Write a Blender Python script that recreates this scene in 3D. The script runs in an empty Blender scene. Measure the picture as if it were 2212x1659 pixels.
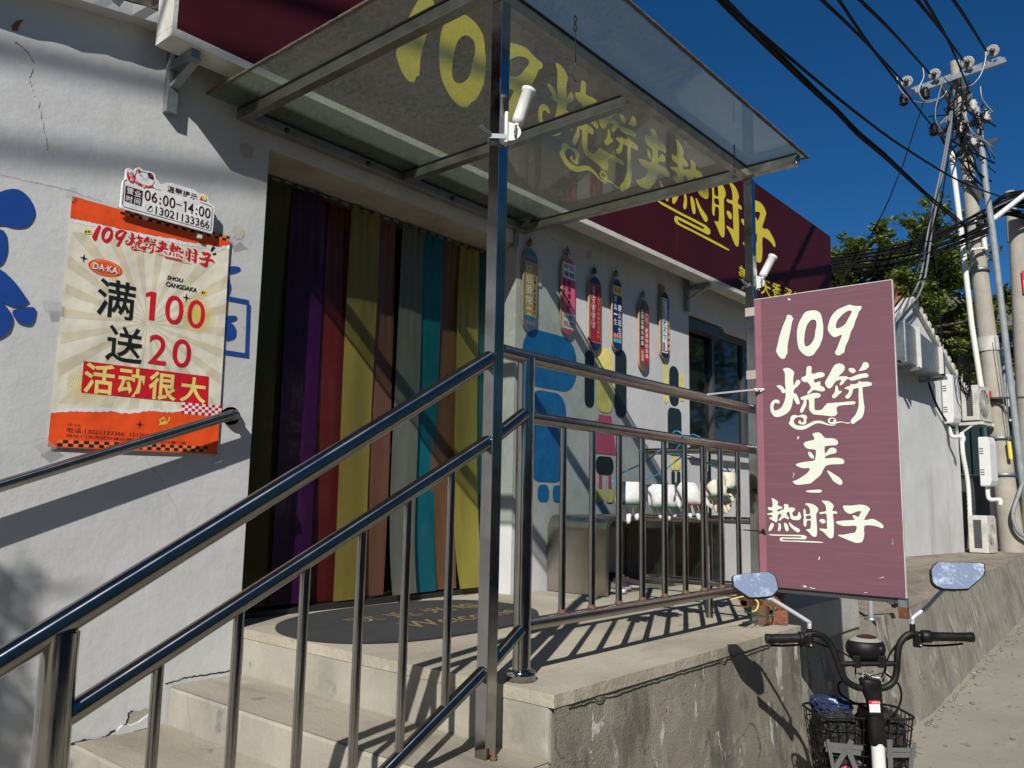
import bpy, bmesh, math, random
from mathutils import Vector, Matrix, noise
from mathutils.geometry import tessellate_polygon
random.seed(7)
C = bpy.context.scene.collection
scn = bpy.context.scene

# ------------------------------------------------------------------ camera, world, sun
CR = Vector((0.6463, -0.7629, 0.0193)).normalized()
CF = Vector((0.7546, 0.6418, 0.1360)).normalized()
CU = CR.cross(CF).normalized(); CR = CF.cross(CU).normalized()
FP, PX0, PY0 = 1767.6, 1106.0, 829.5       # focal length and centre for a 2212 px wide picture
cam = bpy.data.cameras.new('camera'); camo = bpy.data.objects.new('camera', cam); C.objects.link(camo)
camo.matrix_world = Matrix(((CR.x, CU.x, -CF.x, 0), (CR.y, CU.y, -CF.y, 0), (CR.z, CU.z, -CF.z, 0), (0, 0, 0, 1)))
cam.sensor_width = 36; cam.lens = 36*FP/2212; cam.clip_end = 3000; cam.clip_start = .05
scn.camera = camo
SUN = Vector((0.70, 0.38, -0.607)).normalized()   # direction the light travels
sl = bpy.data.lights.new('sun', 'SUN'); sl.energy = 5.0; sl.angle = math.radians(.53); sl.color = (1, .965, .91)
so = bpy.data.objects.new('sun', sl); C.objects.link(so); so.rotation_euler = SUN.to_track_quat('-Z', 'Y').to_euler()
w = bpy.data.worlds.new('World'); scn.world = w; w.use_nodes = True
nt = w.node_tree; nt.nodes.clear()
sky = nt.nodes.new('ShaderNodeTexSky'); sky.sky_type = 'NISHITA'; sky.sun_disc = False
sky.sun_elevation = math.radians(37.3); sky.sun_rotation = math.atan2(-SUN.x, -SUN.y)
sky.altitude = 2500; sky.air_density = 1.0; sky.dust_density = 0.0; sky.ozone_density = 6.0
bg = nt.nodes.new('ShaderNodeBackground'); bg.inputs[1].default_value = .065
wo = nt.nodes.new('ShaderNodeOutputWorld')
hs_ = nt.nodes.new('ShaderNodeHueSaturation'); hs_.inputs['Saturation'].default_value = 1.22; nt.links.new(sky.outputs[0], hs_.inputs['Color']); nt.links.new(hs_.outputs[0], bg.inputs[0]); nt.links.new(bg.outputs[0], wo.inputs[0])
scn.view_settings.view_transform = 'Standard'; scn.view_settings.look = 'None'
scn.view_settings.exposure = 0.1; scn.view_settings.gamma = 1
scn.cycles.max_bounces = 10; scn.cycles.transparent_max_bounces = 24; scn.cycles.caustics_reflective = False; scn.cycles.caustics_refractive = False

# ------------------------------------------------------------------ survey helpers: a picture point on a known plane gives a real position
def ray(p): return CF*FP + CR*(p[0]-PX0) - CU*(p[1]-PY0)
def hit(p, ax, v):
    d = ray(p); return d*(v/d[ax])
def hitp(p, p0, n):
    d = ray(p); n = Vector(n); return d*(n.dot(Vector(p0))/n.dot(d))
def dep(p, t): return ray(p)*(t/FP)
def Zm(ox, oy, s):
    return lambda x, y: ((ox+x/s)/1.8228, (oy+y/s)/1.8228)

# ------------------------------------------------------------------ materials
MATS = {}
ANI = 0.25
def nd(t, ty, **kw):
    n = t.nodes.new(ty)
    for k, v in kw.items():
        if k in n.inputs.keys(): n.inputs[k].default_value = v
        else: setattr(n, k, v)
    return n
def mat(name, col, rough=.6, metal=0, var=None, vscale=3, vstretch=(1, 1, 1), spots=None, bump=0, bscale=60, spec=.5, coat=0, alpha=1, rvar=0, streak=None, detail=6, extra=()):
    """colour + a second colour in large soft patches (var) + small spots + vertical streaks + fine bump"""
    if name in MATS: return MATS[name]
    m = bpy.data.materials.new(name); m.use_nodes = True; t = m.node_tree
    b = t.nodes['Principled BSDF']; L = t.links
    b.inputs['Base Color'].default_value = (*col, 1); b.inputs['Roughness'].default_value = rough
    b.inputs['Metallic'].default_value = metal; b.inputs['Specular IOR Level'].default_value = spec
    b.inputs['Coat Weight'].default_value = coat; b.inputs['Alpha'].default_value = alpha
    tc = nd(t, 'ShaderNodeTexCoord'); last = None
    def mapped(st):
        mp = nd(t, 'ShaderNodeMapping'); mp.inputs['Scale'].default_value = st; L.new(tc.outputs['Object'], mp.inputs[0]); return mp.outputs[0]
    def layer(prev, col2, sc, lo, hi, st=(1, 1, 1), amt=1, det=6, dist=0):
        n = nd(t, 'ShaderNodeTexNoise'); n.inputs['Scale'].default_value = sc; n.inputs['Detail'].default_value = det
        n.inputs['Roughness'].default_value = .62; n.inputs['Distortion'].default_value = dist
        L.new(mapped(st), n.inputs['Vector'])
        r = nd(t, 'ShaderNodeMapRange'); r.inputs[1].default_value = lo; r.inputs[2].default_value = hi; r.inputs[4].default_value = amt
        L.new(n.outputs[0], r.inputs[0])
        x = nd(t, 'ShaderNodeMix', data_type='RGBA'); x.inputs[7].default_value = (*col2, 1)
        if prev is None: x.inputs[6].default_value = (*col, 1)
        else: L.new(prev, x.inputs[6])
        L.new(r.outputs[0], x.inputs[0]); return x.outputs[2]
    if var: last = layer(last, var, vscale, .38, .68, vstretch, 1, detail, .4)
    if streak: last = layer(last, streak[0], streak[1], streak[2], streak[2]+.14, streak[3], streak[4], 5, .2)
    if spots: last = layer(last, spots[0], spots[1], spots[2], spots[2]+.06, (1, 1, 1), spots[3], 4)
    for (c2_, sc_, lo_, wd_, am_, st_) in extra: last = layer(last, c2_, sc_, lo_, lo_+wd_, st_, am_, 8, .6)
    if last is not None: L.new(last, b.inputs['Base Color'])
    if rvar:
        n = nd(t, 'ShaderNodeTexNoise'); n.inputs['Scale'].default_value = 14; n.inputs['Detail'].default_value = 7; L.new(mapped((1, 1, 1)), n.inputs['Vector'])
        r = nd(t, 'ShaderNodeMapRange'); r.inputs[1].default_value = .35; r.inputs[2].default_value = .7; r.inputs[3].default_value = rough; r.inputs[4].default_value = rough+rvar
        L.new(n.outputs[0], r.inputs[0]); L.new(r.outputs[0], b.inputs['Roughness'])
    if bump:
        n = nd(t, 'ShaderNodeTexNoise'); n.inputs['Scale'].default_value = bscale; n.inputs['Detail'].default_value = 8; n.inputs['Roughness'].default_value = .65; L.new(mapped((1, 1, 1)), n.inputs['Vector'])
        bu = nd(t, 'ShaderNodeBump'); bu.inputs['Strength'].default_value = min(1, bump); bu.inputs['Distance'].default_value = .02 if bump <= 1 else .05
        L.new(n.outputs[0], bu.inputs['Height']); L.new(bu.outputs[0], b.inputs['Normal'])
    MATS[name] = m; return m
def cracked(name, base, crack, scale, width=.02, **kw):
    """a mat() with thin wandering cracks"""
    if name in MATS: return MATS[name]
    m = mat(name, base, **kw); t = m.node_tree; L = t.links; b = t.nodes['Principled BSDF']
    src = b.inputs['Base Color'].links[0].from_socket if b.inputs['Base Color'].links else None
    tc = nd(t, 'ShaderNodeTexCoord')
    nz = nd(t, 'ShaderNodeTexNoise'); nz.inputs['Scale'].default_value = scale*2.5; nz.inputs['Detail'].default_value = 6; L.new(tc.outputs['Object'], nz.inputs['Vector'])
    ad = nd(t, 'ShaderNodeMix', data_type='RGBA'); ad.blend_type = 'ADD'; ad.inputs[0].default_value = .35; L.new(tc.outputs['Object'], ad.inputs[6]); L.new(nz.outputs[1], ad.inputs[7])
    v = nd(t, 'ShaderNodeTexVoronoi', feature='DISTANCE_TO_EDGE'); v.inputs['Scale'].default_value = scale; L.new(ad.outputs[2], v.inputs['Vector'])
    r = nd(t, 'ShaderNodeMapRange'); r.inputs[1].default_value = 0; r.inputs[2].default_value = width; r.inputs[3].default_value = 1; r.inputs[4].default_value = 0; L.new(v.outputs[0], r.inputs[0])
    n2 = nd(t, 'ShaderNodeTexNoise'); n2.inputs['Scale'].default_value = scale*.9; L.new(tc.outputs['Object'], n2.inputs['Vector'])
    r2 = nd(t, 'ShaderNodeMapRange'); r2.inputs[1].default_value = .53; r2.inputs[2].default_value = .6; L.new(n2.outputs[0], r2.inputs[0])
    mu = nd(t, 'ShaderNodeMath', operation='MULTIPLY'); L.new(r.outputs[0], mu.inputs[0]); L.new(r2.outputs[0], mu.inputs[1])
    x = nd(t, 'ShaderNodeMix', data_type='RGBA'); x.inputs[7].default_value = (*crack, 1); L.new(mu.outputs[0], x.inputs[0])
    if src: L.new(src, x.inputs[6])
    else: x.inputs[6].default_value = (*base, 1)
    L.new(x.outputs[2], b.inputs['Base Color']); return m

M = {}
M['stucco'] = cracked('white_stucco', (.60, .60, .60), (.42, .41, .40), .8, .003, rough=.9, var=(.49, .495, .49), vscale=1.3, bump=.22, bscale=9, extra=(((.43, .425, .41), .9, .56, .16, .55, (1, 1, .8)), ((.64, .64, .63), 2.2, .60, .10, .6, (1, 1, .6)), ((.38, .37, .35), 6, .68, .05, .5, (1, 1, .4))), streak=((.40, .385, .36), 2.2, .60, (2.2, 2.2, .35), .45), spots=((.34, .33, .32), 13, .70, .6))
M['stucco2'] = mat('grey_stucco', (.56, .565, .56), .9, var=(.45, .455, .455), vscale=1.2, bump=.06, bscale=30, streak=((.33, .31, .28), 1.3, .58, (1.6, 1.6, .25), .55))
M['lintel'] = mat('lintel_plaster', (.45, .40, .36), .9, var=(.33, .28, .25), vscale=4, bump=.05, bscale=40)
M['conc'] = cracked('worn_concrete', (.44, .40, .31), (.20, .18, .15), .6, .003, rough=.88, var=(.30, .265, .20), vscale=1.3, bump=.45, bscale=55, spots=((.24, .21, .17), 6, .64, .5), streak=((.27, .245, .20), 3, .54, (.5, 1.8, 1), .65), extra=(((.20, .175, .135), 1.1, .56, .14, .6, (1, 1.3, 1)), ((.50, .47, .38), 12, .62, .05, .5, (1, 1, 1))))
M['tread'] = mat('worn_tread', (.335, .305, .235), .9, var=(.215, .19, .15), vscale=2.4, vstretch=(1.4, .5, 1), bump=.4, bscale=70, spots=((.14, .125, .10), 9, .64, .7), streak=((.40, .375, .30), 4, .56, (1.5, .6, 1), .6))
M['concface'] = cracked('concrete_riser', (.37, .345, .28), (.22, .2, .17), .9, .004, rough=.88, var=(.25, .235, .195), vscale=2.2, bump=.18, bscale=70, spots=((.15, .15, .15), 5, .65, .75), extra=(((.20, .195, .175), 3.5, .57, .12, .6, (1, 1, .5)), ((.44, .42, .36), 7, .60, .08, .5, (1, 1, .7))), streak=((.40, .345, .235), 3, .56, (1.2, 1.2, .6), .45))
M['wallrough'] = cracked('rough_retaining_render', (.30, .265, .205), (.055, .05, .045), 1.1, .006, rough=.95, var=(.17, .155, .125), vscale=1.6, bump=.55, bscale=110, spots=((.07, .062, .05), 26, .63, .7), extra=(((.10, .095, .08), 5, .52, .10, .75, (1.4, 1.4, .6)), ((.36, .33, .27), 9, .56, .08, .6, (1.3, 1.3, .8)), ((.60, .585, .54), 5.5, .615, .03, .9, (1.7, 1.7, .75)), ((.60, .585, .54), 2.2, .66, .03, .8, (2.4, 2.4, .6))))
M['wallfar'] = mat('streaked_retaining_render', (.34, .31, .25), .95, var=(.235, .215, .175), vscale=2.5, bump=.8, bscale=60, streak=((.12, .115, .10), 2.6, .53, (1.6, 1.6, .5), .7), spots=((.52, .50, .45), 5, .63, .85), extra=(((.09, .085, .075), 4.5, .56, .08, .8, (1.6, 1.6, .45)), ((.50, .475, .42), 4, .60, .05, .8, (1.8, 1.8, .4))))
M['patch'] = mat('smooth_cement_patch', (.42, .41, .38), .85, var=(.34, .335, .31), vscale=3, bump=.3, bscale=40)
M['terrace'] = mat('terrace_concrete', (.34, .29, .21), .92, var=(.18, .15, .11), vscale=2.0, vstretch=(.5, 1.6, 1), bump=1.2, bscale=22, spots=((.50, .45, .36), 8, .60, .7))
M['road'] = cracked('road_concrete', (.31, .285, .225), (.13, .11, .09), .35, .003, rough=.92, var=(.235, .215, .17), vscale=1.0, bump=.5, bscale=60, streak=((.36, .335, .27), 5, .55, (.4, 1.5, 1), .6), spots=((.15, .13, .105), 7, .63, .75))
M['steel'] = mat('polished_steel_tube', (.34, .325, .30), .17, 1, rvar=.05, var=(.28, .265, .24), vscale=9)
t = M['steel'].node_tree; b = t.nodes['Principled BSDF']; b.inputs['Anisotropic'].default_value = .97; b.inputs['Anisotropic Rotation'].default_value = ANI
tg = nd(t, 'ShaderNodeTangent'); tg.direction_type = 'UV_MAP'; tg.uv_map = 'UVMap'; t.links.new(tg.outputs[0], b.inputs['Tangent'])
M['steelpost'] = mat('polished_steel_post', (.40, .385, .36), .07, 1, rvar=.10, var=(.32, .305, .28), vscale=9)
M['steelsq'] = mat('square_steel_tube', (.42, .41, .40), .10, 1, rvar=.14, var=(.33, .32, .31), vscale=6, spots=((.25, .22, .19), 30, .70, .6))
M['brushed'] = mat('brushed_steel_sheet', (.42, .39, .33), .30, 1, rvar=.12, var=(.46, .42, .36), vscale=3)
M['weld'] = mat('weld_rust', (.16, .09, .055), .7, .3, bump=.5)
M['beam'] = mat('dusty_steel_beam', (.36, .355, .335), .30, .85, rvar=.2, var=(.25, .235, .21), vscale=8)
M['gasket'] = mat('black_gasket', (.012, .012, .012), .6)
M['edge'] = mat('dirty_edge_seal', (.16, .13, .09), .9, var=(.07, .055, .04), vscale=14, bump=.8)
M['signred'] = mat('maroon_sign_sheet', (.052, .008, .014), .6, var=(.040, .006, .011), vscale=2, spec=.1, streak=((.13, .06, .07), 3, .66, (1.5, 1.5, .18), .35))
M['signframe'] = mat('sign_frame_paint', (.62, .61, .57), .6, var=(.48, .46, .41), vscale=5, bump=.2)
M['yellow'] = mat('yellow_lettering', (.74, .60, .04), .5, var=(.68, .54, .03), vscale=6)
M['yellowedge'] = mat('yellow_lettering_edge', (.80, .74, .36), .5)
M['purple'] = mat('faded_purple_board', (.178, .078, .102), .55, var=(.155, .072, .094), vscale=1.6, spec=.3, streak=((.205, .097, .125), 7, .50, (.6, .3, 12), .6))
M['pink'] = mat('purple_board_edge', (.29, .12, .155), .55, var=(.25, .105, .135), vscale=8)
M['cream'] = mat('cream_lettering', (.74, .78, .66), .5, var=(.69, .73, .60), vscale=5)
M['white'] = mat('white_plastic', (.70, .70, .68), .4, var=(.63, .63, .60), vscale=9)
M['offwhite'] = mat('offwhite_enamel', (.60, .58, .52), .45, var=(.40, .39, .33), vscale=5)
M['black'] = mat('black_plastic', (.006, .006, .006), .38, rvar=.2, spec=.3, var=(.012, .011, .010), vscale=14)
M['blackmat'] = mat('black_cable', (.006, .006, .007), .8, spec=.15)
M['greycable'] = mat('grey_conduit', (.14, .15, .155), .5)
M['pipegrey'] = mat('grey_pipe', (.30, .33, .34), .45, var=(.22, .24, .25), vscale=5)
M['pvcwhite'] = mat('white_pipe', (.74, .73, .66), .4)
M['poleconc'] = mat('pole_concrete', (.40, .365, .30), .92, var=(.31, .285, .235), vscale=2.5, bump=.4, bscale=40, streak=((.24, .21, .17), 3, .58, (1, 1, .3), .6))
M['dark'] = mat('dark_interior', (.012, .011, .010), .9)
M['rubble'] = mat('roof_edge_rubble', (.10, .085, .06), .95, var=(.03, .026, .02), vscale=9, bump=1.6, bscale=22)
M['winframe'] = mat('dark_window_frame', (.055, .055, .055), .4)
M['glasswin'] = mat('window_pane', (.012, .016, .016), .04, spec=.9)
M['rust'] = mat('rusty_iron', (.20, .07, .028), .9, var=(.10, .04, .02), vscale=20, bump=.8)
M['galv'] = mat('galvanised_sheet', (.30, .33, .34), .4, .75, rvar=.2, var=(.22, .24, .25), vscale=8)
M['brick'] = mat('red_brick', (.42, .16, .085), .95, var=(.28, .11, .07), vscale=18, bump=1.2, bscale=50)
M['mat'] = mat('grey_door_mat', (.075, .078, .08), .98, var=(.055, .056, .058), vscale=5, bump=1.2, bscale=420, spots=((.16, .16, .16), 200, .66, .6))
M['matletter'] = mat('mat_lettering', (.30, .21, .08), .95, bump=.8, bscale=300)
M['blue'] = mat('blue_wall_paint', (.010, .060, .30), .5, var=(.009, .050, .26), vscale=7)
M['skyblue'] = mat('bright_blue_wall_paint', (.012, .19, .50), .55, var=(.01, .13, .38), vscale=9, bump=.2, bscale=30)
M['cotton'] = mat('white_knit_cotton', (.68, .64, .53), .95, var=(.50, .46, .36), vscale=26, bump=.22, bscale=150)
M['cotton2'] = mat('grey_white_knit', (.70, .70, .69), .95, var=(.50, .50, .50), vscale=26, bump=.22, bscale=150)
M['hangerblue'] = mat('blue_coated_wire', (.02, .20, .36), .35)
M['green'] = mat('green_hem', (.01, .10, .07), .8)
M['maroon'] = mat('maroon_hem', (.14, .015, .03), .8)
M['orange'] = mat('poster_orange', (.84, .085, .012), .5)
M['orange2'] = mat('poster_light_orange', (.85, .19, .07), .5)
M['beige'] = mat('poster_beige', (.76, .71, .58), .5)
M['beige2'] = mat('poster_dark_beige', (.66, .59, .43), .5)
M['red'] = mat('poster_red', (.60, .008, .02), .5)
M['ink'] = mat('poster_ink', (.008, .012, .013), .5)
M['ink2'] = mat('dark_maroon_ink', (.050, .008, .018), .5)
M['pyellow'] = mat('poster_yellow', (.78, .68, .20), .5)
M['pyellow2'] = mat('poster_strong_yellow', (.78, .60, .10), .5)
M['pwhite'] = mat('paper_white', (.76, .77, .76), .5)
M['pinksoft'] = mat('soft_pink_print', (.75, .25, .2), .5)
for k_ in ('orange', 'orange2', 'beige', 'beige2', 'red', 'ink', 'pyellow', 'pyellow2', 'pwhite'):
    t = M[k_].node_tree; tc = nd(t, 'ShaderNodeTexCoord'); ge = nd(t, 'ShaderNodeNewGeometry'); n_ = nd(t, 'ShaderNodeTexNoise'); n_.inputs['Scale'].default_value = 5; n_.inputs['Detail'].default_value = 2.5; t.links.new(ge.outputs['Position'], n_.inputs['Vector'])
    bu = nd(t, 'ShaderNodeBump'); bu.inputs['Strength'].default_value = .6; bu.inputs['Distance'].default_value = .035; t.links.new(n_.outputs[0], bu.inputs['Height']); t.links.new(bu.outputs[0], t.nodes['Principled BSDF'].inputs['Normal'])
M['tape'] = mat('clear_tape', (.42, .42, .42), .2, alpha=.45)
M['wood'] = mat('pale_wood_edge', (.45, .32, .18), .7, var=(.36, .25, .14), vscale=20)
M['brass'] = mat('brass_bell', (.35, .25, .09), .35, .8)
M['leaf'] = mat('tree_leaf', (.22, .235, .05), .6, var=(.09, .12, .025), vscale=.5, spec=.3)
M['leaf2'] = mat('ivy_leaf', (.10, .18, .03), .6, var=(.03, .075, .014), vscale=.8, spec=.3)
M['leaf3'] = mat('autumn_leaf', (.16, .145, .035), .6, var=(.07, .085, .018), vscale=.8, spec=.3)
for k in ('leaf', 'leaf2', 'leaf3'):
    t = M[k].node_tree; b = t.nodes['Principled BSDF']; out = t.nodes['Material Output']
    tr = nd(t, 'ShaderNodeBsdfTranslucent'); tr.inputs[0].default_value = (.16, .24, .02, 1); mx = nd(t, 'ShaderNodeMixShader'); mx.inputs[0].default_value = .3
    t.links.new(b.outputs[0], mx.inputs[1]); t.links.new(tr.outputs[0], mx.inputs[2]); t.links.new(mx.outputs[0], out.inputs[0])
M['bark'] = mat('bark', (.10, .08, .06), .95, var=(.05, .04, .03), vscale=6, bump=1)
M['hill'] = mat('rocky_hillside', (.16, .145, .11), 1, var=(.055, .07, .035), vscale=.06, spots=((.03, .045, .02), .25, .52, .9))
M['shedwall'] = mat('shade_dark_shed_wall', (.06, .065, .07), .8, var=(.035, .038, .04), vscale=2)  # shadow on the shed wall is put into this dark colour
M['solar'] = mat('solar_cells', (.012, .018, .04), .15)
M['banner'] = mat('red_banner', (.60, .02, .035), .6)
M['teal'] = mat('teal_pane', (.03, .16, .12), .4)
M['bagfab'] = mat('black_nylon', (.010, .010, .010), .42, var=(.018, .017, .016), vscale=10, bump=.9, bscale=30)
M['strap'] = mat('grey_webbing', (.12, .125, .118), .7, bump=.4, bscale=200)
M['navy'] = mat('navy_patterned_cloth', (.012, .022, .07), .8, spots=((.35, .5, .62), 26, .62, 1))
M['whitepaint'] = mat('white_bike_paint', (.72, .73, .70), .25, coat=.3)
M['greyshell'] = mat('warm_grey_shell', (.30, .29, .255), .35)
M['rubber'] = mat('tyre_rubber', (.02, .02, .02), .8)
M['sneaker'] = mat('purple_sneaker', (.055, .03, .06), .8, var=(.11, .06, .09), vscale=25)
M['sneaker2'] = mat('grey_sneaker', (.30, .29, .30), .8, var=(.16, .15, .17), vscale=25)
M['porcelain'] = mat('white_porcelain', (.42, .42, .39), .25)
M['tileroof'] = mat('clay_roof_tiles', (.30, .13, .07), .9, var=(.19, .09, .05), vscale=8, bump=.8)

# dusty canopy glass: real glass film, sees the sign through, dust on top
def glass_canopy():
    m = bpy.data.materials.new('dusty_canopy_glass'); m.use_nodes = True; t = m.node_tree; t.nodes.clear(); L = t.links
    out = nd(t, 'ShaderNodeOutputMaterial'); tr = nd(t, 'ShaderNodeBsdfTransparent'); tr.inputs[0].default_value = (.84, .88, .82, 1)
    gl = nd(t, 'ShaderNodeBsdfGlossy'); gl.inputs['Roughness'].default_value = .04; gl.inputs[0].default_value = (.9, .95, .93, 1)
    lw = nd(t, 'ShaderNodeLayerWeight'); lw.inputs[0].default_value = .5; pw = nd(t, 'ShaderNodeMath', operation='POWER'); pw.inputs[1].default_value = 4.5; L.new(lw.outputs['Facing'], pw.inputs[0]); fr = nd(t, 'ShaderNodeMapRange'); fr.inputs[3].default_value = .03; fr.inputs[4].default_value = .8; L.new(pw.outputs[0], fr.inputs[0])
    m1 = nd(t, 'ShaderNodeMixShader'); L.new(fr.outputs[0], m1.inputs[0]); L.new(tr.outputs[0], m1.inputs[1]); L.new(gl.outputs[0], m1.inputs[2])
    df = nd(t, 'ShaderNodeBsdfDiffuse'); df.inputs[0].default_value = (.20, .21, .16, 1)
    tl = nd(t, 'ShaderNodeBsdfTranslucent'); tl.inputs[0].default_value = (.25, .27, .24, 1)
    ds = nd(t, 'ShaderNodeMixShader'); ds.inputs[0].default_value = .5; L.new(df.outputs[0], ds.inputs[1]); L.new(tl.outputs[0], ds.inputs[2])
    tc = nd(t, 'ShaderNodeTexCoord'); mp = nd(t, 'ShaderNodeMapping'); mp.inputs['Scale'].default_value = (1.6, 1, 1); mp.inputs['Rotation'].default_value = (0, 0, .6); L.new(tc.outputs['Object'], mp.inputs[0])
    n = nd(t, 'ShaderNodeTexNoise'); n.inputs['Scale'].default_value = 38; n.inputs['Detail'].default_value = 6; n.inputs['Roughness'].default_value = .75; L.new(mp.outputs[0], n.inputs['Vector'])
    n2 = nd(t, 'ShaderNodeTexNoise'); n2.inputs['Scale'].default_value = 1.6; n2.inputs['Detail'].default_value = 4; L.new(tc.outputs['Object'], n2.inputs['Vector'])
    r = nd(t, 'ShaderNodeMapRange'); r.inputs[1].default_value = .35; r.inputs[2].default_value = .75; r.inputs[3].default_value = .12; r.inputs[4].default_value = .42; L.new(n.outputs[0], r.inputs[0])
    r2 = nd(t, 'ShaderNodeMapRange'); r2.inputs[1].default_value = .3; r2.inputs[2].default_value = .7; r2.inputs[3].default_value = .75; r2.inputs[4].default_value = 1.15; L.new(n2.outputs[0], r2.inputs[0])
    mu = nd(t, 'ShaderNodeMath', operation='MULTIPLY'); L.new(r.outputs[0], mu.inputs[0]); L.new(r2.outputs[0], mu.inputs[1])
    m2 = nd(t, 'ShaderNodeMixShader'); L.new(mu.outputs[0], m2.inputs[0]); L.new(m1.outputs[0], m2.inputs[1]); L.new(ds.outputs[0], m2.inputs[2])
    L.new(m2.outputs[0], out.inputs[0]); return m
M['canopyglass'] = glass_canopy()
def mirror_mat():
    m = mat('dusty_sky_tint_mirror', (.88, .93, 1.0), .04, 1); t = m.node_tree; b = t.nodes['Principled BSDF']; L = t.links
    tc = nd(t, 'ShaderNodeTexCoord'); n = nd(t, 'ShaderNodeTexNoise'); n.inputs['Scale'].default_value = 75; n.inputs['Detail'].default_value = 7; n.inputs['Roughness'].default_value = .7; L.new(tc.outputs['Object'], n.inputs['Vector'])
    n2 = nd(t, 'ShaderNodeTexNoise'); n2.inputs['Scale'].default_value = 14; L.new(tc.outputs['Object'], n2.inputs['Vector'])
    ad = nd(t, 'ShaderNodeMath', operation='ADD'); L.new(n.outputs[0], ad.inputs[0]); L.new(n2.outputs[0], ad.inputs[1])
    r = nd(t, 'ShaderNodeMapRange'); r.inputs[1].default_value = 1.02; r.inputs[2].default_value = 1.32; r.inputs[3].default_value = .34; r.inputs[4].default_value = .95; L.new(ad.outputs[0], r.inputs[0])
    df = nd(t, 'ShaderNodeBsdfDiffuse'); df.inputs[0].default_value = (.50, .58, .70, 1); mx = nd(t, 'ShaderNodeMixShader')  # dust layer tinted blue, so part of the sky reflection is painted in
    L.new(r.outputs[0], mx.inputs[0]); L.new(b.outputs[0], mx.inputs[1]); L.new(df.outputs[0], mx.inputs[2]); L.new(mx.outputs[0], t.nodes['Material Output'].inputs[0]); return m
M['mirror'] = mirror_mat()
def nm_dark(n): return n in ('violet_strip', 'crimson_strip', 'olive_strip')
def pvc(name, col):
    col = tuple(c*(.75 if nm_dark(name) else 1.45) for c in col)
    m = mat(name, col, .28, coat=.25, var=tuple(c*.72 for c in col), vscale=2.2, vstretch=(3, 3, .6), rvar=.15); t = m.node_tree; b = t.nodes['Principled BSDF']; L = t.links
    tl = nd(t, 'ShaderNodeBsdfTranslucent'); tl.inputs[0].default_value = (*col, 1); tr = nd(t, 'ShaderNodeBsdfTransparent'); tr.inputs[0].default_value = tuple(min(1, c*2.2) for c in col)+(1,)
    m1 = nd(t, 'ShaderNodeMixShader'); m1.inputs[0].default_value = .25; L.new(b.outputs[0], m1.inputs[1]); L.new(tl.outputs[0], m1.inputs[2])
    m2 = nd(t, 'ShaderNodeMixShader'); m2.inputs[0].default_value = .22; L.new(m1.outputs[0], m2.inputs[1]); L.new(tr.outputs[0], m2.inputs[2]); L.new(m2.outputs[0], t.nodes['Material Output'].inputs[0]); return m

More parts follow.
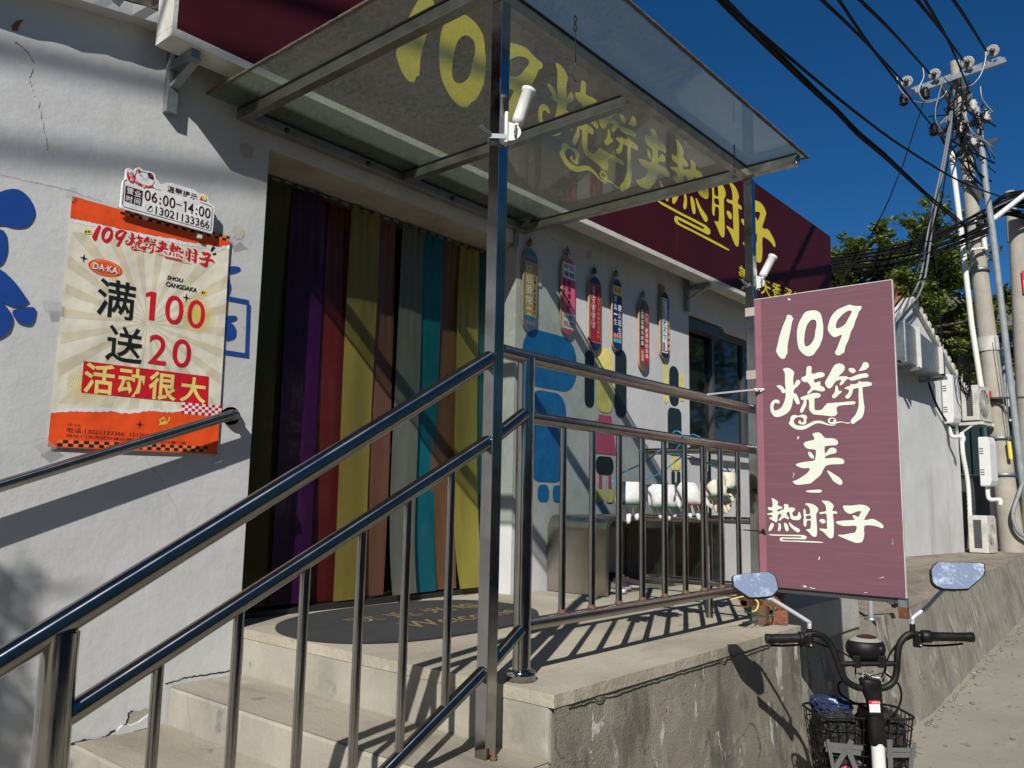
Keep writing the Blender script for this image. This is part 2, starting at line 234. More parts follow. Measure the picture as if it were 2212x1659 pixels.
# ------------------------------------------------------------------ mesh helpers
def tag(o, label=None, cat=None, group=None, kind=None):
    if label: o['label'] = label
    if cat: o['category'] = cat
    if group: o['group'] = group
    if kind: o['kind'] = kind
    return o
def thing(name, loc, label, cat, group=None):
    o = bpy.data.objects.new(name, None); o.location = loc; C.objects.link(o); o.empty_display_size = .1
    return tag(o, label, cat, group)
class MB:
    def __init__(s): s.v = []; s.f = []; s.sm = []; s.uv = None
    def add(s, vs, fs, smooth=False):
        n = len(s.v); s.v += [tuple(v) for v in vs]; s.f += [tuple(i+n for i in f) for f in fs]; s.sm += [smooth]*len(fs); return s
    def box(s, x0, x1, y0, y1, z0, z1):
        return s.hexa([(x0, y0, z0), (x1, y0, z0), (x1, y1, z0), (x0, y1, z0), (x0, y0, z1), (x1, y0, z1), (x1, y1, z1), (x0, y1, z1)])
    def hexa(s, p): return s.add(p, [(0, 3, 2, 1), (4, 5, 6, 7), (0, 1, 5, 4), (1, 2, 6, 5), (2, 3, 7, 6), (3, 0, 4, 7)])
    def bar(s, a, b, w, h=None, up=(0, 0, 1)):
        a, b = Vector(a), Vector(b); h = h or w; d = (b-a).normalized(); up = Vector(up)
        if abs(d.dot(up)) > .98: up = Vector((1, 0, 0))
        x = d.cross(up).normalized()*w/2; y = x.cross(d).normalized()*h/2
        return s.hexa([a-x-y, a+x-y, a+x+y, a-x+y, b-x-y, b+x-y, b+x+y, b-x+y])
    def tube(s, pts, r, seg=12, cap=True):
        pts = [Vector(p) for p in pts]; n = len(pts); rs = r if isinstance(r, (list, tuple)) else [r]*n; vs = []; fs = []
        d0 = (pts[1]-pts[0]).normalized(); up = Vector((0, 0, 1)) if abs(d0.z) < .95 else Vector((1, 0, 0)); x = d0.cross(up).normalized()
        for i, p in enumerate(pts):
            d = (pts[min(i+1, n-1)]-pts[max(i-1, 0)]).normalized(); x = (x-d*x.dot(d)).normalized(); y = d.cross(x)
            for k in range(seg):
                a = 2*math.pi*k/seg; vs.append(p+(x*math.cos(a)+y*math.sin(a))*rs[i])
        for i in range(n-1):
            for k in range(seg):
                k2 = (k+1) % seg; fs.append((i*seg+k, i*seg+k2, (i+1)*seg+k2, (i+1)*seg+k))
        if not s.v: s.uv = (seg, n)
        s.add(vs, fs, True)
        if cap: s.add(vs[:seg], [tuple(range(seg))[::-1]]); s.add(vs[-seg:], [tuple(range(seg))])
        return s
    def lathe(s, prof, base, axis=(0, 0, 1), seg=20):
        a = Vector(axis).normalized(); u = a.orthogonal().normalized(); w_ = a.cross(u); base = Vector(base); vs = []; fs = []
        for r, h in prof:
            for k in range(seg):
                t = 2*math.pi*k/seg; vs.append(base+a*h+(u*math.cos(t)+w_*math.sin(t))*r)
        for i in range(len(prof)-1):
            for k in range(seg):
                k2 = (k+1) % seg; fs.append((i*seg+k, i*seg+k2, (i+1)*seg+k2, (i+1)*seg+k))
        return s.add(vs, fs, True)
    def prism(s, loop, off):
        """closed loop of 3-D points thickened by the vector off"""
        n = len(loop); off = Vector(off); a = [Vector(p) for p in loop]; b = [p+off for p in a]
        tri = tessellate_polygon([a]); s.add(a+b, [tuple(t) for t in tri]+[tuple(i+n for i in t)[::-1] for t in tri]+[(i, (i+1) % n, (i+1) % n+n, i+n) for i in range(n)]); return s
    def build(s, name, m, parent=None, smooth=None, bevel=0):
        me = bpy.data.meshes.new(name); o = bpy.data.objects.new(name, me); C.objects.link(o)
        vs = s.v
        if parent is not None: o.parent = parent; p = wloc(parent); vs = [(v[0]-p.x, v[1]-p.y, v[2]-p.z) for v in vs]
        me.from_pydata(vs, [], s.f); me.materials.append(m)
        bm = bmesh.new(); bm.from_mesh(me); bmesh.ops.recalc_face_normals(bm, faces=bm.faces[:]); bm.to_mesh(me); bm.free()
        for i, p_ in enumerate(me.polygons): p_.use_smooth = s.sm[i] if smooth is None else smooth
        if s.uv and m.name.startswith('polished'):
            seg, n = s.uv; ul = me.uv_layers.new(name='UVMap')
            for p_ in me.polygons:
                ids = [me.loops[l].vertex_index for l in p_.loop_indices]; ks = [i % seg for i in ids]; wrap = (0 in ks and seg-1 in ks)
                for l, i in zip(p_.loop_indices, ids):
                    k = i % seg; ul.data[l].uv = ((k+(seg if wrap and k == 0 else 0))/seg, (i//seg)/max(1, n-1)*4)
        if bevel:
            md = o.modifiers.new('bevel', 'BEVEL'); md.width = bevel; md.segments = 2; md.limit_method = 'ANGLE'
        return o
def wloc(o):
    p = Vector((0, 0, 0))
    while o is not None: p += Vector(o.location); o = o.parent
    return p
def crv(pts, n=6, closed=False):
    P = [Vector(p) for p in pts]; out = []; m = len(P)
    rng = range(m if closed else m-1)
    for i in rng:
        if closed: a, b, c, d = P[i-1], P[i], P[(i+1) % m], P[(i+2) % m]
        else: a, b, c, d = P[max(i-1, 0)], P[i], P[i+1], P[min(i+2, m-1)]
        for k in range(n):
            t = k/n; out.append(.5*((2*b)+(c-a)*t+(2*a-5*b+4*c-d)*t*t+(3*b-a-3*c+d)*t**3))
    if not closed: out.append(P[-1])
    return out
def sag(a, b, s, n=12):
    a, b = Vector(a), Vector(b); return [a.lerp(b, k/n)-Vector((0, 0, 4*s*(k/n)*(1-k/n))) for k in range(n+1)]

# ------------------------------------------------------------------ lettering
ONE = ([(0, .90), (.45, 1), (1, 1), (1, 0), (.50, 0), (.50, .86), (.04, .78)], [(0, 6, 5), (0, 5, 1), (1, 5, 4), (1, 4, 3), (1, 3, 2)])
_tc = {}
def textmesh(body, off=0):
    if body == '1': return ONE
    if (body, off) in _tc: return _tc[(body, off)]
    c = bpy.data.curves.new('t', 'FONT'); c.body = body; c.size = 1; c.offset = off; c.resolution_u = 4
    o = bpy.data.objects.new('t', c); C.objects.link(o); bpy.context.view_layer.update()
    me = bpy.data.meshes.new_from_object(o.evaluated_get(bpy.context.evaluated_depsgraph_get()))
    vs = [(v.co.x, v.co.y) for v in me.vertices]; fs = [tuple(p.vertices) for p in me.polygons]
    bpy.data.objects.remove(o); bpy.data.curves.remove(c); bpy.data.meshes.remove(me)
    if vs:
        x0 = min(v[0] for v in vs); x1 = max(v[0] for v in vs); y0 = min(v[1] for v in vs); y1 = max(v[1] for v in vs)
        vs = [((v[0]-x0)/max(x1-x0, 1e-6), (v[1]-y0)/max(y1-y0, 1e-6)) for v in vs]
    _tc[(body, off)] = (vs, fs); return vs, fs
def put(mb, shape, box, f, shear=0, rot=0):
    """lay a 0..1 shape into the box (u0, v0, u1, v1) of a surface f(u, v)"""
    vs, fs = shape; u0, v0, u1, v1 = box; cu, cv = (u0+u1)/2, (v0+v1)/2; o = []
    for a, b in vs:
        u = u0+(u1-u0)*a+shear*(v1-v0)*(b-.5); v = v0+(v1-v0)*b
        if rot: du, dv = u-cu, v-cv; u = cu+du*math.cos(rot)-dv*math.sin(rot); v = cv+du*math.sin(rot)+dv*math.cos(rot)
        o.append(f(u, v))
    mb.add(o, fs); return mb
def word(mb, body, box, f, off=0, **k): return put(mb, textmesh(body, off), box, f, **k)
def vword(mb, chars, u0, u1, vtop, pitch, f, off=0, ch=None):
    ch = ch or pitch*.82
    for i, c in enumerate(chars):
        if c == ' ': continue
        h = ch*(.25 if c == '一' else 1); v = vtop-i*pitch-(ch-h)/2; word(mb, c, (u0, v-h, u1, v), f, off)
def tess(loops):
    """2-D loops (first the outline, then holes) to one flat shape"""
    vs = [p for l in loops for p in l]; tri = tessellate_polygon([[Vector((x, y, 0)) for x, y in l] for l in loops]); return vs, [tuple(t) for t in tri]
GA, GB, GC = Zm(3000, 1150, 4.148), Zm(3000, 1400, 4.424), Zm(3000, 1680, 3.318)
RAW = {
'1': (GA, [[(415,378),(448,374),(480,380),(495,405),(515,432),(508,455),(495,490),(478,580),(455,700),(435,800),(422,880),(420,1010),(400,1020),(385,1075),(350,1092),(315,1085),(275,1045),(245,990),(235,960),(245,915),(262,850),(285,740),(320,630),(360,520),(400,430)]], [0]),
'0': (GA, [[(860,300),(910,312),(955,345),(978,400),(990,470),(1003,540),(1004,640),(995,740),(965,830),(930,910),(885,965),(850,1020),(800,1045),(765,1050),(700,1030),(640,975),(600,910),(580,800),(575,700),(580,620),(600,520),(650,420),(690,350),(740,315),(800,302)],[(850,452),(880,462),(893,500),(893,560),(875,640),(865,730),(835,800),(790,860),(735,890),(705,870),(693,800),(700,700),(715,610),(740,540),(780,480),(815,455)]], [0,1]),
'9': (GA, [[(1430,208),(1480,220),(1560,230),(1628,230),(1620,285),(1585,320),(1560,400),(1525,480),(1500,570),(1455,650),(1430,740),(1405,810),(1365,890),(1350,985),(1310,1005),(1285,1030),(1230,1035),(1195,990),(1225,930),(1260,840),(1290,760),(1310,700),(1250,720),(1190,740),(1145,715),(1100,665),(1078,595),(1095,510),(1130,410),(1220,300),(1330,245)],[(1455,303),(1467,330),(1450,370),(1410,440),(1385,490),(1340,545),(1270,585),(1225,590),(1210,565),(1225,490),(1270,420),(1340,350),(1410,310)]], [0,1]),
'sb': (GB, [[(370,245),(400,220),(450,214),(500,230),(560,280),(562,320),(548,400),(550,480),(565,522),(590,460),(625,422),(665,440),(672,475),(640,520),(600,560),(565,590),(555,660),(590,658),(620,700),(655,790),(660,840),(630,852),(600,835),(550,745),(535,830),(500,940),(440,1005),(350,1055),(270,1073),(210,1055),(160,980),(148,890),(165,820),(210,775),(260,765),(305,785),(310,820),(290,838),(240,825),(210,860),(205,920),(230,960),(290,940),(350,895),(395,800),(413,720),(415,650),(360,658),(330,600),(260,540),(270,520),(320,518),(370,545),(415,610),(405,480),(405,380),(400,300)],
 [(780,220),(800,190),(830,180),(865,195),(870,235),(865,305),(900,318),(960,300),(1040,290),(1085,310),(1097,340),(1070,375),(990,395),(920,415),(905,440),(935,475),(970,460),(1010,448),(1025,480),(1018,520),(1070,545),(1100,580),(1100,610),(1060,627),(980,615),(915,600),(870,625),(820,672),(795,660),(800,635),(855,575),(850,545),(805,468),(750,465),(700,440),(687,410),(710,375),(765,355),(775,310)],
 [(670,740),(700,720),(780,690),(900,655),(980,655),(1025,680),(1020,715),(985,738),(920,750),(918,830),(920,930),(945,955),(1040,945),(1080,900),(1140,835),(1200,828),(1400,812),(1600,795),(1632,820),(1610,852),(1500,860),(1390,870),(1320,890),(1302,930),(1315,990),(1300,1040),(1215,1060),(1080,1042),(920,1028),(870,1000),(825,935),(825,850),(820,775),(800,765),(780,775),(780,840),(760,900),(715,990),(690,1000),(668,980),(675,930),(710,860),(735,785),(700,775)],
 [(500,1085),(530,1045),(580,1035),(635,1048),(690,1032),(760,1035),(792,1080),(770,1130),(780,1165),(750,1200),(700,1203),(650,1185),(638,1150),(675,1122),(680,1155),(710,1165),(735,1140),(725,1100),(690,1077),(640,1072),(590,1090),(560,1130),(565,1175),(600,1210),(660,1222),(740,1220),(820,1185),(900,1145),(980,1133),(1060,1145),(1130,1180),(1200,1200),(1300,1205),(1240,1222),(1150,1215),(1060,1190),(980,1180),(910,1200),(830,1245),(750,1285),(660,1295),(580,1280),(500,1220),(470,1175),(498,1130)],
 [(1150,1140),(1170,1095),(1220,1080),(1275,1092),(1300,1130),(1290,1155),(1330,1150),(1400,1150),(1500,1172),(1550,1155),(1520,1185),(1480,1185),(1400,1165),(1330,1175),(1260,1195),(1200,1190),(1160,1165)],[(1185,1130),(1210,1100),(1250,1100),(1270,1120),(1262,1130),(1240,1130),(1245,1155),(1215,1160),(1190,1150)],
 [(1190,310),(1250,190),(1310,145),(1370,140),(1425,165),(1447,210),(1430,270),(1370,330),(1340,370),(1380,362),(1480,362),(1510,385),(1580,370),(1680,330),(1780,312),(1835,312),(1860,345),(1840,382),(1760,390),(1680,415),(1580,438),(1530,425),(1500,405),(1450,450),(1400,510),(1360,515),(1360,485),(1390,430),(1340,430),(1280,460),(1230,540),(1180,575),(1140,560),(1105,500),(1108,450),(1150,380)],
 [(1510,245),(1530,220),(1580,217),(1625,240),(1635,275),(1610,305),(1570,305),(1530,280)],[(1692,265),(1730,205),(1765,135),(1790,115),(1840,125),(1868,165),(1855,210),(1800,250),(1720,270)],
 [(1445,570),(1480,545),(1530,530),(1555,495),(1590,505),(1680,480),(1685,440),(1730,460),(1830,455),(1900,470),(1920,500),(1890,530),(1800,545),(1755,565),(1765,720),(1778,830),(1790,905),(1775,1010),(1740,1090),(1680,1130),(1600,1190),(1560,1180),(1555,1120),(1620,1050),(1665,960),(1690,850),(1685,700),(1688,570),(1640,575),(1590,590),(1578,660),(1530,735),(1490,752),(1455,730),(1460,700),(1500,665),(1520,620),(1505,592),(1460,585)],
 [(1285,540),(1300,520),(1325,540),(1340,610),(1385,615),(1390,640),(1340,685),(1280,740),(1240,742),(1225,710),(1240,680),(1270,640),(1280,590)]], [0,0,0,0,0,1,0,0,0,0,0]),
'jia': (GC, [[(660,100),(690,82),(740,75),(780,95),(825,148),(900,150),(970,165),(998,205),(980,240),(920,245),(850,252),(820,270),(825,340),(840,345),(880,290),(920,275),(965,285),(980,320),(960,348),(900,360),(850,380),(825,400),(840,415),(920,407),(1020,410),(1070,435),(1078,465),(1050,490),(950,492),(870,500),(830,520),(800,570),(770,630),(700,690),(640,740),(560,752),(470,760),(430,745),(403,715),(450,700),(520,660),(590,610),(625,565),(615,540),(550,545),(480,525),(446,500),(470,480),(560,460),(680,445),(700,410),(708,340),(700,300),(640,295),(580,280),(548,235),(560,205),(620,185),(685,172),(680,130)],
 [(605,335),(630,330),(665,360),(685,400),(670,420),(635,405),(615,375)],[(855,585),(875,578),(960,630),(1020,670),(1055,720),(1045,755),(1010,758),(940,715),(915,680),(890,640)]], [0,0,0]),
'dash': (GC, [[(575,840),(620,830),(700,825),(770,823),(785,845),(760,862),(650,862),(600,855)]], [0]),
're': (GC, [[(130,935),(165,945),(215,985),(205,1025),(240,1037),(268,1052),(262,1072),(205,1085),(210,1110),(270,1085),(295,1070),(288,1020),(320,1010),(350,1025),(352,1060),(390,1053),(435,1070),(432,1095),(400,1120),(410,1165),(450,1170),(475,1150),(480,1115),(498,1120),(515,1180),(500,1212),(460,1222),(400,1215),(375,1190),(368,1140),(350,1110),(330,1120),(325,1150),(358,1195),(340,1210),(300,1190),(270,1200),(240,1228),(220,1225),(235,1195),(260,1160),(240,1140),(210,1160),(205,1230),(185,1250),(160,1235),(100,1200),(110,1185),(140,1180),(130,1155),(80,1150),(75,1135),(140,1120),(135,1095),(95,1090),(80,1065),(90,1050),(135,1050),(143,1000)],
 [(90,1340),(120,1265),(150,1260),(158,1295),(130,1345),(100,1367)],[(215,1265),(240,1262),(252,1300),(245,1350),(220,1367),(210,1340),(222,1300)],[(290,1265),(320,1260),(345,1300),(352,1350),(330,1368),(308,1345)],[(352,1255),(375,1258),(420,1300),(490,1335),(500,1365),(470,1382),(420,1350),(375,1305)]], [0,0,0,0,0]),
'zhou': (GC, [[(545,1085),(560,1075),(575,1100),(578,1140),(630,1138),(625,1070),(600,1035),(570,1015),(580,1000),(640,1005),(700,1030),(738,1070),(735,1105),(712,1140),(715,1220),(722,1320),(722,1410),(700,1440),(660,1430),(620,1385),(580,1350),(590,1340),(630,1335),(640,1300),(640,1230),(590,1232),(580,1300),(560,1303),(545,1270),(550,1180)],[(580,1170),(635,1160),(640,1205),(580,1205)],
 [(783,970),(830,967),(880,975),(925,1010),(942,1045),(925,1075),(930,1105),(970,1103),(988,1130),(970,1140),(930,1142),(940,1220),(942,1330),(938,1430),(910,1460),(870,1445),(810,1380),(755,1345),(760,1330),(830,1335),(855,1330),(850,1260),(845,1140),(780,1143),(748,1130),(770,1115),(840,1103),(835,1040),(820,1010)],[(750,1225),(775,1207),(815,1210),(835,1240),(815,1265),(780,1258)]], [0,1,0,0]),
'zi': (GC, [[(1060,1040),(1090,1030),(1180,1030),(1290,1017),(1370,1035),(1415,1075),(1400,1105),(1370,1160),(1338,1215),(1390,1215),(1440,1203),(1500,1225),(1570,1270),(1592,1305),(1570,1328),(1510,1305),(1430,1290),(1340,1297),(1340,1400),(1325,1480),(1290,1515),(1220,1515),(1150,1490),(1080,1460),(1010,1430),(1000,1412),(1060,1412),(1150,1395),(1210,1385),(1235,1350),(1235,1295),(1150,1298),(1060,1297),(990,1270),(968,1250),(990,1235),(1080,1225),(1180,1220),(1215,1212),(1190,1180),(1190,1160),(1220,1160),(1260,1180),(1285,1140),(1300,1105),(1240,1110),(1180,1135),(1130,1135),(1080,1095)]], [0]),
'ul': (GC, [[(90,1410),(130,1405),(300,1412),(540,1415),(590,1445),(570,1470),(530,1472),(280,1465),(272,1475),(300,1485),(500,1490),(700,1498),(800,1508),(780,1518),(600,1512),(400,1502),(260,1498),(235,1475),(245,1450),(300,1447),(500,1450),(520,1440),(500,1433),(300,1428),(130,1422)]], [0]),
}
GLY = {}; GBOX = {}
for k, (zf, loops, hole) in RAW.items():
    L2 = []
    for l in loops:
        pts = [hit(zf(x, y), 0, 3.97) for x, y in l]; pts = [Vector((-p.y, p.z, 0)) for p in pts]
        L2.append([(q.x, q.y) for q in crv(pts, 2, True)])
    xs = [p[0] for l in L2 for p in l]; ys = [p[1] for l in L2 for p in l]; x0, x1, y0, y1 = min(xs), max(xs), min(ys), max(ys)
    L2 = [[((x-x0)/(x1-x0), (y-y0)/(y1-y0)) for x, y in l] for l in L2]
    vs, fs = [], []; i = 0
    while i < len(L2):
        j = i+1
        while j < len(L2) and hole[j]: j += 1
        v, f = tess(L2[i:j]); n = len(vs); vs += v; fs += [tuple(a+n for a in t) for t in f]; i = j
    GLY[k] = (vs, fs); GBOX[k] = (x0, y0, x1, y1)

# ------------------------------------------------------------------ ground
def struct(name, mb, m, **k): return tag(mb.build(name, m, **k), kind='structure')
mb = MB(); N = 24   # one sheet to the horizon, gently uneven near the camera
mb.add([(-600, -600, -1.556), (900, -600, -1.556), (900, 900, -1.556), (-600, 900, -1.556)], [(0, 1, 2, 3)])
struct('ground', mb, M['road'])
mb = MB(); mb.add([(-8, -5.5, -1.55), (60, -5.5, -1.55), (60, 4.5, -1.55), (-8, 3.3, -1.55)], [(0, 1, 2, 3)])
struct('road', mb, M['road'])

# entrance steps and landing
st = thing('entrance_steps', (1.4, 2.4, -1.55), 'worn concrete steps climbing to the shop door', 'steps')
nz = [(1.76, -.797), (1.40, -.945), (1.03, -1.10), (.68, -1.25), (.32, -1.40)]
for i, (x, z) in enumerate(nz):
    mb = MB(); mb.box(x, 2.084-.0, 1.585, 3.305, -1.56, z-.0) if i == 0 else mb.box(x, nz[i-1][0]-.0015, 1.585+.004*i, 3.305, -1.56, z)
    mb.build('step', M['concface'], st, bevel=.012)
    t = MB(); x1 = 2.083 if i == 0 else nz[i-1][0]-.002
    t.add([(x+.004, 1.59, z+.002), (x1, 1.59, z+.002), (x1, 3.304, z+.002), (x+.004, 3.304, z+.002)], [(0, 1, 2, 3)]); t.build('tread', M['tread'], st)
ld = thing('concrete_landing', (3.0, 2.4, -1.55), 'raised concrete landing with rough front wall in front of the shop door', 'landing')
mb = MB(); mb.box(2.086, 4.06, 1.60, 3.305, -1.56, -.606); mb.build('core', M['concface'], ld, bevel=.012)
mb = MB()   # top sheet with a chipped front nosing
fr = [(2.083+(4.07-2.083)*k/40, 1.578+.006*noise.noise(Vector((k*.7, 0, 0)))) for k in range(41)]
top = [(2.083, 3.305)]+fr+[(4.07, 3.305)]
mb.prism([(x, y, -.640) for x, y in top], (0, 0, .040)); mb.build('top_slab', M['conc'], ld, bevel=.006)
mb = MB()   # rough front, widening to the right at the bottom
nx, nzq = 60, 26; vs = []; fs = []
for j in range(nzq+1):
    z = -1.56+(.925)*j/nzq
    xr = 4.055+max(0, (-.98-z))*.62
    for i in range(nx+1):
        x = 2.088+(xr-2.088)*i/nx; q = noise.fractal(Vector((x*3, z*3, 2)), 1, 2, 3)*.007+noise.noise(Vector((x*22, z*22, 0)))*.0022
        vs.append((x, 1.588-q*.6-.004-.035*(1-j/nzq), z))
for j in range(nzq):
    for i in range(nx): a = j*(nx+1)+i; fs.append((a, a+1, a+nx+2, a+nx+1))
mb.add(vs, fs, True); mb.build('rough_front', M['wallrough'], ld)
mb = MB(); mb.box(4.062, 4.42, 1.62, 1.80, -1.56, -1.30); mb.build('buttress', M['wallrough'], ld)
mb = MB()   # crack under the nosing
ck = [(2.15+1.85*k/90, 1.5735, -.6405-.010*abs(noise.noise(Vector((k*.4, 3, 0))))-.004*random.random()-(.014 if k in (8, 9, 52, 53) else 0)) for k in range(91)]
mb.tube(ck, .0022, 5); mb.build('crack', M['gasket'], ld)

# ground terraces beside the landing and the retaining walls that carry them
mb = MB(); mb.box(4.075, 5.72, 1.835, 3.33, -1.5, -.602); tag(mb.build('terrace', M['conc'], None), kind='structure')
mb = MB(); te = [(5.722, 3.33), (5.722, 1.86), (7.0, 1.86), (9.9, 2.06), (13, 2.24), (16.7, 2.54), (24, 3.0), (24, 5), (13.4, 3.9), (9.2, 3.7)]
mb.prism([(x, y, -.83) for x, y in te], (0, 0, .03)); tag(mb.build('terrace', M['terrace'], None), kind='structure')
rw = thing('retaining_wall', (5.7, 1.8, -1.55), 'low battered retaining wall with dark streaks carrying the far terrace', 'wall')
def wallface(name, path, zt, zb, batter, m, amp=.012):
    mb = MB(); vs = []; fs = []; nj = 14; pts = []
    for (a, b) in zip(path[:-1], path[1:]):
        n = max(2, int((Vector(b)-Vector(a)).length/.08)); n = min(n, 60)
        pts += [Vector(a).lerp(Vector(b), k/n) for k in range(n)]
    pts.append(Vector(path[-1])); ni = len(pts)
    for j in range(nj+1):
        z = zb+(zt-zb)*j/nj
        for p in pts: vs.append((p.x, p.y-batter*(1-j/nj)-amp*noise.fractal(Vector((p.x*2.5, z*3, 1)), 1, 2, 4), z))
    for j in range(nj):
        for i in range(ni-1): a = j*ni+i; fs.append((a, a+1, a+ni+1, a+ni))
    for p in (0, 1):
        k = len(vs); 
    mb.add(vs, fs, True); return mb.build(name, m, rw)
wallface('lower_face', [(4.42, 1.795), (5.722, 1.855), (7.0, 1.862), (9.9, 2.062), (13, 2.242), (16.7, 2.542), (24, 3.0)], -.797, -1.56, .15, M['wallfar'], .014)
wallface('upper_cement_face', [(4.08, 1.815), (4.7, 1.828), (5.722, 1.835)], -.598, -.80, .012, M['patch'], .004)
mb = MB(); mb.box(5.70, 5.726, 1.838, 3.3, -.83, -.604); mb.build('end_face', M['patch'], rw)
mb = MB(); mb.box(4.08, 4.44, 1.83, 1.86, -1.56, -.78); mb.build('lower_face', M['wallrough'], rw)

# ------------------------------------------------------------------ the shop
sh = thing('shop_building', (3, 3.5, -1.55), 'white rendered single storey shop with a wide doorway, under a maroon sign', 'shop')
def eave(x): return 1.945+.168*(x-1.474)
mb = MB(); mb.hexa([(-4, 3.31, -1.6), (2.07, 3.31, -1.6), (2.07, 3.60, -1.6), (-4, 3.60, -1.6), (-4, 3.31, eave(-4)+.02), (2.07, 3.31, eave(2.07)+.02), (2.07, 3.60, eave(2.07)+.02), (-4, 3.60, eave(-4)+.02)])
mb.build('left_wall', M['stucco'], sh)
mb = MB(); mb.box(3.95, 6.27, 3.34, 3.64, -1.6, 2.9); mb.box(6.27, 8.30, 3.34, 3.64, -1.6, .40); mb.box(6.27, 8.30, 3.34, 3.64, 1.60, 2.9); mb.box(8.30, 9.2, 3.34, 3.64, -1.6, 2.9)
mb.build('right_wall', M['stucco'], sh)
mb = MB(); mb.box(2.07, 3.95, 3.315, 3.60, 1.62, 2.9); mb.build('door_lintel', M['lintel'], sh)
mb = MB(); mb.box(2.07, 3.95, 3.312, 3.315, 1.622, 2.9); mb.build('lintel_render', M['stucco'], sh)
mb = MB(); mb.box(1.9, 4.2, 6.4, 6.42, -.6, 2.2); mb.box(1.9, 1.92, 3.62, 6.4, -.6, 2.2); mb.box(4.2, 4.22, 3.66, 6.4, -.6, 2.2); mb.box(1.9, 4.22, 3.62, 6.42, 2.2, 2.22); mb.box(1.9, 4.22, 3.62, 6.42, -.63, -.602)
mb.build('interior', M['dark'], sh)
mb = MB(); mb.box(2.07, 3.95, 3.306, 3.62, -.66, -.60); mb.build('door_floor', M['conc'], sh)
mb = MB(); mb.box(2.07, 3.95, 3.53, 3.60, -.598, -.572); mb.build('threshold', M['gasket'], sh)
mb = MB(); mb.hexa([(-4, 3.2, 2.9), (9.4, 3.2, 2.9), (9.4, 7.5, 3.6), (-4, 7.5, 3.6), (-4, 3.2, 2.98), (9.4, 3.2, 2.98), (9.4, 7.5, 3.7), (-4, 7.5, 3.7)]); mb.build('roof', M['tileroof'], sh)
mb = MB(); mb.box(9.18, 9.2, 3.65, 7.5, -1.6, 2.9); mb.box(-4, -3.98, 3.61, 7.5, -1.6, 2.9); mb.box(-4, 9.2, 7.48, 7.5, -1.6, 3.5); mb.build('rear_walls', M['stucco'], sh)
mb = MB()   # ragged cement eave above the left wall
vs = []; n = 110
for k in range(n+1):
    x = -4+5.6*k/n; z = eave(x); q = .010*noise.noise(Vector((x*9, 1, 0)))+.010*noise.noise(Vector((x*30, 5, 0)))
    vs += [(x, 3.309, z+q), (x, 3.225+q, z-.004+q*.8), (x, 3.215-q, z+.045), (x, 3.309, z+.06)]
mb.add(vs, [(4*k+a, 4*k+(a+1) % 4, 4*k+4+(a+1) % 4, 4*k+4+a) for k in range(n) for a in range(4)]); mb.build('eave', M['stucco2'], sh)
mb = MB(); vs = []; fs = []; nj = 10
for j in range(nj+1):
    for k in range(n+1):
        x = -4+5.9*k/n; z = eave(x)+.05+.6*j/nj; q = .07*noise.fractal(Vector((x*7, z*11, 0)), 1, 2, 4)
        vs.append((x, 3.235+j*.012+q, z))
for j in range(nj):
    for k in range(n): a = j*(n+1)+k; fs.append((a, a+1, a+n+2, a+n+1))
mb.add(vs, fs); mb.build('roof_rubble', M['rubble'], sh)
# window of the shop
wf = MB(); wf.box(6.272, 8.298, 3.46, 3.52, 1.53, 1.598); wf.box(6.272, 8.298, 3.46, 3.52, .402, .46)
for x in (6.272, 6.93, 7.60, 8.25): wf.box(x, x+.048, 3.455, 3.525, .46, 1.53)
wf = wf.build('window', M['winframe'], sh)
mb = MB(); mb.box(6.32, 6.93, 3.495, 3.499, .46, 1.53); mb.box(6.978, 7.60, 3.485, 3.489, .46, 1.53); mb.box(7.648, 8.25, 3.495, 3.499, .46, 1.53); mb.build('pane', M['glasswin'], wf)
mb = MB(); mb.box(6.28, 6.99, 3.36, 3.45, 1.49, 1.58); mb.build('shutter_housing', M['winframe'], wf)
mb = MB(); mb.box(6.22, 8.35, 3.30, 3.46, .355, .399); mb.build('sill', M['stucco2'], wf)
# painted and worn marks on the render
def ribbon(pts, wd_, f):
    mb = MB(); vs = []; fs = []
    for i, p in enumerate(pts):
        a, b = Vector(pts[max(i-1, 0)]), Vector(pts[min(i+1, len(pts)-1)]); d = (b-a).normalized(); nn = Vector((-d.y, d.x)); ww = wd_*(.6+.8*random.random())
        vs += [f(p[0]-nn.x*ww, p[1]-nn.y*ww), f(p[0]+nn.x*ww, p[1]+nn.y*ww)]
    mb.add(vs, [(2*i, 2*i+1, 2*i+3, 2*i+2) for i in range(len(pts)-1)]); return mb
LW = lambda u, v: (u, 3.308, v)
RW = lambda u, v: (u, 3.338, v)
z1 = Zm(0, 0, 2.011)
def onw(zf, pts, y=3.31): return [(h.x, h.z) for h in (hit(zf(*p), 1, y) for p in pts)]
def jag(pts, a=.004, n=5):
    o = []
    for p, q in zip(pts[:-1], pts[1:]):
        for k in range(n): t = k/n; o.append((p[0]+(q[0]-p[0])*t+random.uniform(-a, a), p[1]+(q[1]-p[1])*t+random.uniform(-a, a)))
    return o+[pts[-1]]
ribbon(jag(onw(z1, [(105, 335), (145, 345), (185, 385), (235, 440), (275, 495)])), .0011, LW).build('crack', M['gasket'], sh)
ribbon(jag(onw(z1, [(255, 540), (225, 610), (232, 690), (290, 770), (305, 860), (325, 970), (360, 1120), (372, 1180)])), .003, LW).build('crack_filler', M['stucco'], sh)
ribbon(jag(onw(z1, [(0, 1385), (200, 1430), (440, 1480), (700, 1560), (800, 1590)])), .0005, LW).build('crack', M['winframe'], sh)
z2s = Zm(0, 2200, 1.843)
ribbon(jag(onw(z2s, [(1200, 905), (1270, 885), (1350, 860), (1450, 845), (1560, 830), (1690, 805)]), .003), .0022, LW).build('crack', M['gasket'], sh)
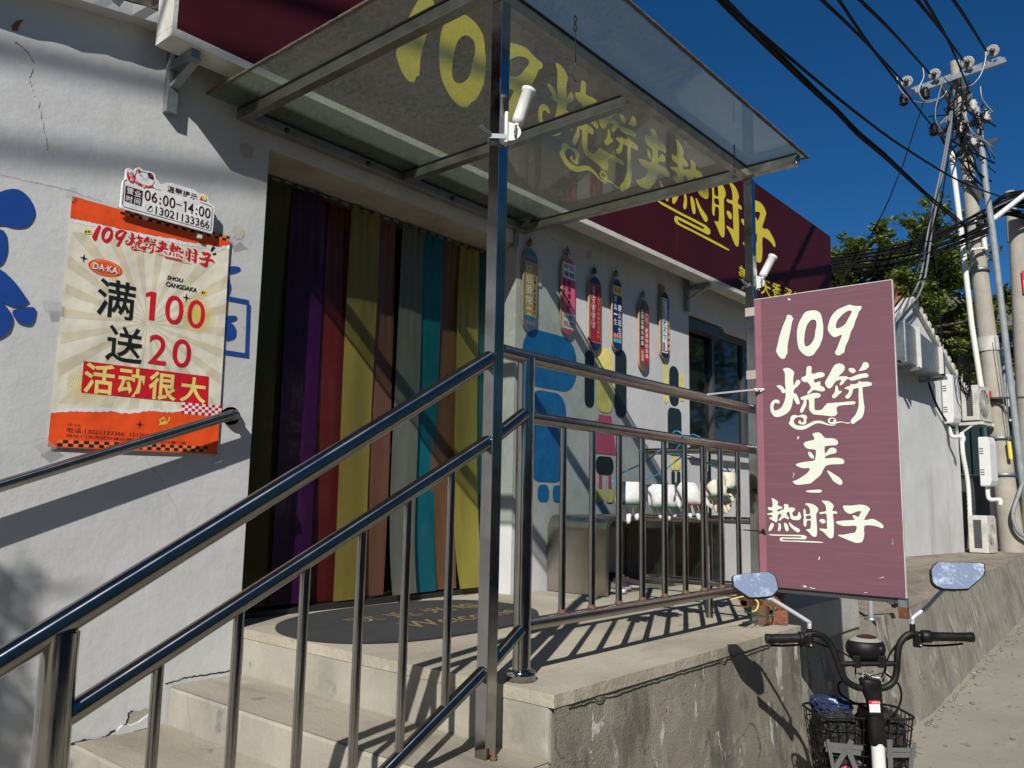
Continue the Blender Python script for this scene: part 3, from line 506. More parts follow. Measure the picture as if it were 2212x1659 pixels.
ribbon(jag(onw(z2s, [(475, 1345), (600, 1320), (740, 1300), (820, 1245), (915, 1200), (935, 1120), (960, 1100)]), .004), .003, LW).build('crack', M['gasket'], sh)
pl = onw(z2s, [(930, 1190), (925, 1140), (960, 1100), (1010, 1105), (1060, 1080), (1095, 1100), (1040, 1150), (1000, 1190), (960, 1205)])
mb = MB(); v, f = tess([pl]); mb.add([(a, 3.3085, b) for a, b in v], f); mb.build('broken_render', M['concface'], sh)
pl = onw(z2s, [(835, 1245), (880, 1205), (930, 1210), (1000, 1180), (1095, 1110), (1090, 1215), (960, 1245), (900, 1295), (850, 1280)])
mb = MB(); mb.prism([(a, 3.309, b) for a, b in pl], (0, -.012, 0)); mb.build('broken_render', M['stucco'], sh)
pl = onw(z1, [(130, 165), (185, 155), (150, 205), (138, 250), (95, 240), (92, 205)])
mb = MB(); v, f = tess([pl]); mb.add([(a, 3.3085, b) for a, b in v], f); mb.build('broken_render', M['brick'], sh)
pl = onw(z1, [(1900, 1140), (1960, 1130), (2005, 1180), (1995, 1250), (1930, 1250), (1897, 1210)])
mb = MB(); v, f = tess([pl]); mb.add([(a, 3.3085, b) for a, b in v], f); mb.build('glue_mark', M['lintel'], sh)
zs = Zm(900, 600, 1.659)
for (cx, cy, rx, ry) in ((62, 525, 38, 52), (60, 505, 25, 30)):
    pl = onw(zs, [(cx+rx*math.cos(a)*(.7+.5*random.random()), cy+ry*math.sin(a)*(.7+.5*random.random())) for a in [k*math.pi/12 for k in range(24)]])
    mb = MB(); v, f = tess([pl]); mb.add([(a, 3.3084-(.0003 if rx < 30 else 0), b) for a, b in v], f); mb.build('bare_render_patch', M['signframe'], sh)
zb = Zm(1900, 900, 2.074)
pl = onw(zb, [(850, 175), (890, 185), (893, 245), (870, 255), (850, 235)], 3.34)
mb = MB(); v, f = tess([pl]); mb.add([(a, 3.3375, b) for a, b in v], f); mb.build('glue_mark', M['lintel'], sh)
mb = MB(); h = hit(zb(440, 400), 1, 3.34); mb.box(h.x-.045, h.x+.045, 3.33, 3.339, h.z-.055, h.z+.055); mb.build('switch_plate', M['white'], sh)

# ------------------------------------------------------------------ the long maroon sign
YS = 3.08
sg = thing('shop_sign', (5.3, 3.15, 1.83), 'long maroon shop sign board with large yellow brush characters above the door', 'shop sign')
mb = MB(); mb.box(1.47, 9.12, YS, YS+.02, 1.865, 2.97); mb.build('panel', M['signred'], sg)
mb = MB(); mb.box(1.445, 9.14, YS-.004, YS+.13, 1.825, 1.863); mb.box(1.445, 1.468, YS-.003, YS+.13, 1.863, 2.972); mb.box(1.47, 9.12, YS+.11, YS+.125, 1.863, 2.972)
mb.build('frame', M['signframe'], sg, bevel=.002); mb = MB(); mb.box(1.445, 9.14, YS, YS+.13, 2.972, 2.99); mb.box(9.122, 9.14, YS-.003, YS+.13, 1.863, 2.972); mb.build('frame', M['signred'], sg)
for x in (1.565, 3.9, 6.20, 8.6):
    mb = MB(); mb.box(x-.022, x+.022, 3.30 if x > 3 else 3.27, 3.338 if x > 3 else 3.309, 1.60, 1.93); mb.bar((x, 3.30, 1.70), (x+.02, 3.12, 1.80), .035, .012); mb.box(x-.02, x+.02, 3.10, 3.30, 1.785, 1.822)
    mb.build('bracket', M['galv'], sg)
SF = lambda u, v: (u, YS-.004, v); SF2 = lambda u, v: (u, YS-.002, v)
lay = {'1': (2.63, 2.165, 2.90, 2.73), '0': (2.94, 2.178, 3.322, 2.745), '9': (3.385, 2.23, 3.86, 2.793), 'sb': (3.823, 2.15, 5.02, 2.835), 'jia': (4.99, 2.306, 5.49, 2.829), 're': (5.503, 2.315, 6.155, 2.883), 'zhou': (6.21, 2.254, 6.806, 2.823), 'zi': (6.784, 2.214, 7.559, 2.824), 'ul': (5.30, 2.165, 6.54, 2.29)}
mb = MB(); mh = MB()
for k, b in lay.items():
    put(mb, GLY[k], b, SF)
mb.build('lettering', M['yellow'], sg)
mb = MB()
for c, x0, x1, z0, z1 in (('美', 6.71, 6.95, 1.955, 2.10), ('味', 6.97, 7.17, 1.935, 2.085), ('天', 7.19, 7.42, 1.925, 2.085), ('香', 7.45, 7.69, 1.945, 2.105), ('餐', 7.72, 7.96, 1.955, 2.12), ('饮', 8.0, 8.22, 1.955, 2.12)):
    word(mb, c, (x0, z0, x1, z1), SF, .012)
mb.build('small_lettering', M['yellow'], sg)

# ------------------------------------------------------------------ glass canopy on two posts
cp = thing('glass_canopy', (2.95, 2.4, 1.69), 'dusty flat glass canopy in a steel frame over the doorway', 'canopy')
for (x0, x1) in ((1.735, 2.862), (2.868, 4.005)):
    mb = MB(); mb.box(x0, x1, 1.462, 3.295, 1.752, 1.760); o = mb.build('glass_sheet', M['canopyglass'], cp)
mb = MB(); vs = []
for (a, b, r) in (((1.72, 1.455, 1.756), (4.02, 1.455, 1.756), .011), ((1.728, 1.46, 1.756), (1.728, 3.29, 1.756), .009), ((4.012, 1.46, 1.756), (4.012, 3.29, 1.756), .010)):
    p = [Vector(a).lerp(Vector(b), k/60)+Vector((0, 0, .0012*noise.noise(Vector((k*.9, r*99, 0))))) for k in range(61)]; mb.tube(p, [r*.8*(1+.3*noise.noise(Vector((k*.8, 7, r*50)))) for k in range(61)], 6)
mb.build('edge_seal', M['edge'], cp)
for (a, b) in (((1.915, 1.79, 1.72), (1.915, 3.25, 1.72)), ((2.888, 1.79, 1.72), (2.888, 3.25, 1.72)), ((3.945, 1.475, 1.72), (3.945, 3.25, 1.72)), ((1.885, 1.765, 1.719), (3.99, 1.765, 1.719)), ((1.885, 3.275, 1.719), (3.975, 3.275, 1.719))):
    mb = MB(); mb.bar(a, b, .048); mb.build('beam', M['beam'], cp, bevel=.003)
    mb = MB(); q = Vector((0, 0, .0275)); mb.bar(Vector(a)+q, Vector(b)+q, .058, .007); mb.build('gasket', M['gasket'], cp)
for x in (2.12, 2.62, 3.25, 3.7):
    mb = MB(); mb.lathe([(0, -.006), (.014, -.006), (.014, 0), (.006, .001), (.006, .012), (0, .012)], (x, 3.245, 1.715), (0, -1, 0), 10); mb.build('bolt', M['gasket'], cp)
p1 = MB(); p1.box(1.950, 1.996, 1.735, 1.781, -.797, 1.694); p1 = p1.build('post', M['steelsq'], cp, bevel=.002)
mb = MB(); mb.lathe([(0, 0), (.012, 0), (.012, .008), (.006, .010), (.006, .028), (0, .030)], (1.972, 1.722, -.795), (0, 0, 1), 8); mb.build('anchor_bolt', M['weld'], p1)
p2 = MB(); p2.box(3.962, 4.008, 1.735, 1.781, -.60, 1.694); p2 = p2.build('post', M['steelsq'], cp, bevel=.002)
mb = MB(); mb.box(3.93, 4.04, 1.70, 1.815, -.60, -.594); mb.build('base_plate', M['galv'], p2)
for z in (.95, .62):
    mb = MB(); mb.box(3.96, 4.01, 1.733, 1.783, z, z+.045); mb.build('tape_band', M['lintel'], p2)
# two hooks that hang from the frame
def hook(x, y, z, L, label):
    t = thing('wire_hook', (x, y, z), label, 'hook', 'wire hooks under the canopy')
    mb = MB(); mb.tube(crv([(x, y, z), (x+.008, y, z-.012), (x, y, z-.03), (x-.008, y, z-.012), (x, y, z)], 5), .0022, 6)
    mb.tube(crv([(x, y, z-.028), (x+.008, y, z-.045), (x, y, z-.062), (x-.008, y, z-.045), (x, y, z-.028)], 5), .0022, 6); mb.build('chain', M['gasket'], t)
    mb = MB(); mb.tube(crv([(x, y, z-.06), (x+.002, y, z-.10), (x+.003, y, z-L*.8), (x-.012, y, z-L*.9), (x-.014, y, z-L), (x+.006, y, z-L-.012), (x+.008, y, z-L*.93)], 5), .0017, 6); mb.build('hook', M['gasket'], t)
h = dep(Zm(2000, 0, 1.659)(440, 165), 2.9); hook(h.x, h.y, 1.695, .235, 'long black wire hook hanging nearer the tall bare steel post')
h = hit(Zm(2000, 0, 1.659)(1478, 950), 2, 1.69); hook(h.x, h.y, 1.695, .13, 'short green-black wire hook hanging near the far canopy corner')

# white flag holders strapped to the posts
def holder(x, y, z, tilt, label, rz=0):
    t = thing('flag_holder', (x, y, z), label, 'flag holder', 'white flag holders on the canopy posts')
    R = Matrix.Rotation(rz, 3, 'Z'); T = lambda p: Vector((x, y, z))+R @ Vector(p)
    def tb(m_, f): return f(m_)
    mb = MB(); mb.hexa([T(p) for p in ((-.004, -.026, -.055), (.008, -.026, -.055), (.008, .026, -.055), (-.004, .026, -.055), (-.004, -.026, .055), (.008, -.026, .055), (.008, .026, .055), (-.004, .026, .055))]); mb.build('back_plate', M['white'], t, bevel=.004)
    mb = MB()
    for s in (-.016, .010):
        ar = [T((.008+.045*math.sin(a)*1.0, s, -.012-.033*math.cos(a))) for a in [math.pi*k/10 for k in range(11)]]+[T((.008, s, .02))]
        mb.prism(ar, R @ Vector((0, .006, 0)))
    mb.build('swivel', M['white'], t)
    d = R @ Vector((math.sin(tilt), 0, math.cos(tilt))); b = T((.030, 0, -.008))
    mb = MB(); mb.lathe([(0, .03), (.019, .032), (.021, .05), (.021, .152), (.025, .155), (.025, .166), (.018, .166), (.017, .15), (0, .14)], b, d, 20); mb.bar(b-d*.01, b+d*.05, .03, .012); mb.build('socket', M['white'], t)
    mb = MB(); mb.lathe([(0, -.03), (.005, -.03), (.005, .02), (0, .02)], T((.032, 0, -.012)), R @ Vector((0, -1, 0)), 8); mb.bar(T((.032, -.024, -.03)), T((.034, -.024, .008)), .008, .004); mb.build('wing_nut', M['galv'], t)
    mb = MB(); mb.bar(T((-.054, -.028, -.038)), T((.002, -.028, -.036)), .002, .016); mb.bar(T((-.054, -.028, -.038)), T((-.054, .03, -.038)), .002, .016)
    mb.tube([T((-.05, -.03, -.03)), T((-.075, -.045, -.022)), T((-.085, -.05, -.012))], .0035, 5); mb.tube([T((-.05, -.03, -.036)), T((-.08, -.05, -.03)), T((-.09, -.055, -.018))], .0035, 5); mb.build('strap', M['galv'], t)
h = hit(Zm(800, 0, 1.659)(1965, 850), 1, 1.733)
holder(h.x+.0, 1.728, h.z, .30, 'white plastic flag holder strapped to the tall bare post', -.75)
h = hit(Zm(2800, 900, 4.148)(690, 800), 1, 1.733)
holder(4.014, 1.755, h.z+.0, .50, 'white plastic flag holder strapped above the purple board', -.75)

# ------------------------------------------------------------------ railings
rl = thing('railing', (2.2, 1.78, -.6), 'polished steel railing along the steps and the landing edge', 'railing')
mb = MB(); mb.tube([(1.955, 1.76, .443), (.5, 1.76, .443-1.455*.569)], .0262, 20, True); mb.build('stair_top_rail', M['steel'], rl)
mb = MB(); mb.tube([(1.955, 1.76, .172), (.71, 1.76, -.457)], .0222, 18); mb.build('stair_middle_rail', M['steel'], rl)
mb = MB(); mb.tube([(1.955, 1.76, -.541), (.71, 1.76, -1.20)], .0205, 18); mb.build('stair_bottom_rail', M['steel'], rl)
mb = MB(); mb.tube([(1.99, 1.76, .19), (2.15, 1.772, .279)], .0222, 16); mb.build('short_rail', M['steel'], rl); mb = MB(); mb.tube([(1.99, 1.76, -.523), (2.15, 1.772, -.437)], .0205, 16); mb.build('short_rail', M['steel'], rl)
mb = MB(); mb.tube([(1.99, 1.775, .482), (2.1, 1.78, .480), (3.965, 1.78, .472)], .0245, 20); mb.build('top_rail', M['steel'], rl)
mb = MB(); mb.tube([(2.17, 1.78, .272), (3.965, 1.78, .262)], .0222, 18); mb.build('middle_rail', M['steel'], rl)
mb = MB(); mb.tube([(2.17, 1.78, -.424), (3.965, 1.78, -.424)], .0215, 18); mb.build('bottom_rail', M['steel'], rl)
rp = MB(); rp.tube([(2.168, 1.78, -.60), (2.168, 1.78, .478)], .0300, 22); rp = rp.build('round_post', M['steelpost'], rl)
mb = MB(); mb.lathe([(.03, .034), (.045, .034), (.049, .030), (.049, 0), (0, 0)], (2.168, 1.78, -.60), (0, 0, 1), 26); mb.build('flange', M['steelsq'], rp)
mb = MB(); mb.tube([(.705, 1.76, -1.5), (.705, 1.76, -.284)], .0340, 22); mb.build('newel_post', M['steelpost'], rl)
for x in (.910, 1.098, 1.279, 1.456, 1.620, 1.794):
    mb = MB(); zt = .172-(1.955-x)*.505; zb_ = -.541-(1.955-x)*.529; mb.tube([(x, 1.76, zb_), (x, 1.76, zt)], .0128, 14); mb.build('baluster', M['steelpost'], rl)
for x in (2.388, 2.573, 2.757, 2.930, 3.110, 3.290, 3.462, 3.640, 3.830):
    b_ = MB(); b_.tube([(x, 1.78, -.415), (x, 1.78, .262)], .0128, 14); b_ = b_.build('baluster', M['steelpost'], rl)
    mb = MB(); mb.lathe([(.0132, .014), (.0155, .005), (.018, .0), (.016, -.004)], (x, 1.78, -.405), (0, 0, 1), 12); mb.build('weld', M['weld'], b_)
for z in (.262, -.10, -.424): mb = MB(); mb.tube([(3.985, 1.79, z), (3.985, 2.42, z)], .018, 14); mb.build('return_rail', M['steel'], rl)
for y in (2.02, 2.42): mb = MB(); mb.tube([(3.985, y, -.60), (3.985, y, .27)], .018, 14); mb.build('return_post', M['steel'], rl)
hr = thing('handrail', (1.2, 3.23, .05), 'single steel handrail fixed to the white wall below the poster', 'handrail')
mb = MB(); mb.tube(crv([(.12, 3.23, -.345), (.5, 3.23, -.203), (1.2, 3.23, .060), (1.86, 3.23, .307), (1.915, 3.232, .325), (1.945, 3.25, .330), (1.955, 3.275, .330), (1.955, 3.309, .330)], 5), .0222, 20); mb.build('rail', M['steel'], hr)
mb = MB(); mb.lathe([(.023, .026), (.036, .024), (.040, .016), (.040, 0), (0, 0)], (1.955, 3.309, .330), (0, -1, 0), 26); mb.build('wall_flange', M['steel'], hr)

# ------------------------------------------------------------------ strip curtain in the doorway
cu = thing('strip_curtain', (3.0, 3.58, -.57), 'row of coloured translucent plastic strips hanging in the doorway', 'strip curtain')
mb = MB(); mb.box(2.08, 3.95, 3.575, 3.60, 1.575, 1.612); mb.build('track', M['winframe'], cu)
k = 0; x = 2.11
while x < 3.92:
    mb = MB(); mb.box(x, x+.042, 3.567, 3.574, 1.592+.006*(k % 2), 1.606+.006*(k % 2)); mb.build('clip', M['galv'], cu); x += .075; k += 1
cols = [('olive_strip', (.12, .105, .012), 2.10, 2.415), ('violet_strip', (.065, .006, .085), 2.385, 2.600), ('crimson_strip', (.17, .020, .022), 2.612, 2.775), ('mustard_strip', (.20, .17, .04), 2.770, 2.955), ('brown_rose_strip', (.15, .07, .045), 2.945, 3.125), ('grey_strip', (.13, .14, .115), 3.128, 3.305), ('teal_strip', (.006, .13, .17), 3.300, 3.475), ('brown_strip', (.17, .085, .045), 3.462, 3.655), ('yellow_strip', (.27, .23, .045), 3.635, 3.815), ('dark_teal_strip', (.005, .105, .13), 3.800, 3.945)]
for i, (nm, c, x0, x1) in enumerate(cols):
    x0 -= .012*(i not in (0, 2, 5)); x1 += .014*(i not in (1, 4, 9)); mb = MB(); nx, nz_ = 26, 50; vs = []; fs = []; xm = (x0+x1)/2; w_ = x1-x0; ph = random.random()*6; zb_ = -.565+random.random()*.02
    curl = {5: -.13, 8: .10, 7: .03, 6: .04}.get(i, 0.0)
    for j in range(nz_+1):
        t = j/nz_; z = zb_+(1.585-zb_)*t; g = math.exp(-(1-t)*9)
        for q in range(nx+1):
            u = q/nx-.5; ww = w_*(1-.08*g); xx = xm+u*ww+(curl*.28*(1-t)**5)
            yy = 3.574-{1: .026, 3: .026, 5: .026, 8: .026, 6: .013}.get(i, 0)+.009*g*math.sin(u*20+ph)+(.0012+.003*g)*math.sin(u*7+ph*2+t*1.5)+.010*abs(u)**2*math.sin(t*4+ph)+.006*math.sin(t*5+ph+u*2)-abs(curl)*.7*(1-t)**7+.012*u*math.sin(t*3.1+ph)*(1-t)
            vs.append((xx, yy, z))
    for j in range(nz_):
        for q in range(nx): a = j*(nx+1)+q; fs.append((a, a+1, a+nx+2, a+nx+1))
    mb.add(vs, fs, True); mb.build('strip', pvc(nm, c), cu)

# ------------------------------------------------------------------ door mat
dm = thing('door_mat', (2.8, 2.98, -.598), 'oval dark grey door mat with faded gold welcome lettering', 'door mat')
mb = MB(); lp = []
for k in range(90):
    a = 2*math.pi*k/90; ca, sa = math.cos(a), math.sin(a); lp.append((2.83+.735*math.copysign(abs(ca)**.78, ca)+.04*sa, 2.985+.475*math.copysign(abs(sa)**.9, sa)+.05*ca*.5, -.597))
mb.prism([p for p in lp if p[1] < 3.53], (0, 0, .008)); mb.build('pile', M['mat'], dm)
MF = lambda u, v: (u, v, -.5878)
mb = MB(); mr = []
for c, x0, x1, y0, y1 in (('欢', 2.50, 2.68, 3.02, 3.17), ('迎', 2.74, 2.92, 3.02, 3.17), ('光', 2.98, 3.16, 3.02, 3.17), ('临', 3.22, 3.40, 3.02, 3.17)): word(mb, c, (x0, y0, x1, y1), MF, .012)
mb.build('chinese_lettering', M['matletter'], dm); mb = MB(); word(mb, 'Welcome', (2.60, 2.74, 3.36, 2.90), MF, .008, shear=.2); mb.build('english_lettering', M['matletter'], dm)

# ------------------------------------------------------------------ bench and shoes
be = thing('bench', (5.1, 3.1, -.6), 'brushed steel bench with rounded corners under the wall boards', 'bench')
def ushape(x0, x1, z0, z1, r, th):
    o = [(x0, z0)]+[(x0+r-r*math.cos(a), z1-r+r*math.sin(a)) for a in [math.pi/2*k/8 for k in range(9)]]+[(x1-r+r*math.sin(a), z1-r+r*math.cos(a)) for a in [math.pi/2*k/8 for k in range(9)]]+[(x1, z0)]
    r2 = r-th*.7; i = [(x0+th, z0)]+[(x0+th+r2-r2*math.cos(a), z1-th-r2+r2*math.sin(a)) for a in [math.pi/2*k/8 for k in range(9)]]+[(x1-th-r2+r2*math.sin(a), z1-th-r2+r2*math.cos(a)) for a in [math.pi/2*k/8 for k in range(9)]]+[(x1-th, z0)]
    return o+i[::-1]
mb = MB(); mb.prism([(x, 2.872, z) for x, z in ushape(4.30, 5.93, -.598, -.112, .095, .03)], (0, .455, 0)); mb.build('seat_shell', M['brushed'], be, smooth=False)
mb = MB(); mb.box(5.24, 5.265, 2.93, 3.32, -.598, -.144); mb.box(5.265, 5.898, 3.28, 3.30, -.598, -.144); mb.build('inner_panel', M['brushed'], be)
pb_ = MB(); pb_.box(4.96, 5.235, 2.98, 3.30, -.20, -.146); pb_.build('shelf', M['brushed'], be)
def shoe(x, y, rz, m, label):
    t = thing('sneaker', (x, y, -.597), label, 'shoe', 'sneakers under the bench'); R = Matrix.Rotation(rz, 3, 'Z')
    prof = [(-.12, .028, .075), (-.10, .036, .095), (-.05, .036, .085), (0, .038, .065), (.05, .045, .05), (.10, .042, .042), (.13, .026, .030)]
    for nm, sc, z0_, m_ in (('upper', 1, .014, m), ('sole', 1.1, 0, M['cotton2'])):
        mb = MB(); vs = []; fs = []; sg_ = 14
        for px, w_, h_ in prof:
            for k in range(sg_):
                a = math.pi*2*k/sg_; hh = h_ if nm == 'upper' else .03
                vs.append(R @ Vector((px*sc, w_*sc*math.cos(a), z0_+hh*(.5+.5*math.sin(a))))+Vector((x, y, -.597)))
        for i in range(len(prof)-1):
            for k in range(sg_): fs.append((i*sg_+k, i*sg_+(k+1) % sg_, (i+1)*sg_+(k+1) % sg_, (i+1)*sg_+k))
        fs += [tuple(range(sg_)), tuple(range(len(vs)-sg_, len(vs)))]; mb.add(vs, fs, True); mb.build(nm, m_, t)
    mb = MB()
    for k in range(3): a = R @ Vector((-.01+.028*k, -.022, .085-.013*k)); b = R @ Vector((-.01+.028*k, .022, .085-.013*k)); mb.tube([a+Vector((x, y, -.597)), b+Vector((x, y, -.597))], .004, 5)
    mb.build('lace', M['pinksoft'], t)
shoe(4.52, 3.02, -1.5, M['sneaker2'], 'grey sneaker nearest the end panel under the bench')
shoe(4.66, 3.08, -1.2, M['sneaker'], 'purple sneaker in the middle under the bench')
shoe(4.80, 3.05, -1.0, M['sneaker'], 'purple sneaker farthest from the end panel under the bench')

# ------------------------------------------------------------------ skateboard shaped boards on the wall
def stadium(x0, x1, z0, z1, n=14):
    r = (x1-x0)/2; xm = (x0+x1)/2
    return [(xm+r*math.cos(a), z1-r+r*math.sin(a)) for a in [math.pi*k/n for k in range(n+1)]]+[(xm-r*math.cos(a), z0+r-r*math.sin(a)) for a in [math.pi*k/n for k in range(n+1)]]
def board(x0, x1, z1, z0, base, label, deco, hang):
    t = thing('wall_board', ((x0+x1)/2, 3.33, z0), label, 'wall board', 'skateboard shaped boards on the wall')
    mb = MB(); mb.prism([(a, 3.312, b) for a, b in stadium(x0, x1, z0, z1)], (0, .012, 0)); mb.build('deck', M['wood'], t)
    mb = MB(); v, f = tess([stadium(x0+.004, x1-.004, z0+.004, z1-.004)]); mb.add([(a, 3.3105, b) for a, b in v], f); mb.build('face', base, t)
    F = lambda d: (lambda u, v: (x0+(x1-x0)*u, 3.3105-d, z0+(z1-z0)*v))
    for nm, m_, lvl, items in deco:
        mb = MB(); f = F(.001*lvl)
        for it in items:
            if it[0] == 'r': _, a, b, c, d = it; mb.add([f(a, b), f(c, b), f(c, d), f(a, d)], [(0, 1, 2, 3)])
            elif it[0] == 'v': _, s_, a, c, top, pitch = it; vword(mb, s_, a, c, top, pitch, f, .012)
            elif it[0] == 'w': _, s_, a, b, c, d = it; word(mb, s_, (a, b, c, d), f, .008)
            elif it[0] == 'c': _, a, b, r = it; mb.add([f(a+r*math.cos(q), b+r*.27*math.sin(q)) for q in [math.pi*k/8 for k in range(16)]], [tuple(range(16))])
            elif it[0] == 'o':   # outlined box
                _, a, b, c, d, wd_ = it
                for (p, q, r, s_) in ((a, b, c, b+wd_*.27), (a, d-wd_*.27, c, d), (a, b+wd_*.27, a+wd_, d-wd_*.27), (c-wd_, b+wd_*.27, c, d-wd_*.27)): mb.add([f(p, q), f(r, q), f(r, s_), f(p, s_)], [(0, 1, 2, 3)])
        mb.build(nm, m_, t)
    xm = (x0+x1)/2
    if hang != 'plate':
        mb = MB(); mb.lathe([(0, .02), (.012, .018), (.016, 0), (.022, -.016), (.020, -.02), (0, -.02)], (xm-.01, 3.315, z1+.045), (0, 0, 1), 12); mb.build('bell', M['brass'] if hang == 'brass' else M['green'] if hang == 'green' else M['galv'], t)
        mb = MB(); mb.tube([(xm-.01, 3.32, z1+.085), (xm-.01, 3.315, z1+.065)], .003, 6); mb.tube([(xm-.012, 3.318, z1+.03), (xm+.002, 3.318, z1-.012)], .002, 6); mb.build('cord', M['gasket'], t)
    else:
        mb = MB(); mb.box(xm-.055, xm+.02, 3.322, 3.336, z1-.02, z1+.055); mb.build('back_plate', M['brass'], t)
M['bblue'] = mat('board_light_blue', (.03, .20, .38), .5, streak=((.02, .12, .25), 30, .5, (3, 1, .3), .6)); M['btan'] = mat('board_tan', (.50, .31, .10), .5)
M['bpink'] = mat('board_pink', (.62, .10, .20), .5, streak=((.45, .06, .13), 30, .5, (3, 1, .3), .7)); M['bnavy'] = mat('board_navy', (.012, .022, .12), .45); M['bred'] = mat('board_red', (.30, .012, .03), .5)
M['bgreen'] = mat('board_aqua', (.12, .45, .40), .5); M['bwood'] = mat('board_brown_grain', (.22, .09, .045), .5, streak=((.04, .05, .08), 24, .48, (3, 1, .25), .85)); M['bblack'] = mat('board_black', (.012, .02, .02), .45)
board(3.992, 4.136, 1.622, 1.075, M['bblue'], 'light blue and tan board with white characters, first beside the doorway',
      [('panel', M['btan'], 1, [('r', .07, .17, .93, .84)]), ('lettering', M['pwhite'], 2, [('v', '以后要常来', .14, .60, .80, .128)]), ('small_lettering', M['ink'], 2, [('v', '别看人家说的谁是你', .70, .86, .68, .054)]), ('end_lettering', M['pinksoft'], 2, [('w', '这家店', .18, .87, .82, .925), ('w', '常来呀', .15, .055, .82, .115)])], 'brass')
board(4.403, 4.560, 1.663, 1.114, M['bpink'], 'pink board with white blocks at top and bottom',
      [('panel', M['pwhite'], 1, [('r', .04, .725, .96, .925), ('r', .04, .075, .96, .275)]), ('lettering', M['bnavy'], 2, [('w', '好运', .12, .84, .88, .91), ('w', '爆棚', .12, .745, .88, .815)]), ('middle_lettering', M['ink'], 2, [('v', '把语速放缓', .40, .66, .70, .082), ('v', '把酒言欢', .08, .26, .70, .06)]), ('dots', M['pyellow'], 2, [('v', '☆☆☆☆☆', .08, .24, .42, .04)]), ('lower_lettering', M['bred'], 2, [('w', '一帆', .12, .185, .88, .255), ('w', '风顺', .12, .095, .88, .165)])], 'galv')
board(4.733, 4.888, 1.601, 1.050, M['bnavy'], 'navy board with a dark red panel and ringed characters',
      [('panel', M['bred'], 1, [('r', .08, .115, .94, .885)]), ('border', M['btan'], 2, [('o', .06, .11, .96, .89, .025)]), ('rings', M['pinksoft'], 2, [('c', .32, .82-.115*k, .17) for k in range(5)]), ('ring_fill', M['bred'], 3, [('c', .32, .82-.115*k, .135) for k in range(5)]), ('lettering', M['pwhite'], 4, [('v', '现在的努力', .24, .40, .845, .115, )]), ('small_lettering', M['btan'], 2, [('v', '是为了小时候吹过的牛', .66, .84, .78, .062)])], 'green')
board(5.034, 5.166, 1.644, 1.098, M['bnavy'], 'navy board with a pale yellow top and white characters',
      [('panel', M['pyellow'], 1, [('r', .05, .77, .95, .90)]), ('top_lettering', M['banner'], 2, [('w', '爱情', .14, .81, .84, .88)]), ('lettering', M['pwhite'], 2, [('v', '要么一生', .12, .46, .75, .105), ('v', '要么陌生', .56, .90, .64, .105)]), ('buttons', M['pinksoft'], 2, [('c', .22, .20, .13), ('c', .5, .20, .13), ('c', .78, .20, .13)]), ('lower_buttons', M['bgreen'], 2, [('c', .22, .135, .13), ('c', .5, .135, .13), ('c', .78, .135, .13)])], 'brass')
board(5.413, 5.564, 1.561, .995, M['bwood'], 'brown grained board with a red strip, hung lowest',
      [('panel', M['ink'], 1, [('r', .12, .32, .46, .88)]), ('red_panel', M['banner'], 1, [('r', .54, .14, .92, .62), ('r', .14, .12, .46, .29)]), ('lettering', M['pwhite'], 2, [('v', '我走过最长的路', .16, .42, .86, .076), ('v', '就是你的套路', .60, .86, .60, .072), ('v', '回回回', .20, .40, .27, .05)]), ('upper_lettering', M['pinksoft'], 2, [('v', '套路', .56, .88, .86, .10)])], 'galv')
board(5.739, 5.885, 1.693, 1.132, M['bblack'], 'black and white board nearest the window',
      [('border', M['pwhite'], 1, [('r', .13, .09, .80, .90)]), ('border_line', M['ink'], 2, [('o', .18, .11, .75, .88, .05)]), ('lettering', M['ink'], 2, [('v', '不是酒杯', .28, .46, .84, .062), ('v', '放不下', .28, .64, .58, .115)]), ('side_lettering', M['pyellow'], 2, [('v', '只是想和你', .82, .98, .74, .06)]), ('buttons', M['pinksoft'], 2, [('c', .90, .42-.085*k, .11) for k in range(4)]), ('stamp', M['bred'], 2, [('r', .28, .13, .46, .24)])], 'plate')

# ------------------------------------------------------------------ plain painted shapes on the wall (stand-ins for wall pictures)
def oval(cx, cz, rx, rz, n=40, wob=.0):
    return [(cx+rx*math.cos(a)*(1+wob*math.sin(3*a)), cz+rz*math.sin(a)*(1+wob*math.cos(2*a))) for a in [2*math.pi*k/n for k in range(n)]]
def rrect(x0, x1, z0, z1, r, n=7):
    o = []
    for cx, cz, a0 in ((x1-r, z1-r, 0), (x0+r, z1-r, 90), (x0+r, z0+r, 180), (x1-r, z0+r, 270)):
        o += [(cx+r*math.cos(math.radians(a0+90*k/n)), cz+r*math.sin(math.radians(a0+90*k/n))) for k in range(n+1)]
    return o
def painting(name, label, y, shapes):
    xs = [p[0] for _, _, s_ in shapes for p in s_]; zs_ = [p[1] for _, _, s_ in shapes for p in s_]
    t = thing(name, ((min(xs)+max(xs))/2, y, min(zs_)), label, 'wall painting')
    for i, (nm, m_, s_) in enumerate(shapes):
        mb = MB(); v, f = tess([s_]); mb.add([(a, y-.0012-.0006*i, b) for a, b in v], f); mb.build(nm, m_, t)
cxx = 4.23
painting('wall_painting', 'tall bright blue painted rounded shapes beside the doorway', 3.338, [
    ('blue_shape', M['skyblue'], rrect(4.02, 4.62, .72, 1.10, .16)), ('blue_shape', M['skyblue'], rrect(4.10, 4.50, .10, .70, .12)), ('blue_shape', M['skyblue'], rrect(4.20, 4.32, -.03, .08, .04)), ('blue_shape', M['skyblue'], rrect(4.36, 4.50, -.03, .08, .04)),
    ])
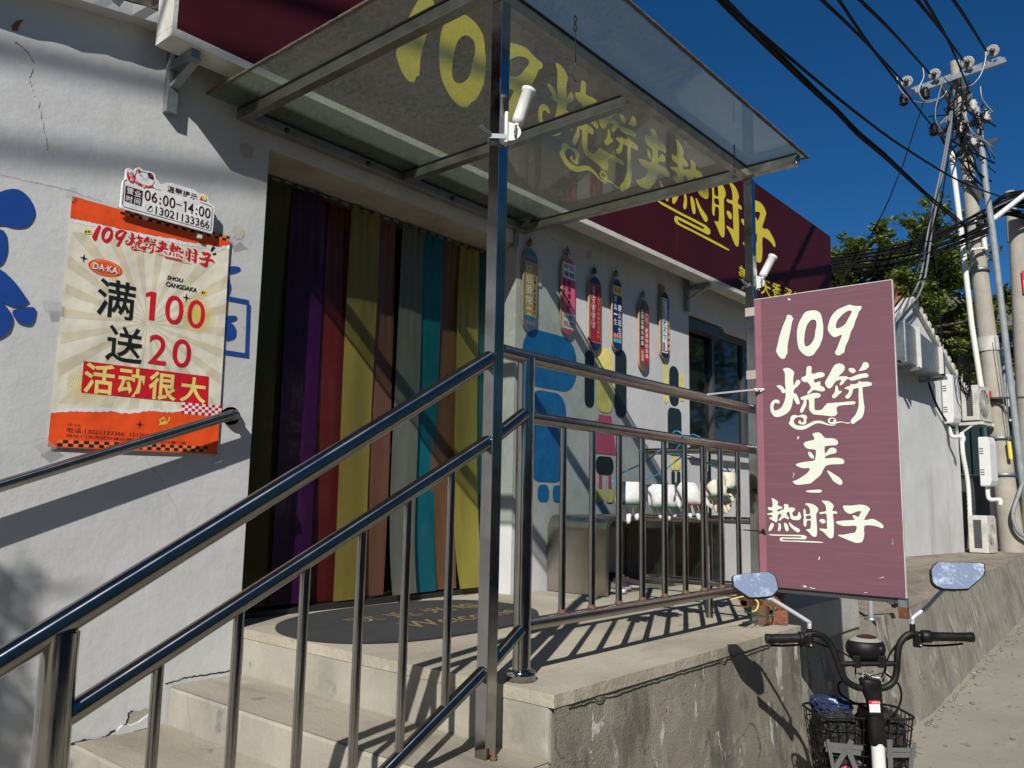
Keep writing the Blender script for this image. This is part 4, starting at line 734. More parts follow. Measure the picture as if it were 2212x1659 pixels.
painting('wall_painting', 'black, yellow and rose painted shapes between blue and black ones', 3.338, [
    ('black_shape', M['bblack'], rrect(4.72, 4.84, .64, 1.05, .05)), ('black_shape', M['bblack'], rrect(5.11, 5.27, .60, 1.12, .07)), ('yellow_shape', M['pyellow'], rrect(4.87, 5.08, .62, 1.10, .08)),
    ('rose_shape', M['bpink'], [(4.90, .60), (5.06, .60), (5.13, .32), (4.83, .32)]), ('black_shape', M['bblack'], rrect(4.86, 5.09, .17, .30, .06)), ('rose_shape', M['bpink'], rrect(4.90, 4.94, .07, .165, .01)), ('rose_shape', M['bpink'], rrect(5.02, 5.06, .07, .165, .01)),
    ('yellow_shape', M['pyellow'], rrect(4.86, 4.96, -.03, .065, .03)), ('yellow_shape', M['pyellow'], rrect(4.99, 5.09, -.03, .065, .03))])
painting('wall_painting', 'black and pale yellow painted shapes beside the window', 3.338, [
    ('yellow_shape', M['pyellow'], rrect(5.83, 5.90, .78, 1.12, .03)), ('yellow_shape', M['pyellow'], rrect(6.10, 6.17, .82, 1.06, .03)), ('black_shape', M['bblack'], rrect(5.92, 6.08, .77, 1.10, .07)), ('black_shape', M['bblack'], rrect(5.89, 6.12, .36, .75, .06)), ('yellow_shape', M['pyellow'], rrect(5.93, 6.09, .24, .35, .04)), ('black_shape', M['bblack'], rrect(5.94, 6.00, .00, .23, .02)), ('black_shape', M['bblack'], rrect(6.03, 6.09, .00, .23, .02))])
zp = Zm(0, 700, 1.3826)
def tr(pts, n=3, y=3.31, zf=zp): return [(q.x, q.y) for q in crv([Vector((a, b, 0)) for a, b in onw(zf, pts, y)], n, True)]
painting('wall_painting', 'dark blue painted rounded shapes at the far left of the wall', 3.308, [
    ('blue_shape', M['blue'], tr([(-60, 120), (20, 70), (100, 65), (165, 120), (190, 200), (150, 265), (80, 275), (20, 260), (-60, 250)])),
    ('blue_shape', M['blue'], tr([(-60, 300), (20, 290), (38, 380), (25, 440), (0, 475), (-60, 480)])),
    ('blue_shape', M['blue'], tr([(-60, 510), (0, 500), (80, 570), (130, 640), (150, 680), (60, 700), (-60, 620)])),
    ('blue_shape', M['blue'], tr([(70, 720), (180, 705), (188, 750), (165, 800), (110, 795), (80, 770)])),
    ('blue_shape', M['blue'], tr([(-60, 650), (20, 690), (60, 750), (60, 800), (30, 850), (-60, 870)]))])
fr_ = onw(zp, [(1230, 655), (1352, 678), (1342, 968), (1222, 950)], 3.31)
t = thing('wall_painting', (1.95, 3.308, .9), 'blue painted box outline with brush strokes, half behind the poster', 'wall painting')
mb = MB(); wq = .010
for a, b in ((0, 1), (1, 2), (2, 3)):
    p, q = Vector(fr_[a]), Vector(fr_[b]); d = (q-p).normalized(); p = p-d*(0 if a == 0 else wq); n_ = Vector((-d.y, d.x))*wq
    if a == 1: p = p+d*2*wq; q = q-d*wq
    mb.add([(v.x, 3.3070, v.y) for v in (p-n_, q-n_, q+n_, p+n_)], [(0, 1, 2, 3)])
mb.build('outline', M['blue'], t)
for pts in ([(1240, 485), (1295, 485), (1308, 500), (1285, 515), (1250, 522), (1240, 520)], [(1232, 755), (1280, 752), (1288, 768), (1270, 780), (1232, 785)], [(1230, 800), (1255, 790), (1282, 820), (1280, 865), (1255, 882), (1228, 880)], [(1243, 550), (1256, 590), (1250, 625), (1238, 640), (1236, 560)]):
    mb = MB(); v, f = tess([tr(pts)]); mb.add([(a, 3.3070, b) for a, b in v], f); mb.build('brush_stroke', M['blue'], t)

# ------------------------------------------------------------------ poster
po = thing('poster', (1.56, 3.30, .15), 'orange and beige paper poster with 满100送20 taped to the wall', 'poster')
def pf(lv):
    def f(u, v):
        e = max(0, (1.26-u)/.05); wv = .0009*math.sin(u*9+v*3)
        return (u, 3.300-wv-.0003*lv, v)
    return f
def pz(*p, zf=zp): h = hit(zf(*p), 1, 3.30); return (h.x, h.z)
def pbox(L_, T_, R_, B_, zf=zp):
    return (pz(*L_, zf=zf)[0], pz(*B_, zf=zf)[1], pz(*R_, zf=zf)[0], pz(*T_, zf=zf)[1])
PTL, PTR, PBR, PBL = pz(392, 100), pz(1250, 335), pz(1185, 1505), pz(258, 1465)
def grid(mb, q, f, nx=24, ny=30):
    vs = []; a, b, c, d = [Vector(p) for p in q]   # bl, br, tr, tl
    for j in range(ny+1):
        for i in range(nx+1): p = a.lerp(b, i/nx).lerp(d.lerp(c, i/nx), j/ny); vs.append(f(p.x, p.y))
    mb.add(vs, [(j*(nx+1)+i, j*(nx+1)+i+1, (j+1)*(nx+1)+i+1, (j+1)*(nx+1)+i) for j in range(ny) for i in range(nx)], True); return mb
grid(MB(), (PBL, PBR, PTR, PTL), pf(0), 40, 50).build('sheet', M['beige'], po)
def lerp_edge(side, v):   # x of the left or right edge at height v
    a, b = (PBL, PTL) if side == 0 else (PBR, PTR); t_ = (v-a[1])/(b[1]-a[1]); return a[0]+(b[0]-a[0])*t_
ctr = pz(805, 790); zt_, zb_ = PTR[1]-.13, PBR[1]+.16; mb = MB()
for k in range(22):
    tri_ = []
    for a in (k*2*math.pi/22, k*2*math.pi/22+.115):
        dx, dz = math.cos(a), math.sin(a); s_ = 9
        if dx > 1e-6: s_ = min(s_, (1.893-ctr[0])/dx)
        if dx < -1e-6: s_ = min(s_, (1.222-ctr[0])/dx)
        if dz > 1e-6: s_ = min(s_, (zt_-ctr[1])/dz)
        if dz < -1e-6: s_ = min(s_, (zb_-ctr[1])/dz)
        tri_.append((dx*s_, dz*s_))
    f = pf(1); n = 12; vs = []
    for j in range(n+1): vs += [f(ctr[0]+tri_[0][0]*(.02+.98*j/n), ctr[1]+tri_[0][1]*(.02+.98*j/n)), f(ctr[0]+tri_[1][0]*(.02+.98*j/n), ctr[1]+tri_[1][1]*(.02+.98*j/n))]
    mb.add(vs, [(2*j, 2*j+1, 2*j+3, 2*j+2) for j in range(n)])
mb.build('sunburst', M['beige2'], po)
def torn(edge_pts, side, m_, lv, nm, amp=.004):
    mb = MB(); f = pf(lv); e = jag([pz(*p) for p in edge_pts], amp, 9); vs = []; nj = 5
    for a, b in e:
        far = (PTL[1]+(PTR[1]-PTL[1])*(a-PTL[0])/(PTR[0]-PTL[0])) if side > 0 else (PBL[1]+(PBR[1]-PBL[1])*(a-PBL[0])/(PBR[0]-PBL[0]))
        a_ = min(max(a, lerp_edge(0, b)), lerp_edge(1, b))
        for j in range(nj+1): vs.append(f(a_+(0 if True else 0), b+(far-b)*j/nj))
    mb.add(vs, [(i*(nj+1)+j, i*(nj+1)+j+1, (i+1)*(nj+1)+j+1, (i+1)*(nj+1)+j) for i in range(len(e)-1) for j in range(nj)], True); mb.build(nm, m_, po)
te_ = [(378, 222), (440, 232), (520, 248), (640, 275), (760, 300), (900, 325), (1000, 345), (1100, 362), (1180, 376), (1252, 365)]
be_ = [(268, 1278), (400, 1272), (500, 1275), (600, 1272), (700, 1284), (800, 1270), (900, 1277), (1000, 1272), (1200, 1262)]
torn([(a, b+20) for a, b in te_], 1, M['pwhite'], 2, 'torn_white_edge'); torn([(a, b-17) for a, b in be_], -1, M['pwhite'], 2, 'torn_white_edge')
torn(te_, 1, M['orange'], 3, 'orange_band', .0025); torn(be_, -1, M['orange'], 3, 'orange_band', .0025)
mk = MB(); f = pf(4)
def checks(mb, a, b, n, sq, f, rows=2, par=0):
    a, b = Vector(a), Vector(b); d = (b-a)/n; up = Vector((0, sq))
    for i in range(n):
        for j in range(rows):
            if (i+j+par) % 2: continue
            p = a+d*i+up*j; mb.add([f(*(p)), f(*(p+d)), f(*(p+d+up)), f(*(p+up))], [(0, 1, 2, 3)])
checks(mk, pz(655, 198), pz(1250, 350), 26, .0125, f); mk.build('black_checks', M['ink'], po); mk = MB(); checks(mk, pz(310, 1462), pz(1130, 1494), 32, .0125, f)
mk.build('black_checks', M['ink'], po)
mb = MB(); checks(mb, pz(655, 198), pz(1250, 350), 26, .0125, f, par=1); mb.build('light_checks', M['orange2'], po); mb = MB(); checks(mb, pz(310, 1462), pz(1130, 1494), 32, .0125, f, par=1); mb.build('light_checks', M['orange2'], po)
mb = MB(); checks(mb, pz(985, 1283), pz(1203, 1302), 12, .0125, f, 4); mb.build('red_checks', M['red'], po)
mb = MB(); checks(mb, pz(985, 1283), pz(1203, 1302), 12, .0125, f, 4, 1); mb.build('white_checks', M['pwhite'], po)
zq = Zm(200, 850, 2.949)
mb = MB(); f = pf(4)
for k, L_, T_, R_, B_ in (('1', (480, 200), (560, 108), (578, 180), (510, 290)), ('0', (583, 230), (655, 128), (720, 220), (650, 318)), ('9', (740, 240), (830, 160), (880, 240), (775, 358)), ('sb', (862, 310), (945, 195), (1228, 320), (1170, 452)), ('jia', (1205, 380), (1280, 283), (1365, 370), (1330, 445)), ('re', (1365, 400), (1415, 303), (1540, 440), (1520, 492)), ('zhou', (1562, 440), (1600, 365), (1712, 450), (1680, 550)), ('zi', (1712, 510), (1800, 420), (1905, 530), (1790, 596)), ('ul', (1240, 450), (1310, 458), (1640, 540), (1620, 562))):
    put(mb, GLY[k], pbox(L_, T_, R_, B_, zq), f)
mb.build('logo_lettering', M['red'], po)
def ell(mb, L_, T_, R_, B_, f, s=1, n=40):
    x0, z0, x1, z1_ = pbox(L_, T_, R_, B_, zq); cx, cz = (x0+x1)/2, (z0+z1_)/2
    mb.add([f(cx+(x1-x0)/2*s*math.cos(a), cz+(z1_-z0)/2*s*math.sin(a)) for a in [2*math.pi*k/n for k in range(n)]], [tuple(range(n))])
E_ = ((428, 600), (630, 512), (832, 615), (630, 700))
mb = MB(); ell(mb, *E_, pf(4)); ell(mb, *E_, pf(6), .80); mb.build('oval_badge', M['orange'], po)
mb = MB(); ell(mb, *E_, pf(5), .84); mb.build('oval_line', M['pyellow'], po)
bb = pbox((485, 600), (600, 565), (780, 610), (600, 640), zq); mb = MB(); word(mb, 'DA·KA', bb, pf(8), .03); mb.build('badge_lettering', M['pwhite'], po)
mb = MB(); word(mb, 'DA·KA', (bb[0]+.002, bb[1]-.003, bb[2]+.003, bb[3]-.002), pf(7), .045); mb.build('badge_shadow', M['ink2'], po)
mb = MB(); f = pf(5)
word(mb, '满', pbox((530, 960), (760, 745), (980, 960), (760, 1190), zq), f, .012); word(mb, '送', pbox((575, 905), (680, 810), (778, 905), (680, 1008)), f, .012)
mb.build('black_lettering', M['ink'], po); mb = MB(); word(mb, 'SHOU', pbox((1350, 730), (1440, 708), (1532, 750), (1440, 755), zq), f, .03, shear=.15); word(mb, 'CANGDAKA', pbox((1335, 810), (1520, 800), (1698, 850), (1520, 855), zq), f, .03, shear=.15); mb.build('small_black_lettering', M['ink'], po); mb = MB()
def star(mb, c, r, f):
    p = pz(*c, zf=zq); mb.add([f(p[0]+(r if k % 2 == 0 else r*.26)*math.cos(k*math.pi/4), p[1]+(r*1.15 if k % 2 == 0 else r*.26)*math.sin(k*math.pi/4)) for k in range(8)], [tuple(range(8))])
star(mb, (380, 490), .0165, f); star(mb, (1573, 950), .0185, f); star(mb, ((760/1.3826+0-200)*2.949, (1343/1.3826+700-850)*2.949), .0165, f)
for q in ([(1848, 400), (1880, 350), (1910, 375), (1862, 420)], [(1870, 440), (1918, 425), (1912, 452), (1880, 455)]): v = [f(*pz(*p, zf=zq)) for p in q]; mb.add(v, [(0, 1, 2, 3)])
mb.build('black_marks', M['ink'], po)
mb = MB(); f = pf(5)
for c, b in (('1', ((1088, 1040), (1150, 875), (1212, 1040), (1165, 1210))), ('0', ((1325, 1090), (1430, 922), (1540, 1090), (1430, 1262))), ('0', ((1585, 1140), (1690, 975), (1790, 1140), (1690, 1308)))): word(mb, c, pbox(*b, zf=zq), f, .004)
mb.build('red_numbers', M['red'], po); mb = MB(); word(mb, '2', pbox((808, 930), (858, 855), (908, 930), (858, 1018)), f, .004); word(mb, '0', pbox((938, 955), (990, 878), (1040, 955), (990, 1034)), f, .004)
mb.build('red_numbers', M['red'], po)
q = [pz(*p) for p in ((440, 1170), (1132, 1235), (1137, 1082), (455, 997))]; grid(MB(), q, pf(4), 16, 6).build('red_panel', M['red'], po)
mb = MB(); f = pf(6)
for c, b in (('活', ((455, 1090), (540, 1012), (622, 1095), (540, 1178))), ('动', ((642, 1110), (715, 1035), (785, 1125), (715, 1195))), ('很', ((808, 1130), (885, 1058), (960, 1150), (885, 1212))), ('大', ((980, 1160), (1050, 1085), (1122, 1160), (1050, 1225)))): word(mb, c, pbox(*b), f, .022)
mb.build('panel_lettering', M['pyellow'], po)
mb = MB(); f = pf(4)
word(mb, 'VIP LINE', pbox((365, 1345), (400, 1340), (438, 1350), (400, 1353)), f, 0); word(mb, '电话:13021133366  15120056', pbox((362, 1380), (600, 1375), (850, 1395), (600, 1403)), f, .008); word(mb, '地址:门头沟区妙峰山镇陇驾庄村3号13幢一层', pbox((358, 1408), (600, 1410), (1015, 1425), (600, 1427)), f, .006)
mb.build('contact_lettering', M['ink2'], po)
mb = MB(); f = pf(3.3)
c0 = pz(1075, 745)
for i in range(-9, 10):
    for j in range(-10, 11):
        u, v = i*.0098+(j % 2)*.0049, j*.0085; d = math.hypot(u, v)/.088
        if d < 1: r = .0046*(1-d)**.5+.0008; mb.add([f(c0[0]+u+r*math.cos(a), c0[1]+v+r*math.sin(a)) for a in [math.pi*k/3 for k in range(6)]], [tuple(range(6))])
mb.build('halftone_dots', M['pyellow2'], po); mb = MB(); c0 = pz(480, 1130)
for i in range(-8, 12):
    for j in range(-9, 10):
        u, v = i*.0098+(j % 2)*.0049, j*.0085; d = math.hypot(u/1.2, v)/.08
        if d < 1 and c0[0]+u > 1.235: r = .0038*(1-d)**.5+.0006; mb.add([f(c0[0]+u+r*math.cos(a), c0[1]+v+r*math.sin(a)) for a in [math.pi*k/3 for k in range(6)]], [tuple(range(6))])
mb.build('halftone_dots', M['pyellow2'], po)
mb = MB(); f = pf(4)
for q in ([(455, 282), (495, 282), (497, 308), (458, 308)], [(1095, 608), (1128, 617), (1124, 642), (1090, 636)]): mb.add([f(*pz(*p)) for p in q], [(0, 1, 2, 3)])
ribbon([(a, b) for a, b in (pz(*p) for p in [(865, 1345), (900, 1325), (890, 1305), (868, 1318), (880, 1340), (905, 1335), (920, 1320), (922, 1302)])], .0035, f); mb.build('yellow_tags', M['pyellow2'], po)
mb = MB(); f = pf(5)
for q in ([(462, 288), (472, 288), (472, 300), (462, 300)], [(478, 288), (488, 288), (488, 300), (478, 300)], [(1098, 617), (1106, 619), (1104, 632), (1096, 631)], [(1110, 619), (1118, 621), (1114, 633), (1106, 632)]): mb.add([f(*pz(*p)) for p in q], [(0, 1, 2, 3)])
mb.build('quote_marks', M['ink'], po)
ribbon([(a, b) for a, b in (pz(*p) for p in [(865, 1345), (900, 1325), (890, 1305), (868, 1318), (880, 1340), (905, 1335), (920, 1320), (922, 1302)])], .0035, pf(4)).build('curly_arrow', M['pyellow2'], po)
for q in ([(345, 105), (380, 52), (420, 60), (395, 130)], [(222, 672), (335, 680), (330, 738), (240, 735)], [(178, 1465), (250, 1425), (310, 1470), (235, 1512)], [(1240, 330), (1280, 305), (1328, 345), (1250, 365)], [(1150, 1510), (1195, 1500), (1205, 1545), (1165, 1555)]):
    mb = MB(); mb.add([(*(lambda a: (a[0], 3.2925, a[1]))(pz(*p)),) for p in q], [(0, 1, 2, 3)]); mb.build('tape', M['tape'], po)

# ------------------------------------------------------------------ opening hours plate
hs = thing('hours_plate', (1.62, 3.285, 1.05), 'small white shaped plate with opening hours 06:00-14:00 above the poster', 'hours plate')
zh = Zm(450, 640, 4.916); YH = 3.272
def hz(x, y): h = hit(zh(x, y), 1, YH); return (h.x, h.z)
def hbox(L_, T_, R_, B_): return (hz(*L_)[0], hz(*B_)[1], hz(*R_)[0], hz(*T_)[1])
def hf(l): return lambda u, v: (u, YH-.0009*l, v)
ol = [hz(*p) for p in [(120, 830), (140, 650), (165, 370), (215, 310), (232, 130), (290, 108), (370, 150), (395, 160), (425, 105), (500, 95), (560, 150), (700, 172), (785, 220), (800, 300), (860, 360), (895, 415), (1000, 392), (1100, 392), (1250, 435), (1400, 480), (1560, 535), (1640, 600), (1720, 605), (1790, 650), (1820, 720), (1830, 770), (1915, 830), (1938, 900), (1905, 1330), (1865, 1368), (1800, 1352), (200, 905), (140, 875)]]
ol = [(q.x, q.y) for q in crv([Vector((a, b, 0)) for a, b in ol], 2, True)]
mb = MB(); mb.prism([(a, YH, b) for a, b in ol], (0, .010, 0)); mb.build('plate', M['pwhite'], hs)
def hline(pts, wd_, m_, nm, l=1): ribbon([hz(*p) for p in pts], wd_, hf(l)).build(nm, m_, hs)
hline([(250, 335), (205, 345), (190, 380), (158, 800), (180, 855), (1840, 1315), (1868, 1290), (1900, 890), (1880, 850), (1650, 765)], .0011, M['ink2'], 'border_line'); hline([(740, 490), (905, 542)], .0011, M['ink2'], 'border_line')
mb = MB(); v, f = tess([[(q.x, q.y) for q in crv([Vector((*hz(*p), 0)) for p in [(215, 460), (240, 452), (530, 545), (548, 575), (525, 830), (490, 835), (215, 745), (203, 710)]], 3, True)]]); mb.add([hf(1)(a, b) for a, b in v], f); mb.build('dark_label', M['ink2'], hs)
mb = MB()
for c, b in (('营', ((242, 550), (305, 490), (368, 560), (305, 615))), ('业', ((388, 600), (455, 548), (520, 620), (455, 665))), ('时', ((228, 695), (290, 645), (355, 710), (290, 765))), ('间', ((385, 740), (440, 690), (500, 760), (440, 812)))): word(mb, c, hbox(*b), hf(2), .014)
mb.build('label_lettering', M['pwhite'], hs)
mb = MB(); 
for c, b in (('0', ((585, 640), (640, 532), (705, 640), (640, 745))), ('6', ((720, 680), (780, 570), (832, 680), (780, 782))), (':', ((868, 740), (885, 680), (908, 740), (885, 812))), ('0', ((938, 740), (990, 632), (1050, 745), (990, 848))), ('0', ((1062, 780), (1120, 675), (1182, 780), (1120, 885))), ('-', ((1190, 815), (1240, 805), (1300, 835), (1240, 824))), ('1', ((1338, 850), (1365, 748), (1392, 850), (1365, 955))), ('4', ((1425, 890), (1480, 785), (1535, 895), (1480, 990))), (':', ((1568, 940), (1585, 885), (1608, 945), (1585, 1012))), ('0', ((1630, 945), (1690, 842), (1742, 945), (1690, 1046))), ('0', ((1752, 980), (1808, 880), (1862, 980), (1808, 1082)))): word(mb, c, hbox(*b), hf(1), .012)
word(mb, '13021133366', hbox((795, 935), (1310, 985), (1840, 1200), (1310, 1140)), hf(1), .012)
word(mb, '温馨提示', hbox((1020, 500), (1330, 530), (1610, 640), (1330, 655)), hf(1), .012)
mb.build('lettering', M['ink2'], hs)
mb = MB(); p = hz(672, 882); mb.add([hf(1)(p[0]+.0155*math.cos(a), p[1]+.0155*math.sin(a)) for a in [math.pi*k/14 for k in range(28)]], [tuple(range(28))]); mb.build('phone_ring', M['ink2'], hs)
mb = MB(); mb.add([hf(2)(p[0]+.0142*math.cos(a), p[1]+.0142*math.sin(a)) for a in [math.pi*k/14 for k in range(28)]], [tuple(range(28))]); mb.build('phone_disc', M['pwhite'], hs)
hline([(720, 850), (690, 860), (660, 890), (645, 925)], .0028, M['ink2'], 'phone_symbol', 3)
def hshape(pts, m_, nm, l, n=3): 
    mb = MB(); v, f = tess([[(q.x, q.y) for q in crv([Vector((*hz(*p), 0)) for p in pts], n, True)]]); mb.add([hf(l)(a, b) for a, b in v], f); mb.build(nm, m_, hs)
hshape([(250, 190), (300, 150), (345, 190), (395, 260), (390, 380), (345, 400), (290, 370), (250, 290)], M['red'], 'lucky_tag', 1)
hshape([(262, 170), (300, 150), (340, 172), (330, 195), (270, 195)], M['pwhite'], 'paw', 2)
mb = MB(); word(mb, '招', hbox((275, 245), (315, 208), (352, 245), (315, 280)), hf(2), .01); word(mb, '财', hbox((302, 330), (335, 295), (372, 330), (335, 368)), hf(2), .01); mb.build('tag_lettering', M['pwhite'], hs)
hline([(400, 250), (420, 200), (440, 140), (470, 122), (510, 170), (600, 190), (640, 205), (700, 205), (745, 250), (755, 330), (775, 380), (740, 440), (650, 455), (540, 430), (420, 350), (400, 250)], .0010, M['ink2'], 'cat_outline', 1)
hshape([(455, 140), (480, 135), (510, 180), (455, 200)], M['red'], 'ear', 2, 2); hshape([(640, 210), (700, 203), (745, 240), (752, 325), (700, 310), (655, 270)], M['ink2'], 'ear_patch', 2, 2); hshape([(690, 235), (730, 235), (735, 285), (700, 270)], M['red'], 'ear', 3, 2)
hline([(480, 240), (520, 245), (545, 272)], .0010, M['ink2'], 'eye', 2); hline([(625, 295), (655, 285), (685, 300)], .0010, M['ink2'], 'eye', 2); hline([(530, 312), (560, 322), (580, 312), (600, 332), (645, 345)], .0007, M['ink2'], 'mouth', 2)
hline([(385, 365), (470, 420), (560, 455), (660, 475), (750, 465)], .0028, M['red'], 'collar', 2); hshape([(545, 445), (570, 435), (592, 455), (585, 480), (555, 480), (542, 462)], M['pyellow2'], 'bell', 3, 2)
hshape([(1640, 715), (1690, 650), (1735, 735)], M['red'], 'horn', 2, 1); hshape([(1690, 650), (1740, 640), (1780, 690), (1765, 735), (1725, 735), (1700, 700)], M['pyellow2'], 'horn_mouth', 3, 2)
for x_, z_ in ((1.50, 1.12), (1.74, 1.10)):
    mb = MB(); mb.box(x_-.01, x_+.01, YH+.010, 3.309, z_-.01, z_+.01); mb.build('spacer', M['white'], hs)

# ------------------------------------------------------------------ purple board tied to the far post
pu = thing('advertising_board', (3.97, 1.4, -.42), 'faded purple board with cream brush characters standing across the railing end', 'advertising board')
XP = 3.97
mb = MB(); mb.box(XP, XP+.012, 1.064, 1.742, -.414, 1.034); mb.build('panel', M['purple'], pu)
mb = MB(); mb.box(XP-.0015, XP-.0002, 1.700, 1.742, -.412, 1.032); mb.build('folded_edge', M['pink'], pu)
mb = MB(); mb.box(XP-.001, XP+.013, 1.060, 1.0635, -.414, 1.036); mb.box(XP-.001, XP+.013, 1.060, 1.742, 1.0345, 1.038); mb.build('edge_trim', M['signframe'], pu)
mb = MB(); mb.box(XP+.014, XP+.038, 1.09, 1.115, -.44, 1.02); mb.box(XP+.014, XP+.038, 1.69, 1.715, -.44, 1.02); mb.box(XP+.014, XP+.038, 1.116, 1.689, .98, 1.005); mb.box(XP+.014, XP+.038, 1.116, 1.689, -.44, -.418); mb.build('back_frame', M['winframe'], pu)
mb = MB(); mb.box(XP+.012, XP+.046, 1.064, 1.100, -.455, -.416); mb.build('leg', M['galv'], pu); mb = MB(); mb.box(XP+.0115, XP+.0465, 1.0635, 1.1005, -.505, -.4551); mb.build('rusty_foot', M['rust'], pu)
BF = lambda u, v: (XP-.0022, -u, v)
mb = MB()
for k in RAW: put(mb, GLY[k], GBOX[k], BF)
mb.build('lettering', M['cream'], pu)
mb = MB(); zg = Zm(2850, 1050, 1.144)
for (x, y, w_, h_) in ((295, 145, 9, 12), (335, 768, 6, 12), (432, 1312, 5, 12), (365, 1440, 22, 5), (400, 1448, 16, 4), (315, 940, 4, 16), (712, 1400, 12, 4), (640, 1468, 8, 4), (762, 1240, 3, 14)):
    for q in range(4):
        cx_, cy_ = x+random.uniform(-w_, w_)*.6, y+random.uniform(-h_, h_)*.6; n = 7; p = [hit(zg(cx_+w_*.45*random.uniform(.4, 1)*math.cos(a), cy_+h_*.45*random.uniform(.4, 1)*math.sin(a)), 0, XP) for a in [2*math.pi*k/n for k in range(n)]]
        mb.add([(XP-.0018-.0001*q, v.y, v.z) for v in p], [tuple(range(n))])
mb.build('scuff_marks', M['pwhite'], pu)
mb = MB()
for zf, x, y in ((Zm(2850, 1050, 1.144), 165, 562), (Zm(2850, 1050, 1.144), 180, 1195)):
    h = hit(zf(x, y), 0, XP); n = 12; rr = [random.uniform(.009, .017) for _ in range(n)]; mb.add([(XP-.0026, h.y+rr[k]*math.cos(2*math.pi*k/n), h.z+rr[k]*1.3*math.sin(2*math.pi*k/n)) for k in range(n)], [tuple(range(n))])
mb.build('torn_hole', M['gasket'], pu)
h = hit(zg(165, 562), 0, XP)
t = thing('cable_tie', (3.97, 1.75, h.z), 'long white cable tie holding the purple board to the far post', 'cable tie')
a = hit(Zm(2650, 850, 2.2125)(300, 1555), 1, 1.70); mb = MB(); pts = [(a.x, 1.70, a.z), (3.94, 1.725, h.z+.008), (3.965, 1.728, h.z+.013), (3.965, 1.690, h.z+.01), (3.967, h.y, h.z)]
for p, q in zip(pts[:-1], pts[1:]): mb.bar(p, q, .003, .008)
mb.build('strap', M['white'], t); mb = MB(); mb.box(3.935, 3.955, 1.718, 1.73, h.z-.002, h.z+.014); mb.build('head', M['white'], t)
h = hit(zg(180, 1195), 0, XP)
t = thing('cable_tie', (3.97, 1.75, h.z), 'black tie holding the purple board low on the far post', 'cable tie')
mb = MB(); mb.tube([(3.80, 1.74, h.z+.012), (3.955, 1.728, h.z+.004), (3.966, h.y, h.z)], .003, 6); mb.build('strap', M['blackmat'], t)

# bricks, square tube and pipes at the end of the landing
def brick(x, y, z, rz, label):
    R = Matrix.Rotation(rz, 3, 'Z'); mb = MB(); vs = []; fs = []; n = 7
    bm = bmesh.new(); bmesh.ops.create_cube(bm, size=1); bmesh.ops.subdivide_edges(bm, edges=bm.edges[:], cuts=5, use_grid_fill=True)
    for v in bm.verts:
        p = Vector((v.co.x*.11, v.co.y*.098, v.co.z*.068)); e = Vector((abs(v.co.x), abs(v.co.y), abs(v.co.z))); k = sorted(e)[1]
        p *= (1-.06*max(0, k-.3)/.2)*(1+.05*noise.noise(p*30+Vector((x*9, z*50, 0)))); v.co = R @ p+Vector((x, y, z))
    mb.add([v.co[:] for v in bm.verts], [tuple(v.index for v in f.verts) for f in bm.faces]); bm.free()
    o = mb.build('brick', M['brick'], None); return tag(o, label, 'brick', 'bricks beside the far post foot')
brick(4.055, 1.685, -.5655, .35, 'lower broken red brick on the landing beside the post foot'); brick(4.035, 1.715, -.4975, -.2, 'upper red brick resting on another brick beside the post foot')
mb = MB(); a, b = Vector((3.70, 1.70, -.475)), Vector((4.62, 1.86, -.492)); d = (b-a).normalized()
t = thing('square_tube', (3.7, 1.7, -.5), 'rusty square steel tube lying under the purple board', 'steel tube')
for dx, dz, w_, h_ in ((-.0155, 0, .003, .034), (.0155, 0, .003, .034), (0, .0155, .028, .003), (0, -.0155, .028, .003)):
    s_ = d.cross(Vector((0, 0, 1))).normalized()*dx+Vector((0, 0, dz)); mb.bar(a+s_, b+s_, w_, h_)
mb.build('tube', M['rust'], t); mb = MB(); mb.box(3.92, 3.96, 1.69, 1.73, -.598, -.508); mb.build('support', M['weld'], t)
for nm, pts, m_, lab in (('wire_tie', [(3.60, 1.72, -.45), (3.69, 1.69, -.44), (3.78, 1.70, -.452), (3.80, 1.675, -.475), (3.79, 1.68, -.51), (3.765, 1.69, -.515)], M['pyellow2'], 'yellow wire looped round the rusty square tube'), ('wire_tie', [(3.70, 1.70, -.512), (3.80, 1.67, -.535), (3.90, 1.66, -.548), (3.945, 1.66, -.53), (3.94, 1.665, -.50), (3.92, 1.68, -.49)], M['green'], 'green wire looped below the rusty square tube')):
    mb = MB(); mb.tube(crv(pts, 6), .0035, 7); tag(mb.build(nm, m_, None), lab, 'wire')
t = thing('pipe_stand', (6.1, 1.88, -.8), 'grey pipe post with round flange on the edge of the far terrace', 'pipe')
zz = Zm(3050, 2280, 3.318); h = hit(zz(1262, 535), 2, -.80)
mb = MB(); mb.tube([(h.x, h.y, -.80), (h.x, h.y, -.32)], .017, 14); mb.build('pipe', M['pipegrey'], t); mb = MB(); mb.lathe([(0, .02), (.04, .02), (.045, .014), (.045, 0)], (h.x, h.y, -.80), (0, 0, 1), 18); mb.build('flange', M['galv'], t)
mb = MB(); mb.tube([(h.x+.02, h.y, -.63), hit(zz(1600, 335), 1, 1.80)], .014, 12); mb.build('cross_pipe', M['pipegrey'], t)
h2 = hit(zz(1585, 335), 1, 1.80); mb = MB(); mb.tube([h2-Vector((.05, 0, 0)), h2+Vector((.03, 0, 0))], .02, 12); mb.build('rubber_cap', M['black'], t)

